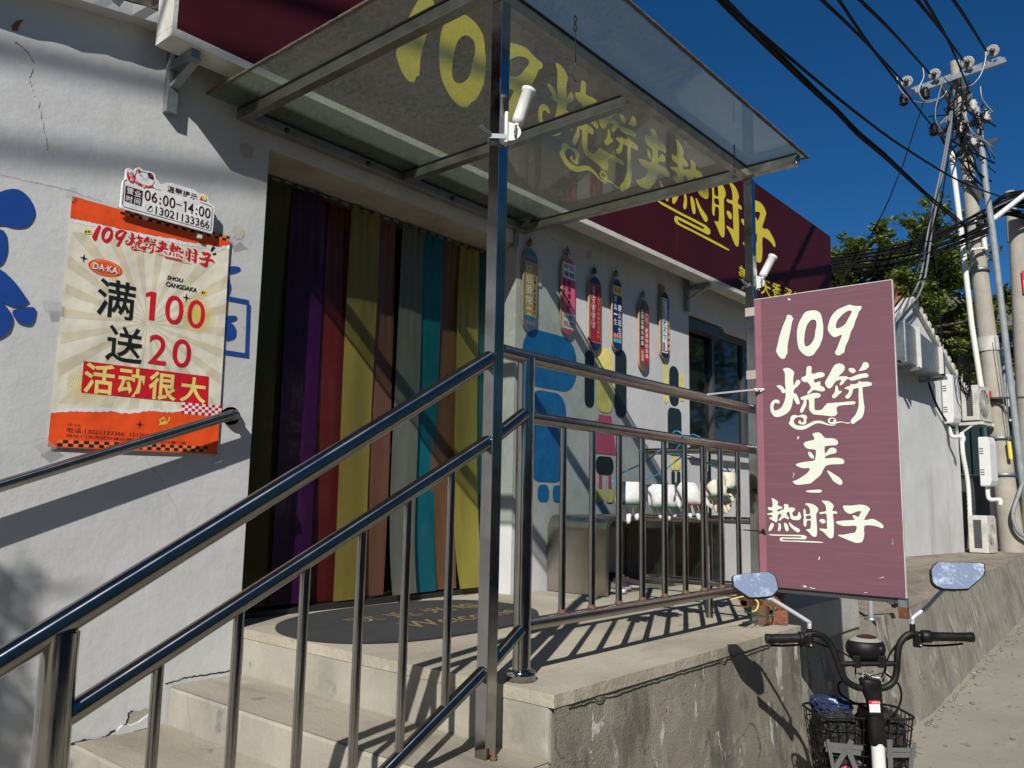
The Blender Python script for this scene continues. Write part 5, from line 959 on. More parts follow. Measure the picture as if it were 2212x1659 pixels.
# ------------------------------------------------------------------ knitted gloves on wire hangers
def hanger(y, pts, hook_, label):
    t = thing('wire_hanger', hit(pts[0], 1, y), label, 'hanger', 'blue wire hangers on the railing')
    mb = MB(); mb.tube(crv([hit(p, 1, y) for p in pts], 5), .0032, 8); mb.build('frame', M['hangerblue'], t)
    mb = MB(); mb.tube(crv([Vector(p) for p in hook_], 5), .003, 8); mb.build('hook', M['hangerblue'], t)
zr = Zm(1900, 1600, 1.843)
P_ = [zr(*p) for p in [(945, 580), (950, 530), (1000, 490), (1140, 425), (1200, 390), (1280, 325), (1300, 315), (1335, 345), (1400, 350), (1560, 395), (1700, 420), (1760, 440), (1785, 470), (1780, 495)]]
a = hit(zr(1340, 340), 1, 1.83); hanger(1.85, P_, [a+Vector((0, .01, 0)), (a.x-.01, 1.825, a.z+.05), (a.x+.005, 1.80, .296), (a.x+.01, 1.775, .297), (a.x+.02, 1.752, .27)], 'blue wire hanger holding knitted gloves on the railing')
P2_ = [zr(*p) for p in [(1180, 530), (1200, 522), (1300, 480), (1400, 400), (1480, 355), (1600, 400), (1740, 465), (1800, 470)]]
hanger(1.93, P2_, [hit(zr(1480, 355), 1, 1.93), (3.42, 1.90, .22), (3.43, 1.83, .295), (3.43, 1.79, .293), (3.435, 1.755, .27)], 'thin blue wire hanger behind the first one')
def glove(x, y, z, wid, cuff, fing, rz, m_, hem, label, lean=0):
    wid *= 1.18; cuff *= random.uniform(.68, .82); rz -= .8; wid *= .88; fing *= 1.08
    """a knitted glove folded over a hanger bar: cuff hangs in front, fingers hang behind"""
    t = thing('knitted_glove', (x, y, z), label, 'glove', 'knitted gloves on the hangers'); R = Matrix.Rotation(rz, 3, 'Z')
    T = lambda a, b, c: Vector((x, y, z))+R @ Vector((a+lean*c, b, c))
    def shell(nm, outline, m2):
        mb = MB(); n = len(outline); vs = []; fs = []; q = 12
        for (zz_, w_, yy) in outline:
            for k in range(q):
                an = 2*math.pi*k/q; wob = 1+.34*noise.noise(Vector((math.cos(an)*2+x*7, zz_*40, x*31)))
                rib = .0012*math.sin(k*3) if nm == 'cuff' else 0
                vs.append(T((w_*math.cos(an))*wob, yy+(.016+rib)*math.sin(an)*wob, zz_))
        for i in range(n-1):
            for k in range(q): fs.append((i*q+k, i*q+(k+1) % q, (i+1)*q+(k+1) % q, (i+1)*q+k))
        fs += [tuple(range(q)), tuple(range((n-1)*q, n*q))]; mb.add(vs, fs, True); return mb.build(nm, m2, t)
    shell('cuff', [(.014+random.uniform(-.006, .006), wid*.42, .0), (.002, wid*.52, -.006), (-cuff*.35, wid*random.uniform(.44, .52), -.014), (-cuff*.7, wid*random.uniform(.40, .47), -.016), (-cuff, wid*.50, -.012)], m_)
    hm = [T(wid*.54*math.cos(a), -.013+.017*math.sin(a), -cuff-.002) for a in [2*math.pi*k/18 for k in range(19)]]
    mb = MB(); mb.tube(hm, .0042, 7, False); mb.build('hem', hem, t)
    shell('palm', [(.014, wid*.46, .0), (.002, wid*.56, .010), (-fing*.45, wid*.60, .016), (-fing*.62, wid*.58, .016)], m_)
    for k, ln in enumerate((.86, 1.0, 1.05, .95)):
        xx = wid*(-.39+.26*k); mb = MB(); b0 = fing*.52; j = random.uniform(-.010, .010)
        mb.tube(crv([T(xx, .026, -b0), T(xx+j*.5, .026, -b0-(fing*ln-b0)*.5), T(xx+j, .024+random.uniform(-.006, .006), -fing*ln)], 4)+[T(xx+j, .024, -fing*ln-.006)], [.0105]*8+[.0095, .005], 9); mb.build('finger', m_, t)
    mb = MB(); mb.tube(crv([T(wid*.42, .022, -fing*.22), T(wid*.66, .020, -fing*.42), T(wid*.70, .018, -fing*.62)], 4)+[T(wid*.70, .018, -fing*.62-.006)], [.011]*8+[.0095, .005], 9); mb.build('thumb', m_, t)
def gat(px, py, y): return hit(zr(px, py), 1, y)
for i, (px, py, y, wd_, cf, fg, rz, m_, hem, lab, ln) in enumerate([
    (1075, 572, 1.86, .098, .098, .135, .05, 'cotton2', 'green', 'white glove with green hem, farthest left on the hanger', .08),
    (1290, 590, 1.86, .105, .105, .12, -.05, 'cotton2', 'green', 'white glove with green hem, second from the left on the hanger', -.15),
    (1475, 580, 1.86, .105, .115, .13, -.1, 'cotton2', 'maroon', 'white glove with maroon hem in the middle of the hanger', -.35),
    (1680, 560, 1.86, .105, .075, .125, .1, 'cotton', 'green', 'cream glove with folded green hem near the right end', -.35),
    (1790, 500, 1.82, .085, .085, .16, .5, 'cotton', 'green', 'cream glove hanging by itself against the far post', .1)]):
    g = gat(px, py, y); glove(g.x, y, g.z, wd_, cf, fg, rz, M[m_], M[hem], lab, ln)

# ------------------------------------------------------------------ electric bicycle
A0 = Vector((3.17, 1.37, 0)); AD = Vector((.646, -.763, 0)).normalized(); FW = Vector((.763, .646, 0)).normalized()
z6 = Zm(2800, 2150, 1.7955); zz = Zm(3050, 2280, 3.318)
def bp(zf, x, y, fwd=0): return hitp(zf(x, y), A0+FW*fwd, FW)
bk = thing('electric_bicycle', (3.3, 1.1, -1.55), 'electric bicycle with black handlebar, two mirrors and a front basket', 'bicycle')
hb = MB(); pl_ = [bp(z6, 620, 650), bp(zz, 490, 712), bp(zz, 600, 735), bp(zz, 690, 800), bp(zz, 755, 900), bp(zz, 800, 1020), bp(zz, 845, 1150), bp(zz, 890, 1260), bp(zz, 960, 1350), bp(zz, 1060, 1405), bp(zz, 1150, 1425), bp(zz, 1380, 1425), bp(zz, 1480, 1400), bp(zz, 1555, 1335), bp(zz, 1590, 1230), bp(zz, 1600, 1100), bp(zz, 1608, 970), bp(zz, 1635, 850), bp(zz, 1700, 760), bp(zz, 1790, 715), bp(z6, 1520, 640)]
hb.tube(crv(pl_, 4), .0128, 16); hb = hb.build('handlebar', M['black'], bk)
mb = MB(); mb.tube([bp(zz, 850, 1108), bp(zz, 1600, 1105)], .010, 14); mb.build('cross_bar', M['black'], hb)
for a, b, lab in (((388, 655), (618, 650), 0), ((1850, 645), (1555, 640), 0)):
    p, q = bp(z6, *a), bp(z6, *b); g_ = MB(); n = 15; rr = [.0190, .0195, .0180]+[.0172+.0006*(k % 2) for k in range(n-5)]+[.0185, .0185]
    g_.tube([p.lerp(q, k/(n-1)) for k in range(n)], rr[:n], 16); g_.build('grip', M['black'], bk)
for a, b in (((618, 650), (655, 650)), ((1480, 638), (1560, 640))):
    p, q = bp(z6, *a), bp(z6, *b); mb = MB(); mb.tube([p, p.lerp(q, .15), p.lerp(q, .85), q], [.016, .0245, .0245, .019], 18); mb.build('grip_collar', M['black'], bk)
for a, s_ in (((690, 650), 1), ((1460, 650), 1)):
    p = bp(z6, *a); mb = MB(); mb.box(p.x-.016, p.x+.016, p.y-.016, p.y+.016, p.z-.035, p.z+.018); o = mb.build('lever_clamp', M['black'], bk, bevel=.006)
    mb = MB(); mb.lathe([(.006, .004), (.006, 0), (0, 0)], p+Vector((.0, 0, -.022))-FW*.02, -FW, 10); mb.build('screw', M['galv'], o)
for pts in ([(690, 690), (600, 700), (480, 705), (420, 700)], [(1440, 690), (1540, 705), (1680, 700), (1780, 690)]):
    mb = MB(); mb.tube(crv([bp(z6, x, y, .045 if 1 < k < 4 else .03) for k, (x, y) in enumerate(pts)], 4), .0045, 8); mb.build('brake_lever', M['black'], bk)
# mirrors: tilted glass in a dark rim on a silver arm
def mirror(zf, pts, p0, n, arm, foot, lab):
    n = Vector(n).normalized(); g = [hitp(zf(*p), p0, n) for p in pts]; g = crv(g, 2, True); c = sum(g, Vector())/len(g)
    mi = MB(); mi.prism([c+(p-c)*1.035 for p in g], n*-.014); mi = mi.build('mirror', M['black'], bk, smooth=False, bevel=.003); mi['label'] = lab
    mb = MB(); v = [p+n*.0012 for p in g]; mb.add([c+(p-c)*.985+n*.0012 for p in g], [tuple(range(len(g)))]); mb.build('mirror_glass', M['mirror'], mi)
    mb = MB(); mb.tube(crv(arm, 4), .0082, 12); mb.build('mirror_arm', M['galv'] if 0 else M['silver'], mi)
    mb = MB(); mb.tube(foot, .0105, 12); mb.build('mirror_foot', M['black'], mi)
M['silver'] = mat('silver_mirror_arm', (.66, .67, .69), .42, .5)
zl, zrr = Zm(2850, 2150, 4.74), Zm(3650, 1500, 1.746)
nL = (CF*-1+Vector((-.05, -.05, .80))); mirror(zl, [(170, 590), (200, 550), (350, 525), (500, 510), (780, 485), (860, 500), (960, 575), (1010, 790), (995, 830), (900, 925), (760, 948), (520, 962), (430, 925), (200, 765), (185, 720)], A0+FW*.02, nL,
    [bp(zl, 690, 1000, .01), bp(zl, 860, 985, .01), bp(zl, 960, 1030, .01), bp(zl, 1560, 1400), bp(zl, 1595, 1450), bp(zl, 1600, 1560)], [bp(zl, 1600, 1540), bp(zl, 1600, 1650)], 'left mirror with narrow outer end')
nR = (CF*-1+Vector((-.05, -.05, .80))); mirror(zrr, [(30, 1295), (66, 1253), (110, 1246), (368, 1252), (390, 1276), (390, 1335), (300, 1415), (270, 1429), (110, 1428), (42, 1385), (34, 1340)], A0+FW*.02, nR,
    [bp(zrr, 195, 1440, .012), bp(zrr, 110, 1440, .012), bp(zz, 1990, 365, .005), bp(zz, 1815, 500), bp(zz, 1805, 540), bp(zz, 1800, 590)], [bp(zz, 1800, 585), bp(zz, 1800, 690)], 'right mirror, wide and even')
# display unit / lamp
def ellip(mb, c, a, b, d, ax, ay, az, v0=-1, v1=1, seg=24, n=10):
    prof = [(math.cos(math.asin(v0+(v1-v0)*k/n)), v0+(v1-v0)*k/n) for k in range(n+1)]; vs = []; fs = []
    for r_, h_ in prof:
        for k in range(seg): t_ = 2*math.pi*k/seg; vs.append(c+ax*a*r_*math.cos(t_)+ay*b*r_*math.sin(t_)+az*d*h_)
    for i in range(n):
        for k in range(seg): fs.append((i*seg+k, i*seg+(k+1) % seg, (i+1)*seg+(k+1) % seg, (i+1)*seg+k))
    fs += [tuple(range(seg)), tuple(range(n*seg, (n+1)*seg))]; return mb.add(vs, fs, True)
ce = bp(zz, 1188, 905, .05); UZ = Vector((0, 0, 1)); sc = (bp(zz, 1435, 905, .05)-ce).length
hl = MB(); ellip(hl, ce, sc, sc*.85, sc*.72, AD, FW, UZ, .02, 1); hl = hl.build('lamp_unit', M['greyshell'], bk)
mb = MB(); ellip(mb, ce+UZ*.001, sc*1.015, sc*.875, sc*.76, AD, FW, UZ, -.95, .52); mb.build('lamp_body', M['black'], hl)
mb = MB(); ellip(mb, ce+UZ*.001-FW*.012, sc*.96, sc*.82, sc*.735, AD, FW, UZ, .84, 1); mb.build('display', M['ink2'], hl)
mb = MB(); k_ = bp(zz, 1395, 925, -.005); mb.lathe([(0, .006), (.012, .006), (.014, 0), (.014, -.02)], k_, -FW, 14); mb.build('switch', M['black'], hl)
for x in (1075, 1400): p = bp(zz, x, 1100); mb = MB(); mb.box(p.x-.014, p.x+.014, p.y-.014, p.y+.014, p.z-.016, p.z+.03); mb.build('lamp_clamp', M['black'], bk, bevel=.004)
# stem cover, label, white steering tube
def prof_prism(zf, rows, dfront, dback):
    mb = MB(); vs = []; fs = []
    for (xl, xr, y, r_) in rows:
        a, b = bp(zf, xl, y), bp(zf, xr, y); c = (a+b)/2; w_ = (b-a).length/2
        for k in range(16):
            t_ = 2*math.pi*k/16; ct, st_ = math.cos(t_), math.sin(t_); vs.append(c+AD*w_*math.copysign(abs(ct)**.6, ct)+FW*(w_*.8*math.copysign(abs(st_)**.6, st_)+r_))
    for i in range(len(rows)-1):
        for k in range(16): fs.append((i*16+k, i*16+(k+1) % 16, (i+1)*16+(k+1) % 16, (i+1)*16+k))
    fs += [tuple(range(16)), tuple(range(len(vs)-16, len(vs)))]; return mb.add(vs, fs, True)
zst = Zm(3100, 2600, 2.765)
sm = prof_prism(zst, [(795, 990, 200, 0), (790, 1005, 215, 0), (805, 1012, 300, 0), (830, 1020, 360, 0), (860, 1025, 430, 0), (875, 1030, 520, 0), (882, 1045, 650, 0), (888, 1060, 780, 0), (892, 1072, 880, 0), (905, 1065, 915, 0), (925, 1050, 935, 0)], 0, 0).build('stem_cover', M['black'], bk)
mb = MB(); c = bp(zst, 905, 232, -.004); mb.lathe([(0, .0035), (.010, .003), (.011, 0)], bp(zst, 905, 225, 0)+UZ*.004, UZ, 12); mb.build('bolt_hole', M['gasket'], sm)
def patch(zf, q, fwd, m_, nm, par): mb = MB(); mb.add([bp(zf, x, y, fwd) for x, y in q], [(0, 1, 2, 3)]); return mb.build(nm, m_, par)
wq_ = -.0275
lb = patch(zst, [(888, 440), (1005, 440), (1016, 590), (900, 588)], wq_, M['pwhite'], 'warning_label', sm)
patch(zst, [(886, 438), (1005, 438), (1007, 478), (890, 478)], wq_-.001, M['red'], 'label_heading', lb); patch(zst, [(899, 566), (1014, 568), (1016, 590), (901, 590)], wq_-.001, M['ink'], 'label_foot', lb)
mb = MB()
for k in range(5): y = 492+14*k; mb.add([bp(zst, x, yy, wq_-.001) for x, yy in ((895+k, y), (1000+k-12*(k % 2), y), (1000+k-12*(k % 2), y+4), (895+k, y+4))], [(0, 1, 2, 3)])
mb.build('label_lines', M['tape'], lb)
cH = bp(zst, 945, 458, wq_-.002); mb = MB(); s_ = (bp(zst, 960, 458, wq_)-bp(zst, 950, 458, wq_)).length/10
for i_, ch_ in enumerate('注意安全'): word(mb, ch_, (-.9*30*s_+i_*25*s_, -11*s_, -.9*30*s_+i_*25*s_+21*s_, 11*s_), lambda u, v: cH+AD*u+UZ*v, .01)
mb.build('label_lettering', M['pwhite'], lb)
a, b = bp(zst, 985, 925), bp(zst, 1000, 1172); dn = (b-a).normalized(); hx = b+dn*.20+FW*.04
mb = MB(); mb.tube([a-dn*.01, b, b+dn*.12, b+dn*.20+FW*.04], .0250, 18); mb.build('steering_tube', M['whitepaint'], bk)
# cables
for pts, r_ in (([(660, 650, .02), (760, 690, .03), (900, 740, .04), (1010, 810, .05), (1020, 900, .06)], .0032), ([(1430, 640, .02), (1330, 680, .03), (1260, 770, .04), (1230, 880, .05), (1215, 960, .06)], .0034), ([(1420, 650, .03), (1320, 700, .04), (1245, 800, .05), (1225, 880, .06), (1200, 940, .06)], .0028),
                ([(960, 940, .06), (905, 970, .08), (905, 1030, .09), (960, 1080, .09), (1060, 1130, .09), (1110, 1160, .08)], .0042), ([(1230, 900, .06), (1320, 970, .08), (1345, 1060, .09), (1320, 1150, .09), (1260, 1220, .08), (1230, 1260, .05)], .0042)):
    mb = MB(); mb.tube(crv([bp(z6, x, y, f_) for x, y, f_ in pts], 6), r_, 8); mb.build('cable', M['blackmat'], bk)
for k in range(11):
    mb = MB(); x0, y0 = random.uniform(1010, 1200), random.uniform(885, 905); x1, y1 = random.uniform(1000, 1210), random.uniform(925, 950)
    mb.tube(crv([bp(z6, x0, y0, .04), bp(z6, (x0+x1)/2+random.uniform(-50, 50), 910+random.uniform(-5, 25), .03), bp(z6, x1, y1, .03), bp(z6, 1110+random.uniform(-20, 20), 940, .02)], 5), .0018, 6); mb.build('loose_wire', (M['blackmat'], M['greycable'], M['white'], M['green'])[k % 4 if k % 3 else 0], bk)
# basket
def rim(y_near, s_, z_):
    c = bp(z6, 1120, 1235, .045); z_ = c.z+z_
    return c, z_
NL, NR = bp(z6, 770, 1205, .05), bp(z6, 1470, 1235, .05); zt = (NL.z+NR.z)/2+.0; NL.z = NR.z = zt; dpt = .235; cen = (NL+NR)/2; hw = (NR-NL).length/2
def ringpts(z_, f, n=7, r_=.055):
    o = []
    for sx, sy, a0 in ((1, 1, 0), (-1, 1, 90), (-1, -1, 180), (1, -1, 270)):
        cx_, cy_ = sx*(hw*f-r_), sy*(dpt/2*f-r_)
        for k in range(n+1): a_ = math.radians(a0+90*k/n); o.append(cen+AD*(cx_+r_*math.cos(a_))+FW*(dpt/2+cy_+r_*math.sin(a_))+UZ*(z_-cen.z))
    return o
bs = MB(); bs.tube(ringpts(zt, 1)+[ringpts(zt, 1)[0]], .0050, 8, False); bs = bs.build('basket', M['black'], bk)
for dz, f_ in ((.045, .975), (.10, .94), (.145, .91), (.20, .87), (.235, .85)): rp_ = ringpts(zt-dz, f_); mb = MB(); mb.tube(rp_+[rp_[0]], .0026, 6, False); mb.build('basket_hoop', M['black'], bs)
T0, T1 = ringpts(zt, 1, 7), ringpts(zt-.24, .85, 7)
def along(r0, k, n): 
    m = len(r0); L = [0]; 
    for i in range(m): L.append(L[-1]+(r0[(i+1) % m]-r0[i]).length)
    s_ = L[-1]*k/n
    for i in range(m):
        if L[i+1] >= s_: return r0[i].lerp(r0[(i+1) % m], (s_-L[i])/max(1e-9, L[i+1]-L[i]))
for k in range(34): mb = MB(); mb.tube([along(T0, k, 34), along(T1, k, 34)], .0021, 6); mb.build('basket_wire', M['black'], bs)
mb = MB(); lat = ringpts(zt-.24, .85); mb.add(lat, [tuple(range(len(lat)))]); mb.build('basket_floor', M['black'], bs)
# straps woven through the basket front
def strap(q0, q1, w_=.022, out=-.012):
    def onf(p, o_): 
        h_ = hitp(z6(*p), cen, FW); f_ = .15*max(0, (zt-h_.z))/.24; return h_+FW*(o_+dpt*.5*f_)
    a, b = onf(q0, out), onf(q1, out); mb = MB(); mb.bar(a, b, .002, w_, up=AD if abs((b-a).normalized().dot(UZ)) > .7 else UZ); return mb
for i_, (a, b, w_) in enumerate((((800, 1400), (1075, 1430), .018), ((810, 1435), (1060, 1465), .018), ((990, 1370), (880, 1569), .020), ((960, 1430), (1020, 1569), .020), ((815, 1360), (860, 1569), .014), ((1215, 1440), (1450, 1445), .016), ((1240, 1478), (1450, 1478), .018), ((1255, 1365), (1270, 1569), .020), ((1430, 1380), (1410, 1569), .014))):
    tag(strap(a, b, w_, -.006-.0035*(i_ % 5)).build('webbing_strap', M['strap'], bs))
# rest of the frame, wheels and saddle (mostly below and before the picture)
def wheel(c, r_):
    w_ = MB(); w_.lathe([(r_-.035, -.012), (r_-.03, -.022), (r_-.01, -.022), (r_, 0), (r_-.01, .022), (r_-.03, .022), (r_-.035, .012)], c, AD, 36); w_ = w_.build('wheel', M['rubber'], bk)
    mb = MB(); mb.lathe([(r_-.05, -.014), (r_-.033, -.014), (r_-.033, .014), (r_-.05, .014)], c, AD, 36)
    for k in range(5):
        a_ = 2*math.pi*k/5; d_ = FW*math.cos(a_)+UZ*math.sin(a_); mb.bar(c+d_*.03, c+d_*(r_-.045), .022, .014)
    mb.lathe([(0, -.03), (.035, -.03), (.035, .03), (0, .03)], c, AD, 16); mb.build('rim', M['galv'], w_)
fc = Vector((hx.x, hx.y, -1.33))+FW*.14; wheel(fc, .215); rc = fc-FW*.98; wheel(rc, .215)
mb = MB(); 
for s_ in (-1, 1): mb.tube([hx+AD*.045*s_, fc+AD*.045*s_+UZ*.0], .011, 10)
mb.bar(hx-AD*.05, hx+AD*.05, .03, .03); mb.build('fork', M['whitepaint'], bk)
mb = MB(); q = hx-FW*.06; mb.tube(crv([hx-FW*.02+UZ*.05, q-FW*.18-UZ*.20, q-FW*.45-UZ*.24, rc+UZ*.04], 6), .03, 14); mb.tube([q-FW*.45-UZ*.24, Vector((q.x, q.y, -.99))-FW*.50], .016, 12); mb.build('frame', M['whitepaint'], bk)
mb = MB(); sc_ = Vector((q.x, q.y, -.95))-FW*.52; ellip(mb, sc_, .10, .15, .035, AD, FW, UZ); mb.build('saddle', M['black'], bk)
# contents of the basket
def cloth(name, c, a, b, d, m_, amp, sd, label, cat):
    mb = MB(); n, sgs = 26, 44; vs = []; fs = []
    for i in range(n+1):
        ph = math.pi*i/n-math.pi/2
        for k in range(sgs):
            th = 2*math.pi*k/sgs; dr = Vector((math.cos(ph)*math.cos(th), math.cos(ph)*math.sin(th), math.sin(ph)))
            q_ = Vector((math.copysign(abs(dr.x)**.6, dr.x), math.copysign(abs(dr.y)**.6, dr.y), math.copysign(abs(dr.z)**.75, dr.z)))
            s_ = 1+amp*noise.fractal(dr*3.4+Vector((sd, 0, 0)), .8, 2, 3)+amp*.6*(1-abs(noise.noise(dr*6+Vector((0, sd, 0))))*2); vs.append(c+AD*a*q_.x*s_+FW*b*q_.y*s_+UZ*d*q_.z*s_)
    for i in range(n):
        for k in range(sgs): fs.append((i*sgs+k, i*sgs+(k+1) % sgs, (i+1)*sgs+(k+1) % sgs, (i+1)*sgs+k))
    mb.add(vs, fs); return tag(mb.build(name, m_, None), label, cat)
cc = cen+FW*dpt*.5
cloth('nylon_bag', cc+AD*.085-UZ*.105, .085, .095, .115, M['bagfab'], .10, 3, 'crumpled black nylon bag filling the right half of the basket', 'bag')
cloth('folded_jacket', cc-AD*.095-UZ*.10, .080, .095, .115, M['bagfab'], .12, 8, 'crumpled black jacket in the left half of the basket', 'jacket')
cloth('patterned_cloth', cc-AD*.10+FW*.015+UZ*.02, .07, .07, .03, M['navy'], .16, 15, 'navy cloth with pale pattern on top of the black jacket', 'cloth')
cloth('pink_cloth', cc-AD*.07-FW*.06-UZ*.205, .035, .03, .02, M['bpink'], .12, 22, 'small pink cloth low in the basket', 'cloth')

# ------------------------------------------------------------------ neighbouring house with its wall units
def onh(zf, x, y, off=0):
    n = Vector((.34, 2.2, 0)).normalized(); return hitp(zf(x, y), Vector((13.7, 3.64, 0))-n*off, n)
HD = Vector((2.2, -.34, 0)).normalized(); HN = Vector((-.34, -2.2, 0)).normalized()   # along the wall, out of the wall
ho = thing('neighbour_house', (14, 3.6, -.8), 'white gabled house beyond the purple board', 'house')
H0 = Vector((13.7, 3.64, 0))
def hp_(s_, o_, z_): return H0+HD*s_+HN*o_+Vector((0, 0, z_))
gb = [(-3.6, -.82), (2.28, -.82), (2.30, 2.20), (.58, 3.36), (-3.6, .6)]
gb = [(-4.2, -.82), (2.27, -.82), (2.30, 2.19), (.56, 3.33), (-1.2, 3.33-1.2), (-4.2, 2.13)]
mb = MB(); mb.prism([hp_(s_, 0, z_) for s_, z_ in gb], HN*-4.5); mb.build('gable_wall', M['stucco2'], ho)
mb = MB()
for (s0, z0_, s1, z1_) in ((.56, 3.36, 2.52, 2.06), (.56, 3.36, -1.5, 2.0)):
    n_ = 26
    for k in range(n_):
        a_, b_ = s0+(s1-s0)*k/n_, s0+(s1-s0)*(k+1)/n_; c_, d_ = z0_+(z1_-z0_)*k/n_, z0_+(z1_-z0_)*(k+1)/n_; lift = .02*(k % 2)
        mb.hexa([hp_(a_, .07, c_-.06), hp_(b_, .07, d_-.06), hp_(b_, -.10, d_-.06), hp_(a_, -.10, c_-.06), hp_(a_, .07+lift, c_+.02+lift), hp_(b_, .07+lift, d_+.02+lift), hp_(b_, -.10, d_+.02), hp_(a_, -.10, c_+.02)])
mb.build('verge', M['signframe'], ho)
mb = MB()
for (s0, z0_, s1, z1_) in ((.56, 3.40, 2.55, 2.08), (.56, 3.40, -1.5, 2.04)): mb.hexa([hp_(s0, -.1, z0_-.03), hp_(s1, -.1, z1_-.03), hp_(s1, -4.6, z1_-.03), hp_(s0, -4.6, z0_-.03), hp_(s0, -.1, z0_+.03), hp_(s1, -.1, z1_+.03), hp_(s1, -4.6, z1_+.03), hp_(s0, -4.6, z0_+.03)])
mb.build('tiled_roof', M['tileroof'], ho)
mb = MB(); mb.box(14.05, 14.3, 3.75, 4.1, 3.2, 3.62); mb.build('chimney', M['brick'], ho)
ZHh = Zm(3400, 900, 1.106); zc_ = Zm(3650, 1500, 1.746); zd_ = Zm(3600, 1200, 1.659)
du = thing('metal_duct_box', onh(ZHh, 230, 500), 'galvanised sheet metal duct box high on the white gable wall', 'duct')
mb = MB(); a_ = -.15; 
mb.hexa([hp_(-.5, .02, 2.12), hp_(-.5, .36, 2.12), hp_(.95, .36, 2.06), hp_(.95, .02, 2.06), hp_(-.5, .02, 2.76), hp_(-.5, .36, 2.78), hp_(.95, .36, 2.46), hp_(.95, .02, 2.46)]); mb.build('box', M['galv'], du, bevel=.02)
for s_ in (-.12, .70): mb = MB(); mb.bar(hp_(s_, .375, 2.08), hp_(s_, .375, 2.72-.20*(s_ > .5)), .09, .02); mb.build('end_cover', M['signframe'], du)
mb = MB(); mb.bar(hp_(-.2, .0, 2.04), hp_(-.2, .42, 2.06), .05); mb.bar(hp_(.8, .0, 2.0), hp_(.8, .42, 2.02), .05); mb.build('bracket', M['galv'], du)
def acunit(s0, o0, z0_, w_, d_, h_, label, brk):
    t = thing('air_conditioner', hp_(s0, o0, z0_), label, 'air conditioner')
    P3 = lambda a, b, c: hp_(s0+a, o0+b, z0_+c)
    mb = MB(); mb.hexa([P3(0, 0, 0), P3(0, d_, 0), P3(w_, d_, 0), P3(w_, 0, 0), P3(0, 0, h_), P3(0, d_, h_), P3(w_, d_, h_), P3(w_, 0, h_)]); c_ = mb.build('case', M['offwhite'], t, bevel=.012)
    mb = MB(); mb.hexa([P3(-.006, .09, .08), P3(-.006, d_-.09, .08), P3(-.003, d_-.09, .08), P3(-.003, .09, .08), P3(-.006, .09, h_-.07), P3(-.006, d_-.09, h_-.07), P3(-.003, d_-.09, h_-.07), P3(-.003, .09, h_-.07)]); mb.build('coil', M['winframe'], t)
    mb = MB()
    for k in range(14): zz_ = .10+(h_-.19)*k/13; mb.bar(P3(-.010, .09, zz_), P3(-.010, d_-.09, zz_), .006, .008)
    mb.build('fins', M['greycable'] if brk else M['galv'], t)
    fcn = P3(w_*.42, d_+.004, h_*.5); mb = MB(); r_ = min(w_, h_)*.40
    for rr_ in [r_*k/6 for k in range(1, 7)]: mb.tube([fcn+HD*rr_*math.cos(a)+UZ*rr_*math.sin(a) for a in [math.pi*k/12 for k in range(25)]], .005, 5, False)
    for k in range(12): a = math.pi*k/6; mb.tube([fcn, fcn+HD*r_*math.cos(a)+UZ*r_*math.sin(a)], .004, 4)
    mb.build('fan_grille', M['offwhite'], t); mb = MB(); mb.lathe([(0, .001), (r_, .001), (r_, -.001)], fcn-HN*.002, HN, 28); mb.build('fan_opening', M['winframe'], t)
    if brk:
        mb = MB(); mb.bar(P3(.05, -.25, -.05), P3(.05, d_+.05, -.05), .05); mb.bar(P3(w_-.05, -.25, -.05), P3(w_-.05, d_+.05, -.05), .05); mb.bar(P3(.0, d_+.0, -.05), P3(w_, d_, -.05), .04); mb.bar(P3(.05, -.2, -.32), P3(.05, d_-.1, -.06), .03); mb.build('bracket', M['signframe'], t)
        mb = MB(); p_ = P3(w_*.85, d_+.006, h_*.72); mb.add([p_, p_+HD*.10, p_+HD*.10+UZ*.12, p_+UZ*.12], [(0, 1, 2, 3)]); mb.build('red_badge', M['banner'], t)
    return t
acunit(2.42, .02, 1.47, .62, .28, .62, 'air conditioner unit on brackets at the gable corner', True)
acunit(2.12, .13, -.79, .42, .30, .62, 'small white air conditioner unit standing on the terrace by the pole', False)
def meter(s_, o_, z0_, label):
    t = thing('meter_box', hp_(s_, o_, z0_), label, 'meter box', 'white service boxes')
    P3 = lambda a, b, c: hp_(s_+a, o_+b, z0_+c)
    pr = [(0, 0), (.15, 0), (.18, .10), (.18, .72), (.15, .84), (0, .84)]
    mb = MB(); mb.prism([P3(0, b, c) for b, c in pr], HD*.32); c_ = mb.build('case', M['white'], t, bevel=.02)
    mb = MB()
    for zz_ in (.20, .24, .28, .56, .60, .64): mb.bar(P3(-.002, .02, zz_), P3(-.002, .08, zz_), .006, .012)
    mb.build('vent_slots', M['gasket'], t); mb = MB(); mb.tube(crv([P3(.1, .08, 0), P3(.1, .08, -.16), P3(.1, .12, -.22), P3(.1, .26, -.22), P3(.1, .26, -.30)], 4), .035, 10); mb.build('elbow_pipe', M['white'], t)
meter(1.60, .02, 1.36, 'white service box with coiled cables on the gable wall'); 
meter(2.20, .33, .32, 'white service box strapped to the concrete pole')
t = thing('cable_coil', onh(ZHh, 345, 650), 'coil of black cable hanging on the upper service box', 'cable coil')
for k in range(7): c_ = hp_(1.75+random.uniform(-.05, .1), .36, 2.22+random.uniform(-.08, .08)); mb = MB(); mb.tube([c_+HD*(.16+.03*k)*math.cos(a)*.7+UZ*(.22+.03*k)*math.sin(a)+HN*.03*math.sin(a*2+k) for a in [math.pi*j/14 for j in range(29)]], .008, 6, False); mb.build('loop', M['blackmat'], t)
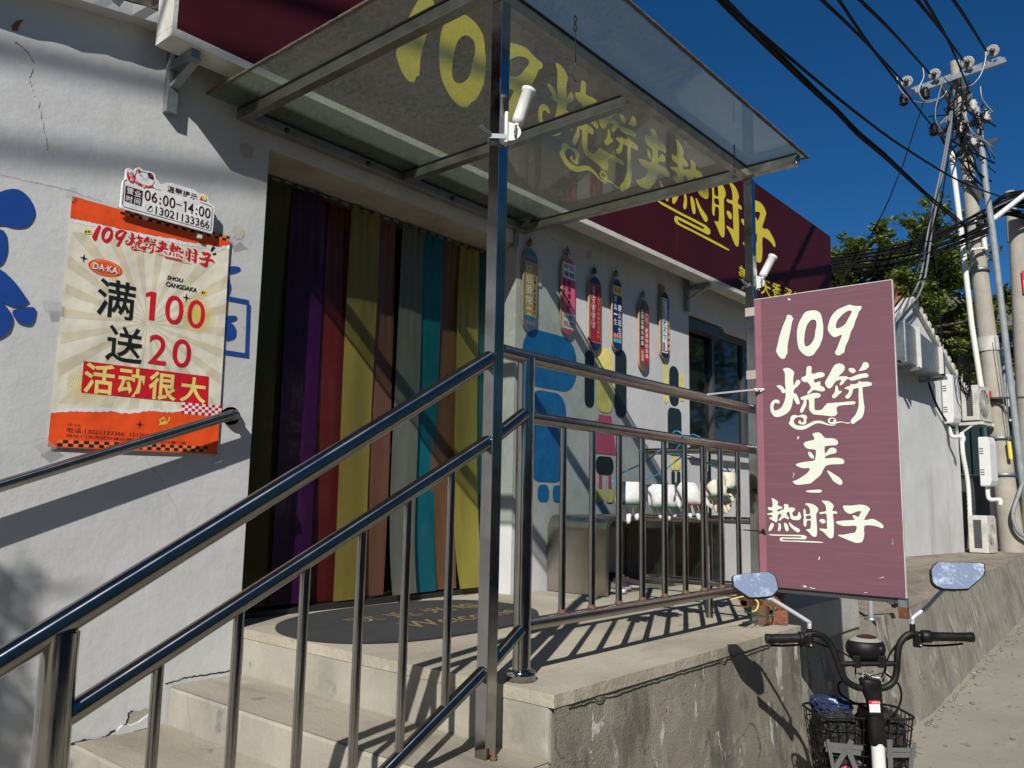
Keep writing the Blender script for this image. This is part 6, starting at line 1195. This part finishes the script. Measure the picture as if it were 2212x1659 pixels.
def cable(pts, r_, label, nm='power_cable', m_='blackmat', grp='overhead cables', n=8):
    mb = MB(); mb.tube(crv(pts, n), r_, 6); return tag(mb.build(nm, M[m_], None), label, 'cable', grp)
cable([onh(ZHh, 140, 575, .3), onh(ZHh, 200, 590, .2), onh(ZHh, 265, 615, .1), onh(ZHh, 290, 690, .06), onh(ZHh, 320, 770, .06), onh(ZHh, 370, 850, .08), onh(ZHh, 400, 870, .2)], .018, 'black cable looping from the duct box down to the bracket', grp=None)
mb = MB(); a_ = [hp_(2.20, .05, z_) for z_ in (1.2, .8, .3, 0, -.4)]; q_ = [hp_(2.24, .07, 1.25), hp_(2.24, .07, .9), hp_(2.36, .07, .5), hp_(2.40, .07, .2), hp_(2.38, .07, -.4), hp_(2.34, .07, -.72), hp_(2.5, .12, -.78)]
pth = crv(q_, 16); mb.tube(pth, [.034+.006*(k % 2) for k in range(len(pth))], 9); tag(mb.build('wrapped_pipe', M['pvcwhite'], None), 'white tape wrapped pipe running down the house corner', 'pipe')
# shed with a green pane in the gap between the house and the pole
t = thing('shed', (17.6, 4.2, -.8), 'shed wall coloured dark to stand for shade, with green panes, behind the concrete pole', 'shed')
mb = MB(); mb.hexa([hp_(2.33, -.4, -.82), hp_(7.5, -.3, -.82), hp_(7.5, -2.6, -.82), hp_(2.33, -2.6, -.82), hp_(2.33, -.4, 1.75), hp_(7.5, -.3, 1.75), hp_(7.5, -2.6, 1.75), hp_(2.33, -2.6, 1.75)]); mb.build('wall', M['shedwall'], t)
mb = MB()
for k in range(8): mb.bar(hp_(2.5+.5*k, -.37+.010*k, .55), hp_(2.5+.5*k, -.37+.010*k, 1.55), .44, .02, up=tuple(HN))
mb.build('green_pane', M['teal'], t)

# ------------------------------------------------------------------ concrete poles
NB = ray((2080, 500)).normalized()
DEPV = Vector((CF.x, CF.y, 0))
def atd(p, base):
    d = ray(p); return d*((Vector(base[:2]+(0,)).dot(DEPV))/Vector((d.x, d.y, 0)).dot(DEPV))
PBs = (16.9, 2.76); zP = Zm(3200, 0, 1.844); PT = Vector((16.62, 3.14, 8.42)); PB = Vector((16.95, 2.74, -.85))
cpole = thing('concrete_pole', PB, 'tall leaning concrete utility pole with cross arms and tangled cables', 'utility pole')
mb = MB(); mb.tube([PB.lerp(PT, k/10) for k in range(11)], [.205-.115*k/10 for k in range(11)], 24); mb.build('pole', M['poleconc'], cpole)
def pat(x, y, zf=zP, dd=0): v = atd(zf(x, y), PBs); return v+NB*dd
for (a, b, dd) in (((735, 672), (1388, 445), -.10), ((710, 655), (1365, 425), .14)):
    mb = MB(); mb.bar(pat(*a, dd=dd), pat(*b, dd=dd), .10, .10); mb.build('cross_arm', M['galv'], cpole)
for (a, b, w_) in (((885, 975), (1290, 880), .08), ((1000, 1140), (1330, 1020), .08), ((1140, 1335), (1220, 1450), .12), ((945, 640), (1010, 770), .08), ((1060, 580), (1150, 780), .12)):
    mb = MB(); mb.bar(pat(*a, dd=-.14), pat(*b, dd=-.14), w_); mb.build('cross_arm', M['winframe'] if w_ > .1 else M['winframe'], cpole)
for (x, y, r_) in ((690, 607, 42), (888, 556, 42), (1125, 470, 46), (1303, 388, 46)):
    c_ = pat(x, y, dd=-.25); ax_ = (Vector((-.55, -.3, .25))).normalized(); s_ = r_*.0023
    ins = MB(); ins.lathe([(s_*.3, .02), (s_*.45, .05), (s_*.50, -.06), (s_*.66, .04), (s_*.72, -.07), (s_*.94, .03), (s_*1.06, .02), (s_*1.08, -.03), (s_*.6, -.09), (0, -.09)], c_, -NB*.9+CR*-.1, 22); ins = ins.build('insulator', M['porcelain'], cpole)
    mb = MB(); mb.tube([c_+NB*.05, c_+NB*.28], .02, 8); mb.lathe([(0, .10), (s_*.42, .09), (s_*.42, -.04), (0, -.04)], c_, -NB*.9+CR*-.1, 14); mb.build('pin', M['winframe'], ins)
for (x, y) in ((665, 735), (820, 690), (1165, 780), (1255, 850), (1070, 945), (1165, 1045), (880, 950)):
    c_ = pat(x, y, dd=-.2); mb = MB(); mb.lathe([(0, .20), (.05, .19), (.06, .14), (.085, .12), (.05, .09), (.085, .06), (.05, .03), (.085, 0), (.05, -.03), (0, -.05)], c_-UZ*.08, UZ, 14); mb.build('insulator', M['porcelain'] if x > 1000 else M['black'], cpole)
for z_, r_ in ((6.0, .14), (5.2, .15), (4.3, .165), (1.2, .195), (.55, .20)):
    p_ = PB.lerp(PT, (z_+.85)/9.27); mb = MB(); mb.lathe([(r_, -.03), (r_+.012, -.03), (r_+.012, .03), (r_, .03)], p_, UZ, 24); mb.build('band', M['galv'], cpole)
p_ = PB.lerp(PT, (2.92+.85)/9.27); mb = MB(); mb.lathe([(.178, -.13), (.1785, .13)], p_, PT-PB, 24); mb.build('paper_notice', M['offwhite'], cpole)
mb = MB(); mb.tube([pat(1010, 1100, dd=-.22), pat(1015, 1180, dd=-.22), pat(1075, 1659, dd=-.22), atd(ZHh(470, 410), PBs)-NB*.22, atd(ZHh(515, 705), PBs)-NB*.22], .048, 12); tag(mb.build('white_conduit', M['pvcwhite'], None), 'white plastic conduit running up beside the concrete pole', 'pipe')
mb = MB(); mb.tube([pat(1190, 800, dd=-.3), pat(1215, 1000, dd=-.3), pat(1260, 1400, dd=-.3), pat(1300, 1659, dd=-.3), atd(ZHh(630, 600), PBs)-NB*.3, atd(ZHh(690, 1110), PBs)-NB*.3], .055, 12); tag(mb.build('grey_conduit', M['pipegrey'], None), 'grey pipe leaning along the right side of the concrete pole', 'pipe')
# stiff loose loops round the pole head
random.seed(11)
for k in range(26):
    x0, y0 = random.uniform(930, 1250), random.uniform(560, 1000); x1, y1 = random.uniform(980, 1330), random.uniform(800, 1400); bx_ = random.uniform(-170, 170)
    mb = MB(); mb.tube(crv([pat(x0, y0, dd=-.3), pat((x0*2+x1)/3+bx_, (y0*2+y1)/3+random.uniform(20, 120), dd=-.45), pat((x0+2*x1)/3+bx_*.6, (y0+2*y1)/3+random.uniform(20, 100), dd=-.4), pat(x1, y1, dd=-.25)], 6), random.choice((.010, .014, .018)), 5); mb.build('loose_cable', M['blackmat'] if k % 5 else M['greycable'], cpole)
for pts in ([(620, 560), (635, 650), (690, 720), (760, 760), (860, 760), (950, 720), (975, 680)], [(800, 490), (812, 580), (780, 650), (780, 700), (820, 750), (900, 740)], [(1250, 380), (1250, 460), (1215, 570), (1150, 640), (1060, 660)], [(1300, 830), (1230, 740), (1215, 650)]):
    mb = MB(); mb.tube(crv([pat(x, y, dd=-.35) for x, y in pts], 5), .014, 6); mb.build('pale_jumper', M['galv'], cpole)
p2b = (19.2, 2.55)
t = thing('concrete_pole', (19.2, 2.5, -.85), 'second concrete pole with a red banner at the right picture edge', 'utility pole')
zH2 = Zm(3600, 700, 2.764); B0, B1 = atd((2236, 1180), p2b), atd(zH2(1115, 470), p2b); mb = MB(); mb.tube([B0, B0.lerp(B1, .5), B1], [.22, .19, .155], 22); mb.build('pole', M['poleconc'], t)
B2 = atd(zH2(1070, 125), p2b)+NB*1.2; mb = MB(); mb.tube([atd(zH2(1110, 700), p2b)+NB*1.2, B2], [.12, .10], 18); mb.build('stub_pole', M['poleconc'], t)
a_, b_, c_, d_ = [atd(zH2(x, y), p2b)-NB*.25 for x, y in ((1158, 1000), (1300, 1030), (1310, 1290), (1178, 1250))]; mb = MB(); mb.prism([a_, b_, c_, d_], NB*.01); mb.build('banner', M['banner'], t)
mb = MB()
for k in range(6): q0 = a_.lerp(d_, .42+.085*k)-NB*.004; mb.add([q0+(b_-a_)*.10, q0+(b_-a_)*.42, q0+(b_-a_)*.42-UZ*.03, q0+(b_-a_)*.10-UZ*.03], [(0, 1, 2, 3)])
mb.build('banner_lettering', M['pwhite'], t)

# ------------------------------------------------------------------ overhead cables
def c2(px, t_): return dep(px, t_)
zr9 = zP
def run(pts, r_, label, **k): return cable(pts, r_, label, **k)
def pline(pts, t0, t1):
    L = [0.0]
    for a, b in zip(pts[:-1], pts[1:]): L.append(L[-1]+math.hypot(a[0]-b[0], a[1]-b[1]))
    return [dep(p, 1/((1/t0)*(1-l/L[-1])+(1/t1)*l/L[-1])) for p, l in zip(pts, L)]
run(pline([(1716, -60), (1776, 0), zP(350, 270), zP(655, 590)], 5.5, 14.2), .017, 'outermost left power cable reaching the leftmost insulator')
run(pline([(1801, -60), (1858, 0), zP(600, 255), zP(850, 535)], 5.5, 14.3), .017, 'power cable reaching the second insulator')
run(pline([(1936, -60), (1981, 0), zP(930, 215), zP(1095, 440)], 5.5, 14.3), .017, 'power cable reaching the third insulator')
run(pline([(2024, -60), (2060, 0), zP(1140, 175), zP(1258, 368)], 6, 14.4), .018, 'power cable reaching the rightmost insulator')
run(pline([(1770, -60), (1812, 0), zP(490, 430), zP(870, 920)], 5.5, 14.2), .014, 'power cable crossing below the leftmost one')
run(pline([(1964, -60), (1998, 0), zP(1000, 330), zP(1130, 640)], 5.5, 14.2), .013, 'thin power cable beside the third insulator')
run(pline([(1500, -60), (1565, 5), zP(0, 560), zP(345, 840), zP(690, 1088), zP(1100, 1330), zP(1440, 1452)], 4.6, 17), .013, 'single cable sagging above the twisted bundle')
def bundle(pts, n, rr, r_, label):
    t = thing('cable_bundle', pts[0], label, 'cable bundle', 'overhead cable bundles'); P0 = crv(pts, 10)
    for k in range(n):
        ph = 2*math.pi*k/n; mb = MB(); o = []
        for i, p in enumerate(P0):
            a_ = ph+i*.02+.4*noise.noise(Vector((i*.05, k, 0))); o.append(p+(CR*math.cos(a_)*.3+CU*math.sin(a_))*rr*(1+.5*noise.noise(Vector((i*.06, k*3, 5)))))
        mb.tube(o, r_, 6); mb.build('strand', M['blackmat'], t)
bundle(pline([(1520, -60), (1562, 0), zP(0, 640), zP(170, 800), zP(330, 965), zP(520, 1130), zP(760, 1355), zP(900, 1480), zP(1100, 1640), zH2(560, 590)], 5, 14.4), 3, .026, .013, 'twisted bundle of three cables crossing the sky')
for a_, b_, n, rr, r_, lab in ((zH2(-330, 800), zH2(560, 480), 4, .05, .016, 'upper black cable bundle between the board and the pole'), (zH2(-330, 900), zH2(580, 640), 7, .08, .017, 'thick black cable bundle between the board and the pole'), (zH2(-330, 960), zH2(580, 690), 3, .05, .014, 'lower black cable bundle between the board and the pole')):
    A_, B_ = dep(a_, 14), dep(b_, 14.4); bundle([A_-(B_-A_)*.6+UZ*.2, A_, (A_+B_)/2-UZ*.05, B_, B_+(B_-A_)*.25+UZ*.06], n, rr, r_, lab)
for k, (a_, b_, t0, t1) in enumerate(((zH2(-100, 1080), zH2(560, 850), 13.6, 14.3), (zH2(0, 1130), zH2(530, 900), 13.5, 14.3), (zH2(0, 700), zH2(490, 585), 13.4, 14.3), (zH2(560, 520), zH2(1194, 250), 14.6, 17))):
    run([dep(a_, t0), (dep(a_, t0)+dep(b_, t1))/2-UZ*.06, dep(b_, t1)], .011, ('thin cable sloping low to the pole above the trees', 'lowest thin cable sloping to the pole above the trees', 'thin cable between the two black bundles', 'thin cable running from the pole to the second pole')[k])
# steep service cables dropping from the pole head to the house
for k, (pts, r_, m_) in enumerate((([(1010, 760), (985, 980), (950, 1200), (900, 1450), (860, 1659)], .020, 'greycable'), ([(1020, 760), (1000, 980), (965, 1200), (920, 1450), (885, 1659)], .020, 'greycable'), ([(1040, 800), (1010, 1050), (975, 1260), (940, 1480), (900, 1659)], .014, 'blackmat'), ([(1000, 820), (955, 1180), (905, 1400), (850, 1640)], .014, 'blackmat'))):
    end = (onh(ZHh, 205+12*k, 300, -.1), onh(ZHh, 215+10*k, 320, .1), onh(ZHh, 350, 640, .4), onh(ZHh, 135, 340, .1))[k]
    q_ = [pat(x, y, dd=-.3-.25*i) for i, (x, y) in enumerate(pts)]; run(q_+[(q_[-1]*.5+end*.5)-UZ*.25, end], r_, ('left fat grey service cable dropping steeply to the house ridge', 'right fat grey service cable dropping steeply to the house ridge', 'black service cable dropping to the coil on the gable', 'black service cable dropping behind the purple board')[k], m_=m_, grp='service cables')
run(pline([zP(805, 740), zP(690, 1090), zP(630, 1260), zP(450, 1659), (1760, 700)], 14.2, 11), .011, 'thin black stay wire crossing the bundles on its way down', grp=None)
random.seed(5)
t = thing('cable_bundle', atd(zH2(950, 350), p2b), 'messy mass of black cables between the two concrete poles', 'cable bundle', 'overhead cable bundles')
for k in range(38):
    y0 = random.uniform(330, 470); y1 = random.uniform(120, 470); a_ = atd(zH2(690, y0+60), PBs)-NB*.2; b_ = atd(zH2(980+random.uniform(-60, 60), (y0+y1)/2-60+random.uniform(-20, 40)), (18.2, 2.6)); c_ = atd(zH2(1260, y1), p2b)-NB*.4
    mb = MB(); mb.tube(crv([a_, b_, c_, c_+(c_-b_)*2], 7), random.choice((.012, .018, .022)), 5); mb.build('strand', M['blackmat'] if k % 6 else M['greycable'], t)
mb = MB(); mb.tube([atd(zH2(1290, 110), p2b)-NB*.6, atd(zH2(850, 455), (18, 2.6))-NB*.6], .05, 12); mb.tube(crv([atd(zH2(850, 455), (18, 2.6))-NB*.6, atd(zH2(750, 540), (17.5, 2.6))-NB*.6, atd(zH2(745, 620), (17.5, 2.6))-NB*.6, atd(zH2(765, 780), (17.5, 2.6))-NB*.6], 4), .045, 12); tag(mb.build('white_conduit', M['white'], None), 'white conduit elbow rising to the right between the poles', 'pipe')
for y in (615, 765): 
    a_ = atd(zH2(610, y+15), PBs)-NB*.25; b_ = atd(zH2(770, y-5), PBs)-NB*.25; mb = MB(); mb.bar(a_, b_, .06, .03); mb.build('band', M['white'], cpole)

# ------------------------------------------------------------------ far buildings, lamp, hedge, trees, hill
t = thing('solar_street_lamp', dep(zd_(600, 230), 20), 'solar panel on a mount between the two poles', 'solar panel')
q = [dep(zd_(*p), 20) for p in ((512, 190), (708, 158), (708, 245), (515, 250))]; mb = MB(); mb.prism(q, NB*.05); mb.build('panel', M['solar'], t)
mb = MB()
for k in (0, .17, .34, .5, .66, .83, 1): mb.tube([q[0].lerp(q[1], k)-NB*.006, q[3].lerp(q[2], k)-NB*.006], .006, 4)
for k in (0, .33, .66, 1): mb.tube([q[0].lerp(q[3], k)-NB*.006, q[1].lerp(q[2], k)-NB*.006], .006, 4)
mb.build('cell_grid', M['galv'], t); mb = MB(); mb.bar(q[3]-UZ*.05, q[2]-UZ*.05, .10); mb.tube([q[3].lerp(q[2], .3), q[3].lerp(q[2], .3)-UZ*6], .05, 10); mb.build('mount', M['galv'], t)
t = thing('white_house', dep(zd_(640, 620), 26), 'low white building partly hidden behind the concrete pole', 'building')
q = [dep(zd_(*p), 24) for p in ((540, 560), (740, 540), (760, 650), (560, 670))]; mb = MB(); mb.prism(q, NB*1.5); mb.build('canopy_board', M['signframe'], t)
q = [dep(zd_(*p), 25.5) for p in ((560, 655), (760, 640), (760, 1700), (560, 1700))]; mb = MB(); mb.prism(q, NB*3); mb.build('dark_front', M['winframe'], t)  # front in the dark window frame colour
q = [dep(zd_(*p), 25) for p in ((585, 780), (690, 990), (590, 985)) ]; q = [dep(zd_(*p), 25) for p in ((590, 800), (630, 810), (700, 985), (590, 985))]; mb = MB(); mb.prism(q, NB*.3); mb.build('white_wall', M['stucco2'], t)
q = [dep(zd_(*p), 24.4) for p in ((605, 745), (690, 740), (690, 780), (605, 782))]; mb = MB(); mb.prism(q, NB*.3); mb.build('meter_cabinet', M['white'], t)
t = thing('pole_bracket', pat(1100, 1600), 'black perforated steel arm reaching right from the pole', 'bracket')
a_, b_ = atd(zd_(498, 597), PBs)-NB*.25, atd(zd_(760, 590), PBs)-NB*.25; mb = MB(); mb.bar(a_, b_, .10, .02); mb.bar(a_+NB*.08, b_+NB*.08, .08, .015); mb.tube(crv([atd(zd_(500, 610), PBs)-NB*.2, atd(zd_(560, 640), PBs)-NB*.2, atd(zd_(600, 700), PBs)-NB*.2], 4), .02, 7); mb.build('arm', M['winframe'], t)
cable([atd(zd_(*p), PBs)-NB*.35 for p in ((700, 1130), (665, 1230), (638, 1320), (650, 1400), (690, 1460), (760, 1480))], .035, 'fat grey cable curling at the pole foot', 'service_cable', 'pipegrey', None)
cable([atd(zd_(*p), PBs)-NB*.3 for p in ((520, 200), (560, 480), (590, 700), (612, 870))], .008, 'stay wire with a yellow sleeve beside the pole', 'stay_wire', 'galv', None)
mb = MB(); mb.tube([atd(zd_(612, 870), PBs)-NB*.3, atd(zd_(625, 980), PBs)-NB*.3], .035, 10); tag(mb.build('stay_sleeve', M['pyellow2'], None), 'yellow and black sleeve on the stay wire', 'sleeve')

mb = MB(); rnd = random.Random(33)
for k in range(420):
    x_ = rnd.uniform(4.6, 18); y_ = 1.66+max(0, (x_-6))*.062+ .03-abs(rnd.gauss(0, .10)) if rnd.random() < .75 else rnd.uniform(-.6, 1.6)
    if rnd.random() < .75: y_ = min(y_, 1.62+max(0, (x_-6))*.055)
    r_ = rnd.uniform(.006, .022); c_ = Vector((x_, y_, -1.545)); n_ = rnd.choice((4, 5, 6)); a0_ = rnd.random()*6
    lo_ = [c_+Vector((r_*rnd.uniform(.5, 1.2)*math.cos(a0_+q*2*math.pi/n_), r_*rnd.uniform(.5, 1.2)*math.sin(a0_+q*2*math.pi/n_), 0)) for q in range(n_)]; mb.prism(lo_, (0, 0, r_*.5))
gr = mb.build('grit', M['wallfar'], None); tag(gr, kind='stuff'); gr['label'] = 'small stones and grit along the foot of the retaining wall'
def leaves(mb, c, n, rad, size, rnd, flat=.75):
    for _ in range(n):
        while True:
            v = Vector((rnd.uniform(-1, 1), rnd.uniform(-1, 1), rnd.uniform(-1, 1)))
            if v.length < 1: break
        p = c+Vector((v.x*rad, v.y*rad, v.z*rad*flat)); a = Vector((rnd.uniform(-1, 1), rnd.uniform(-1, 1), rnd.uniform(-.7, .5))).normalized(); b = a.cross(Vector((rnd.uniform(-1, 1), rnd.uniform(-1, 1), 1))).normalized(); s = size*rnd.uniform(.6, 1.3)
        mb.add([p-a*s, p+b*s*.42, p+a*s, p-b*s*.42], [(0, 1, 2, 3)])
def tree(base, top, rad, n_br, m_, label, size=.10, seed=1, per=46, sprays=9, crown_from=.35, name='tree'):
    rnd = random.Random(seed); t = thing(name, base, label, 'tree', None); base, top = Vector(base), Vector(top); H = (top-base).length
    tk = MB(); mb = MB(); tk.tube([base, base.lerp(top, .3)+Vector((.1, 0, 0)), base.lerp(top, .55), base.lerp(top, .8)], [H*.018, H*.014, H*.008, H*.003], 10)
    for k in range(n_br):
        f_ = crown_from+(1-crown_from)*rnd.random()**.8; s0 = base.lerp(top, f_*.85); an = rnd.uniform(0, 2*math.pi); ln = rad*(1.05-.45*f_)*rnd.uniform(.55, 1.12)
        d_ = Vector((math.cos(an), math.sin(an), rnd.uniform(.0, .75))).normalized(); tip = s0+d_*ln; mid = s0.lerp(tip, .5)+Vector((0, 0, -.04*ln))
        tk.tube([s0, mid, tip], [H*.006, H*.004, H*.0015], 6)
        for j in range(sprays):
            q_ = s0.lerp(tip, rnd.uniform(.35, 1.08))+Vector((rnd.gauss(0, .16), rnd.gauss(0, .16), rnd.gauss(0, .10)))*ln*.5
            leaves(mb, q_, per, rnd.uniform(.16, .34), size, rnd)
    tk.build('trunk', M['bark'], t); mb.build('crown', m_, t); return t
tree(dep((1880, 1150), 30), dep((1850, 440), 30), 3.9, 70, M['leaf'], 'broad leafy tree rising just behind the shop sign end', .12, 3, 34, 10)
tree(dep((1990, 1150), 26), dep((2010, 395), 26), 2.9, 60, M['leaf'], 'tall loose leafy tree just left of the concrete pole', .115, 5, 24, 9, .3)
tree(dep((2120, 1150), 28), dep((2130, 560), 28), 2.6, 40, M['leaf3'], 'yellowish tree behind the concrete pole', .12, 8, 30, 9, .3)
tree(dep((1990, 1150), 34), dep((1940, 560), 34), 4.6, 70, M['leaf3'], 'darker tree low behind the gable', .13, 12, 60, 10, .2)
mb = MB(); rnd = random.Random(4)
for k in range(170):
    x_, y_ = rnd.uniform(1990, 2330), rnd.uniform(735, 900); leaves(mb, dep((x_, y_+rnd.uniform(-10, 10)), rnd.uniform(30, 33)), 60, .62, .13, rnd)
ivy = mb.build('ivy_bank', M['leaf2'], None); tag(ivy, kind='stuff'); ivy['label'] = 'dense bright green ivy covering the bank behind the gable'
mb = MB(); vs = []; fs = []; nx, ny = 90, 34
for j in range(ny+1):
    for i in range(nx+1):
        px = 1450+1100*i/nx; t_ = j/ny; D_ = 90+170*t_
        ridge = 640+50*((px-2050)/400)+26*noise.noise(Vector((px*.012, 1, 0)))+9*noise.noise(Vector((px*.06, 2, 0)))
        py = 1085+(ridge-1085)*(t_**.8)+10*noise.noise(Vector((i*.5, j*.5, 3))); vs.append(dep((px, py), D_))
for j in range(ny):
    for i in range(nx): a = j*(nx+1)+i; fs.append((a, a+1, a+nx+2, a+nx+1))
# back slope so that the hill is a solid ridge
k0 = len(vs)
for i in range(nx+1): p = vs[ny*(nx+1)+i]; vs.append(Vector((p.x*1.5, p.y*1.5, -1.6)))
for i in range(nx): a = ny*(nx+1)+i; fs.append((a, a+1, k0+i+1, k0+i))
mb.add(vs, fs); struct('hill', mb, M['hill'])

# ------------------------------------------------------------------ the other side of the road (seen in the polished steel, throws the soft shadows)
t = thing('roadside_wall', (0, -6, -1.55), 'stone wall on the far side of the road behind the viewer', 'wall')
mb = MB(); mb.box(-16, 30, -6.4, -6.0, -1.56, .6); mb.build('masonry', M['wallfar'], t)
mb = MB(); rnd = random.Random(9)
for k in range(520): leaves(mb, Vector((rnd.uniform(-16, 30), rnd.uniform(-9.5, -6.8), rnd.uniform(-.2, 6.5))), 22, 1.0, .30, rnd)  # unseen tall foliage, added to cut sky light and darken the steel
hd = mb.build('added_hedge', M['leaf2'], None); tag(hd, kind='stuff'); hd['label'] = 'dark foliage added above the wall across the road to block sky light'
def shadow_caster(u, v, dist, y=3.31): return Vector((u, y, v))-SUN*dist
def wallx(px, py): h = hit((px, py), 1, 3.31); return h.x, h.z
for k, ((a0, a1), (b0, b1), dd, r_, lab) in enumerate((((-60, 92), (420, 200), 7.0, .026, 'upper cable crossing in front of the shop above the viewer'), ((-60, 312), (470, 380), 7.6, .024, 'lower cable crossing in front of the shop above the viewer'))):
    p0 = shadow_caster(*wallx(a0, a1), dd); p1 = shadow_caster(*wallx(b0, b1), dd); d_ = (p1-p0)
    run([p0-d_*5+UZ*.5, p0-d_*1.5, p0, p1, p1+d_*2, p1+d_*5-UZ*.1], r_, lab, grp=None)
tb = thing('palm_shrub', (-5.0, -1.9, -1.55), 'leafy shrub in a pot across the pavement behind the viewer', 'shrub')
mb = MB(); rnd = random.Random(21); mt = MB()
for cxp, cyp in ((10, 1235), (70, 1290), (20, 1330), (20, 1480), (60, 1550), (10, 1600), (-60, 1300), (-80, 1450)):
    c_ = shadow_caster(*wallx(cxp, cyp), 4.2)
    for q in range(9):
        a = Vector((rnd.uniform(-1, 1), rnd.uniform(-.4, .4), rnd.uniform(-1, .6))).normalized(); b = a.cross(Vector((.2, 1, .3))).normalized(); s = rnd.uniform(.12, .24); mb.add([c_-a*.02, c_+a*s*.4+b*.022, c_+a*s, c_+a*s*.4-b*.022], [(0, 1, 2, 3)])
    mt.tube([Vector((c_.x, c_.y, -1.55)), c_], .008, 6)
mb.build('leaves', M['leaf2'], tb); mt.build('stem', M['bark'], tb)
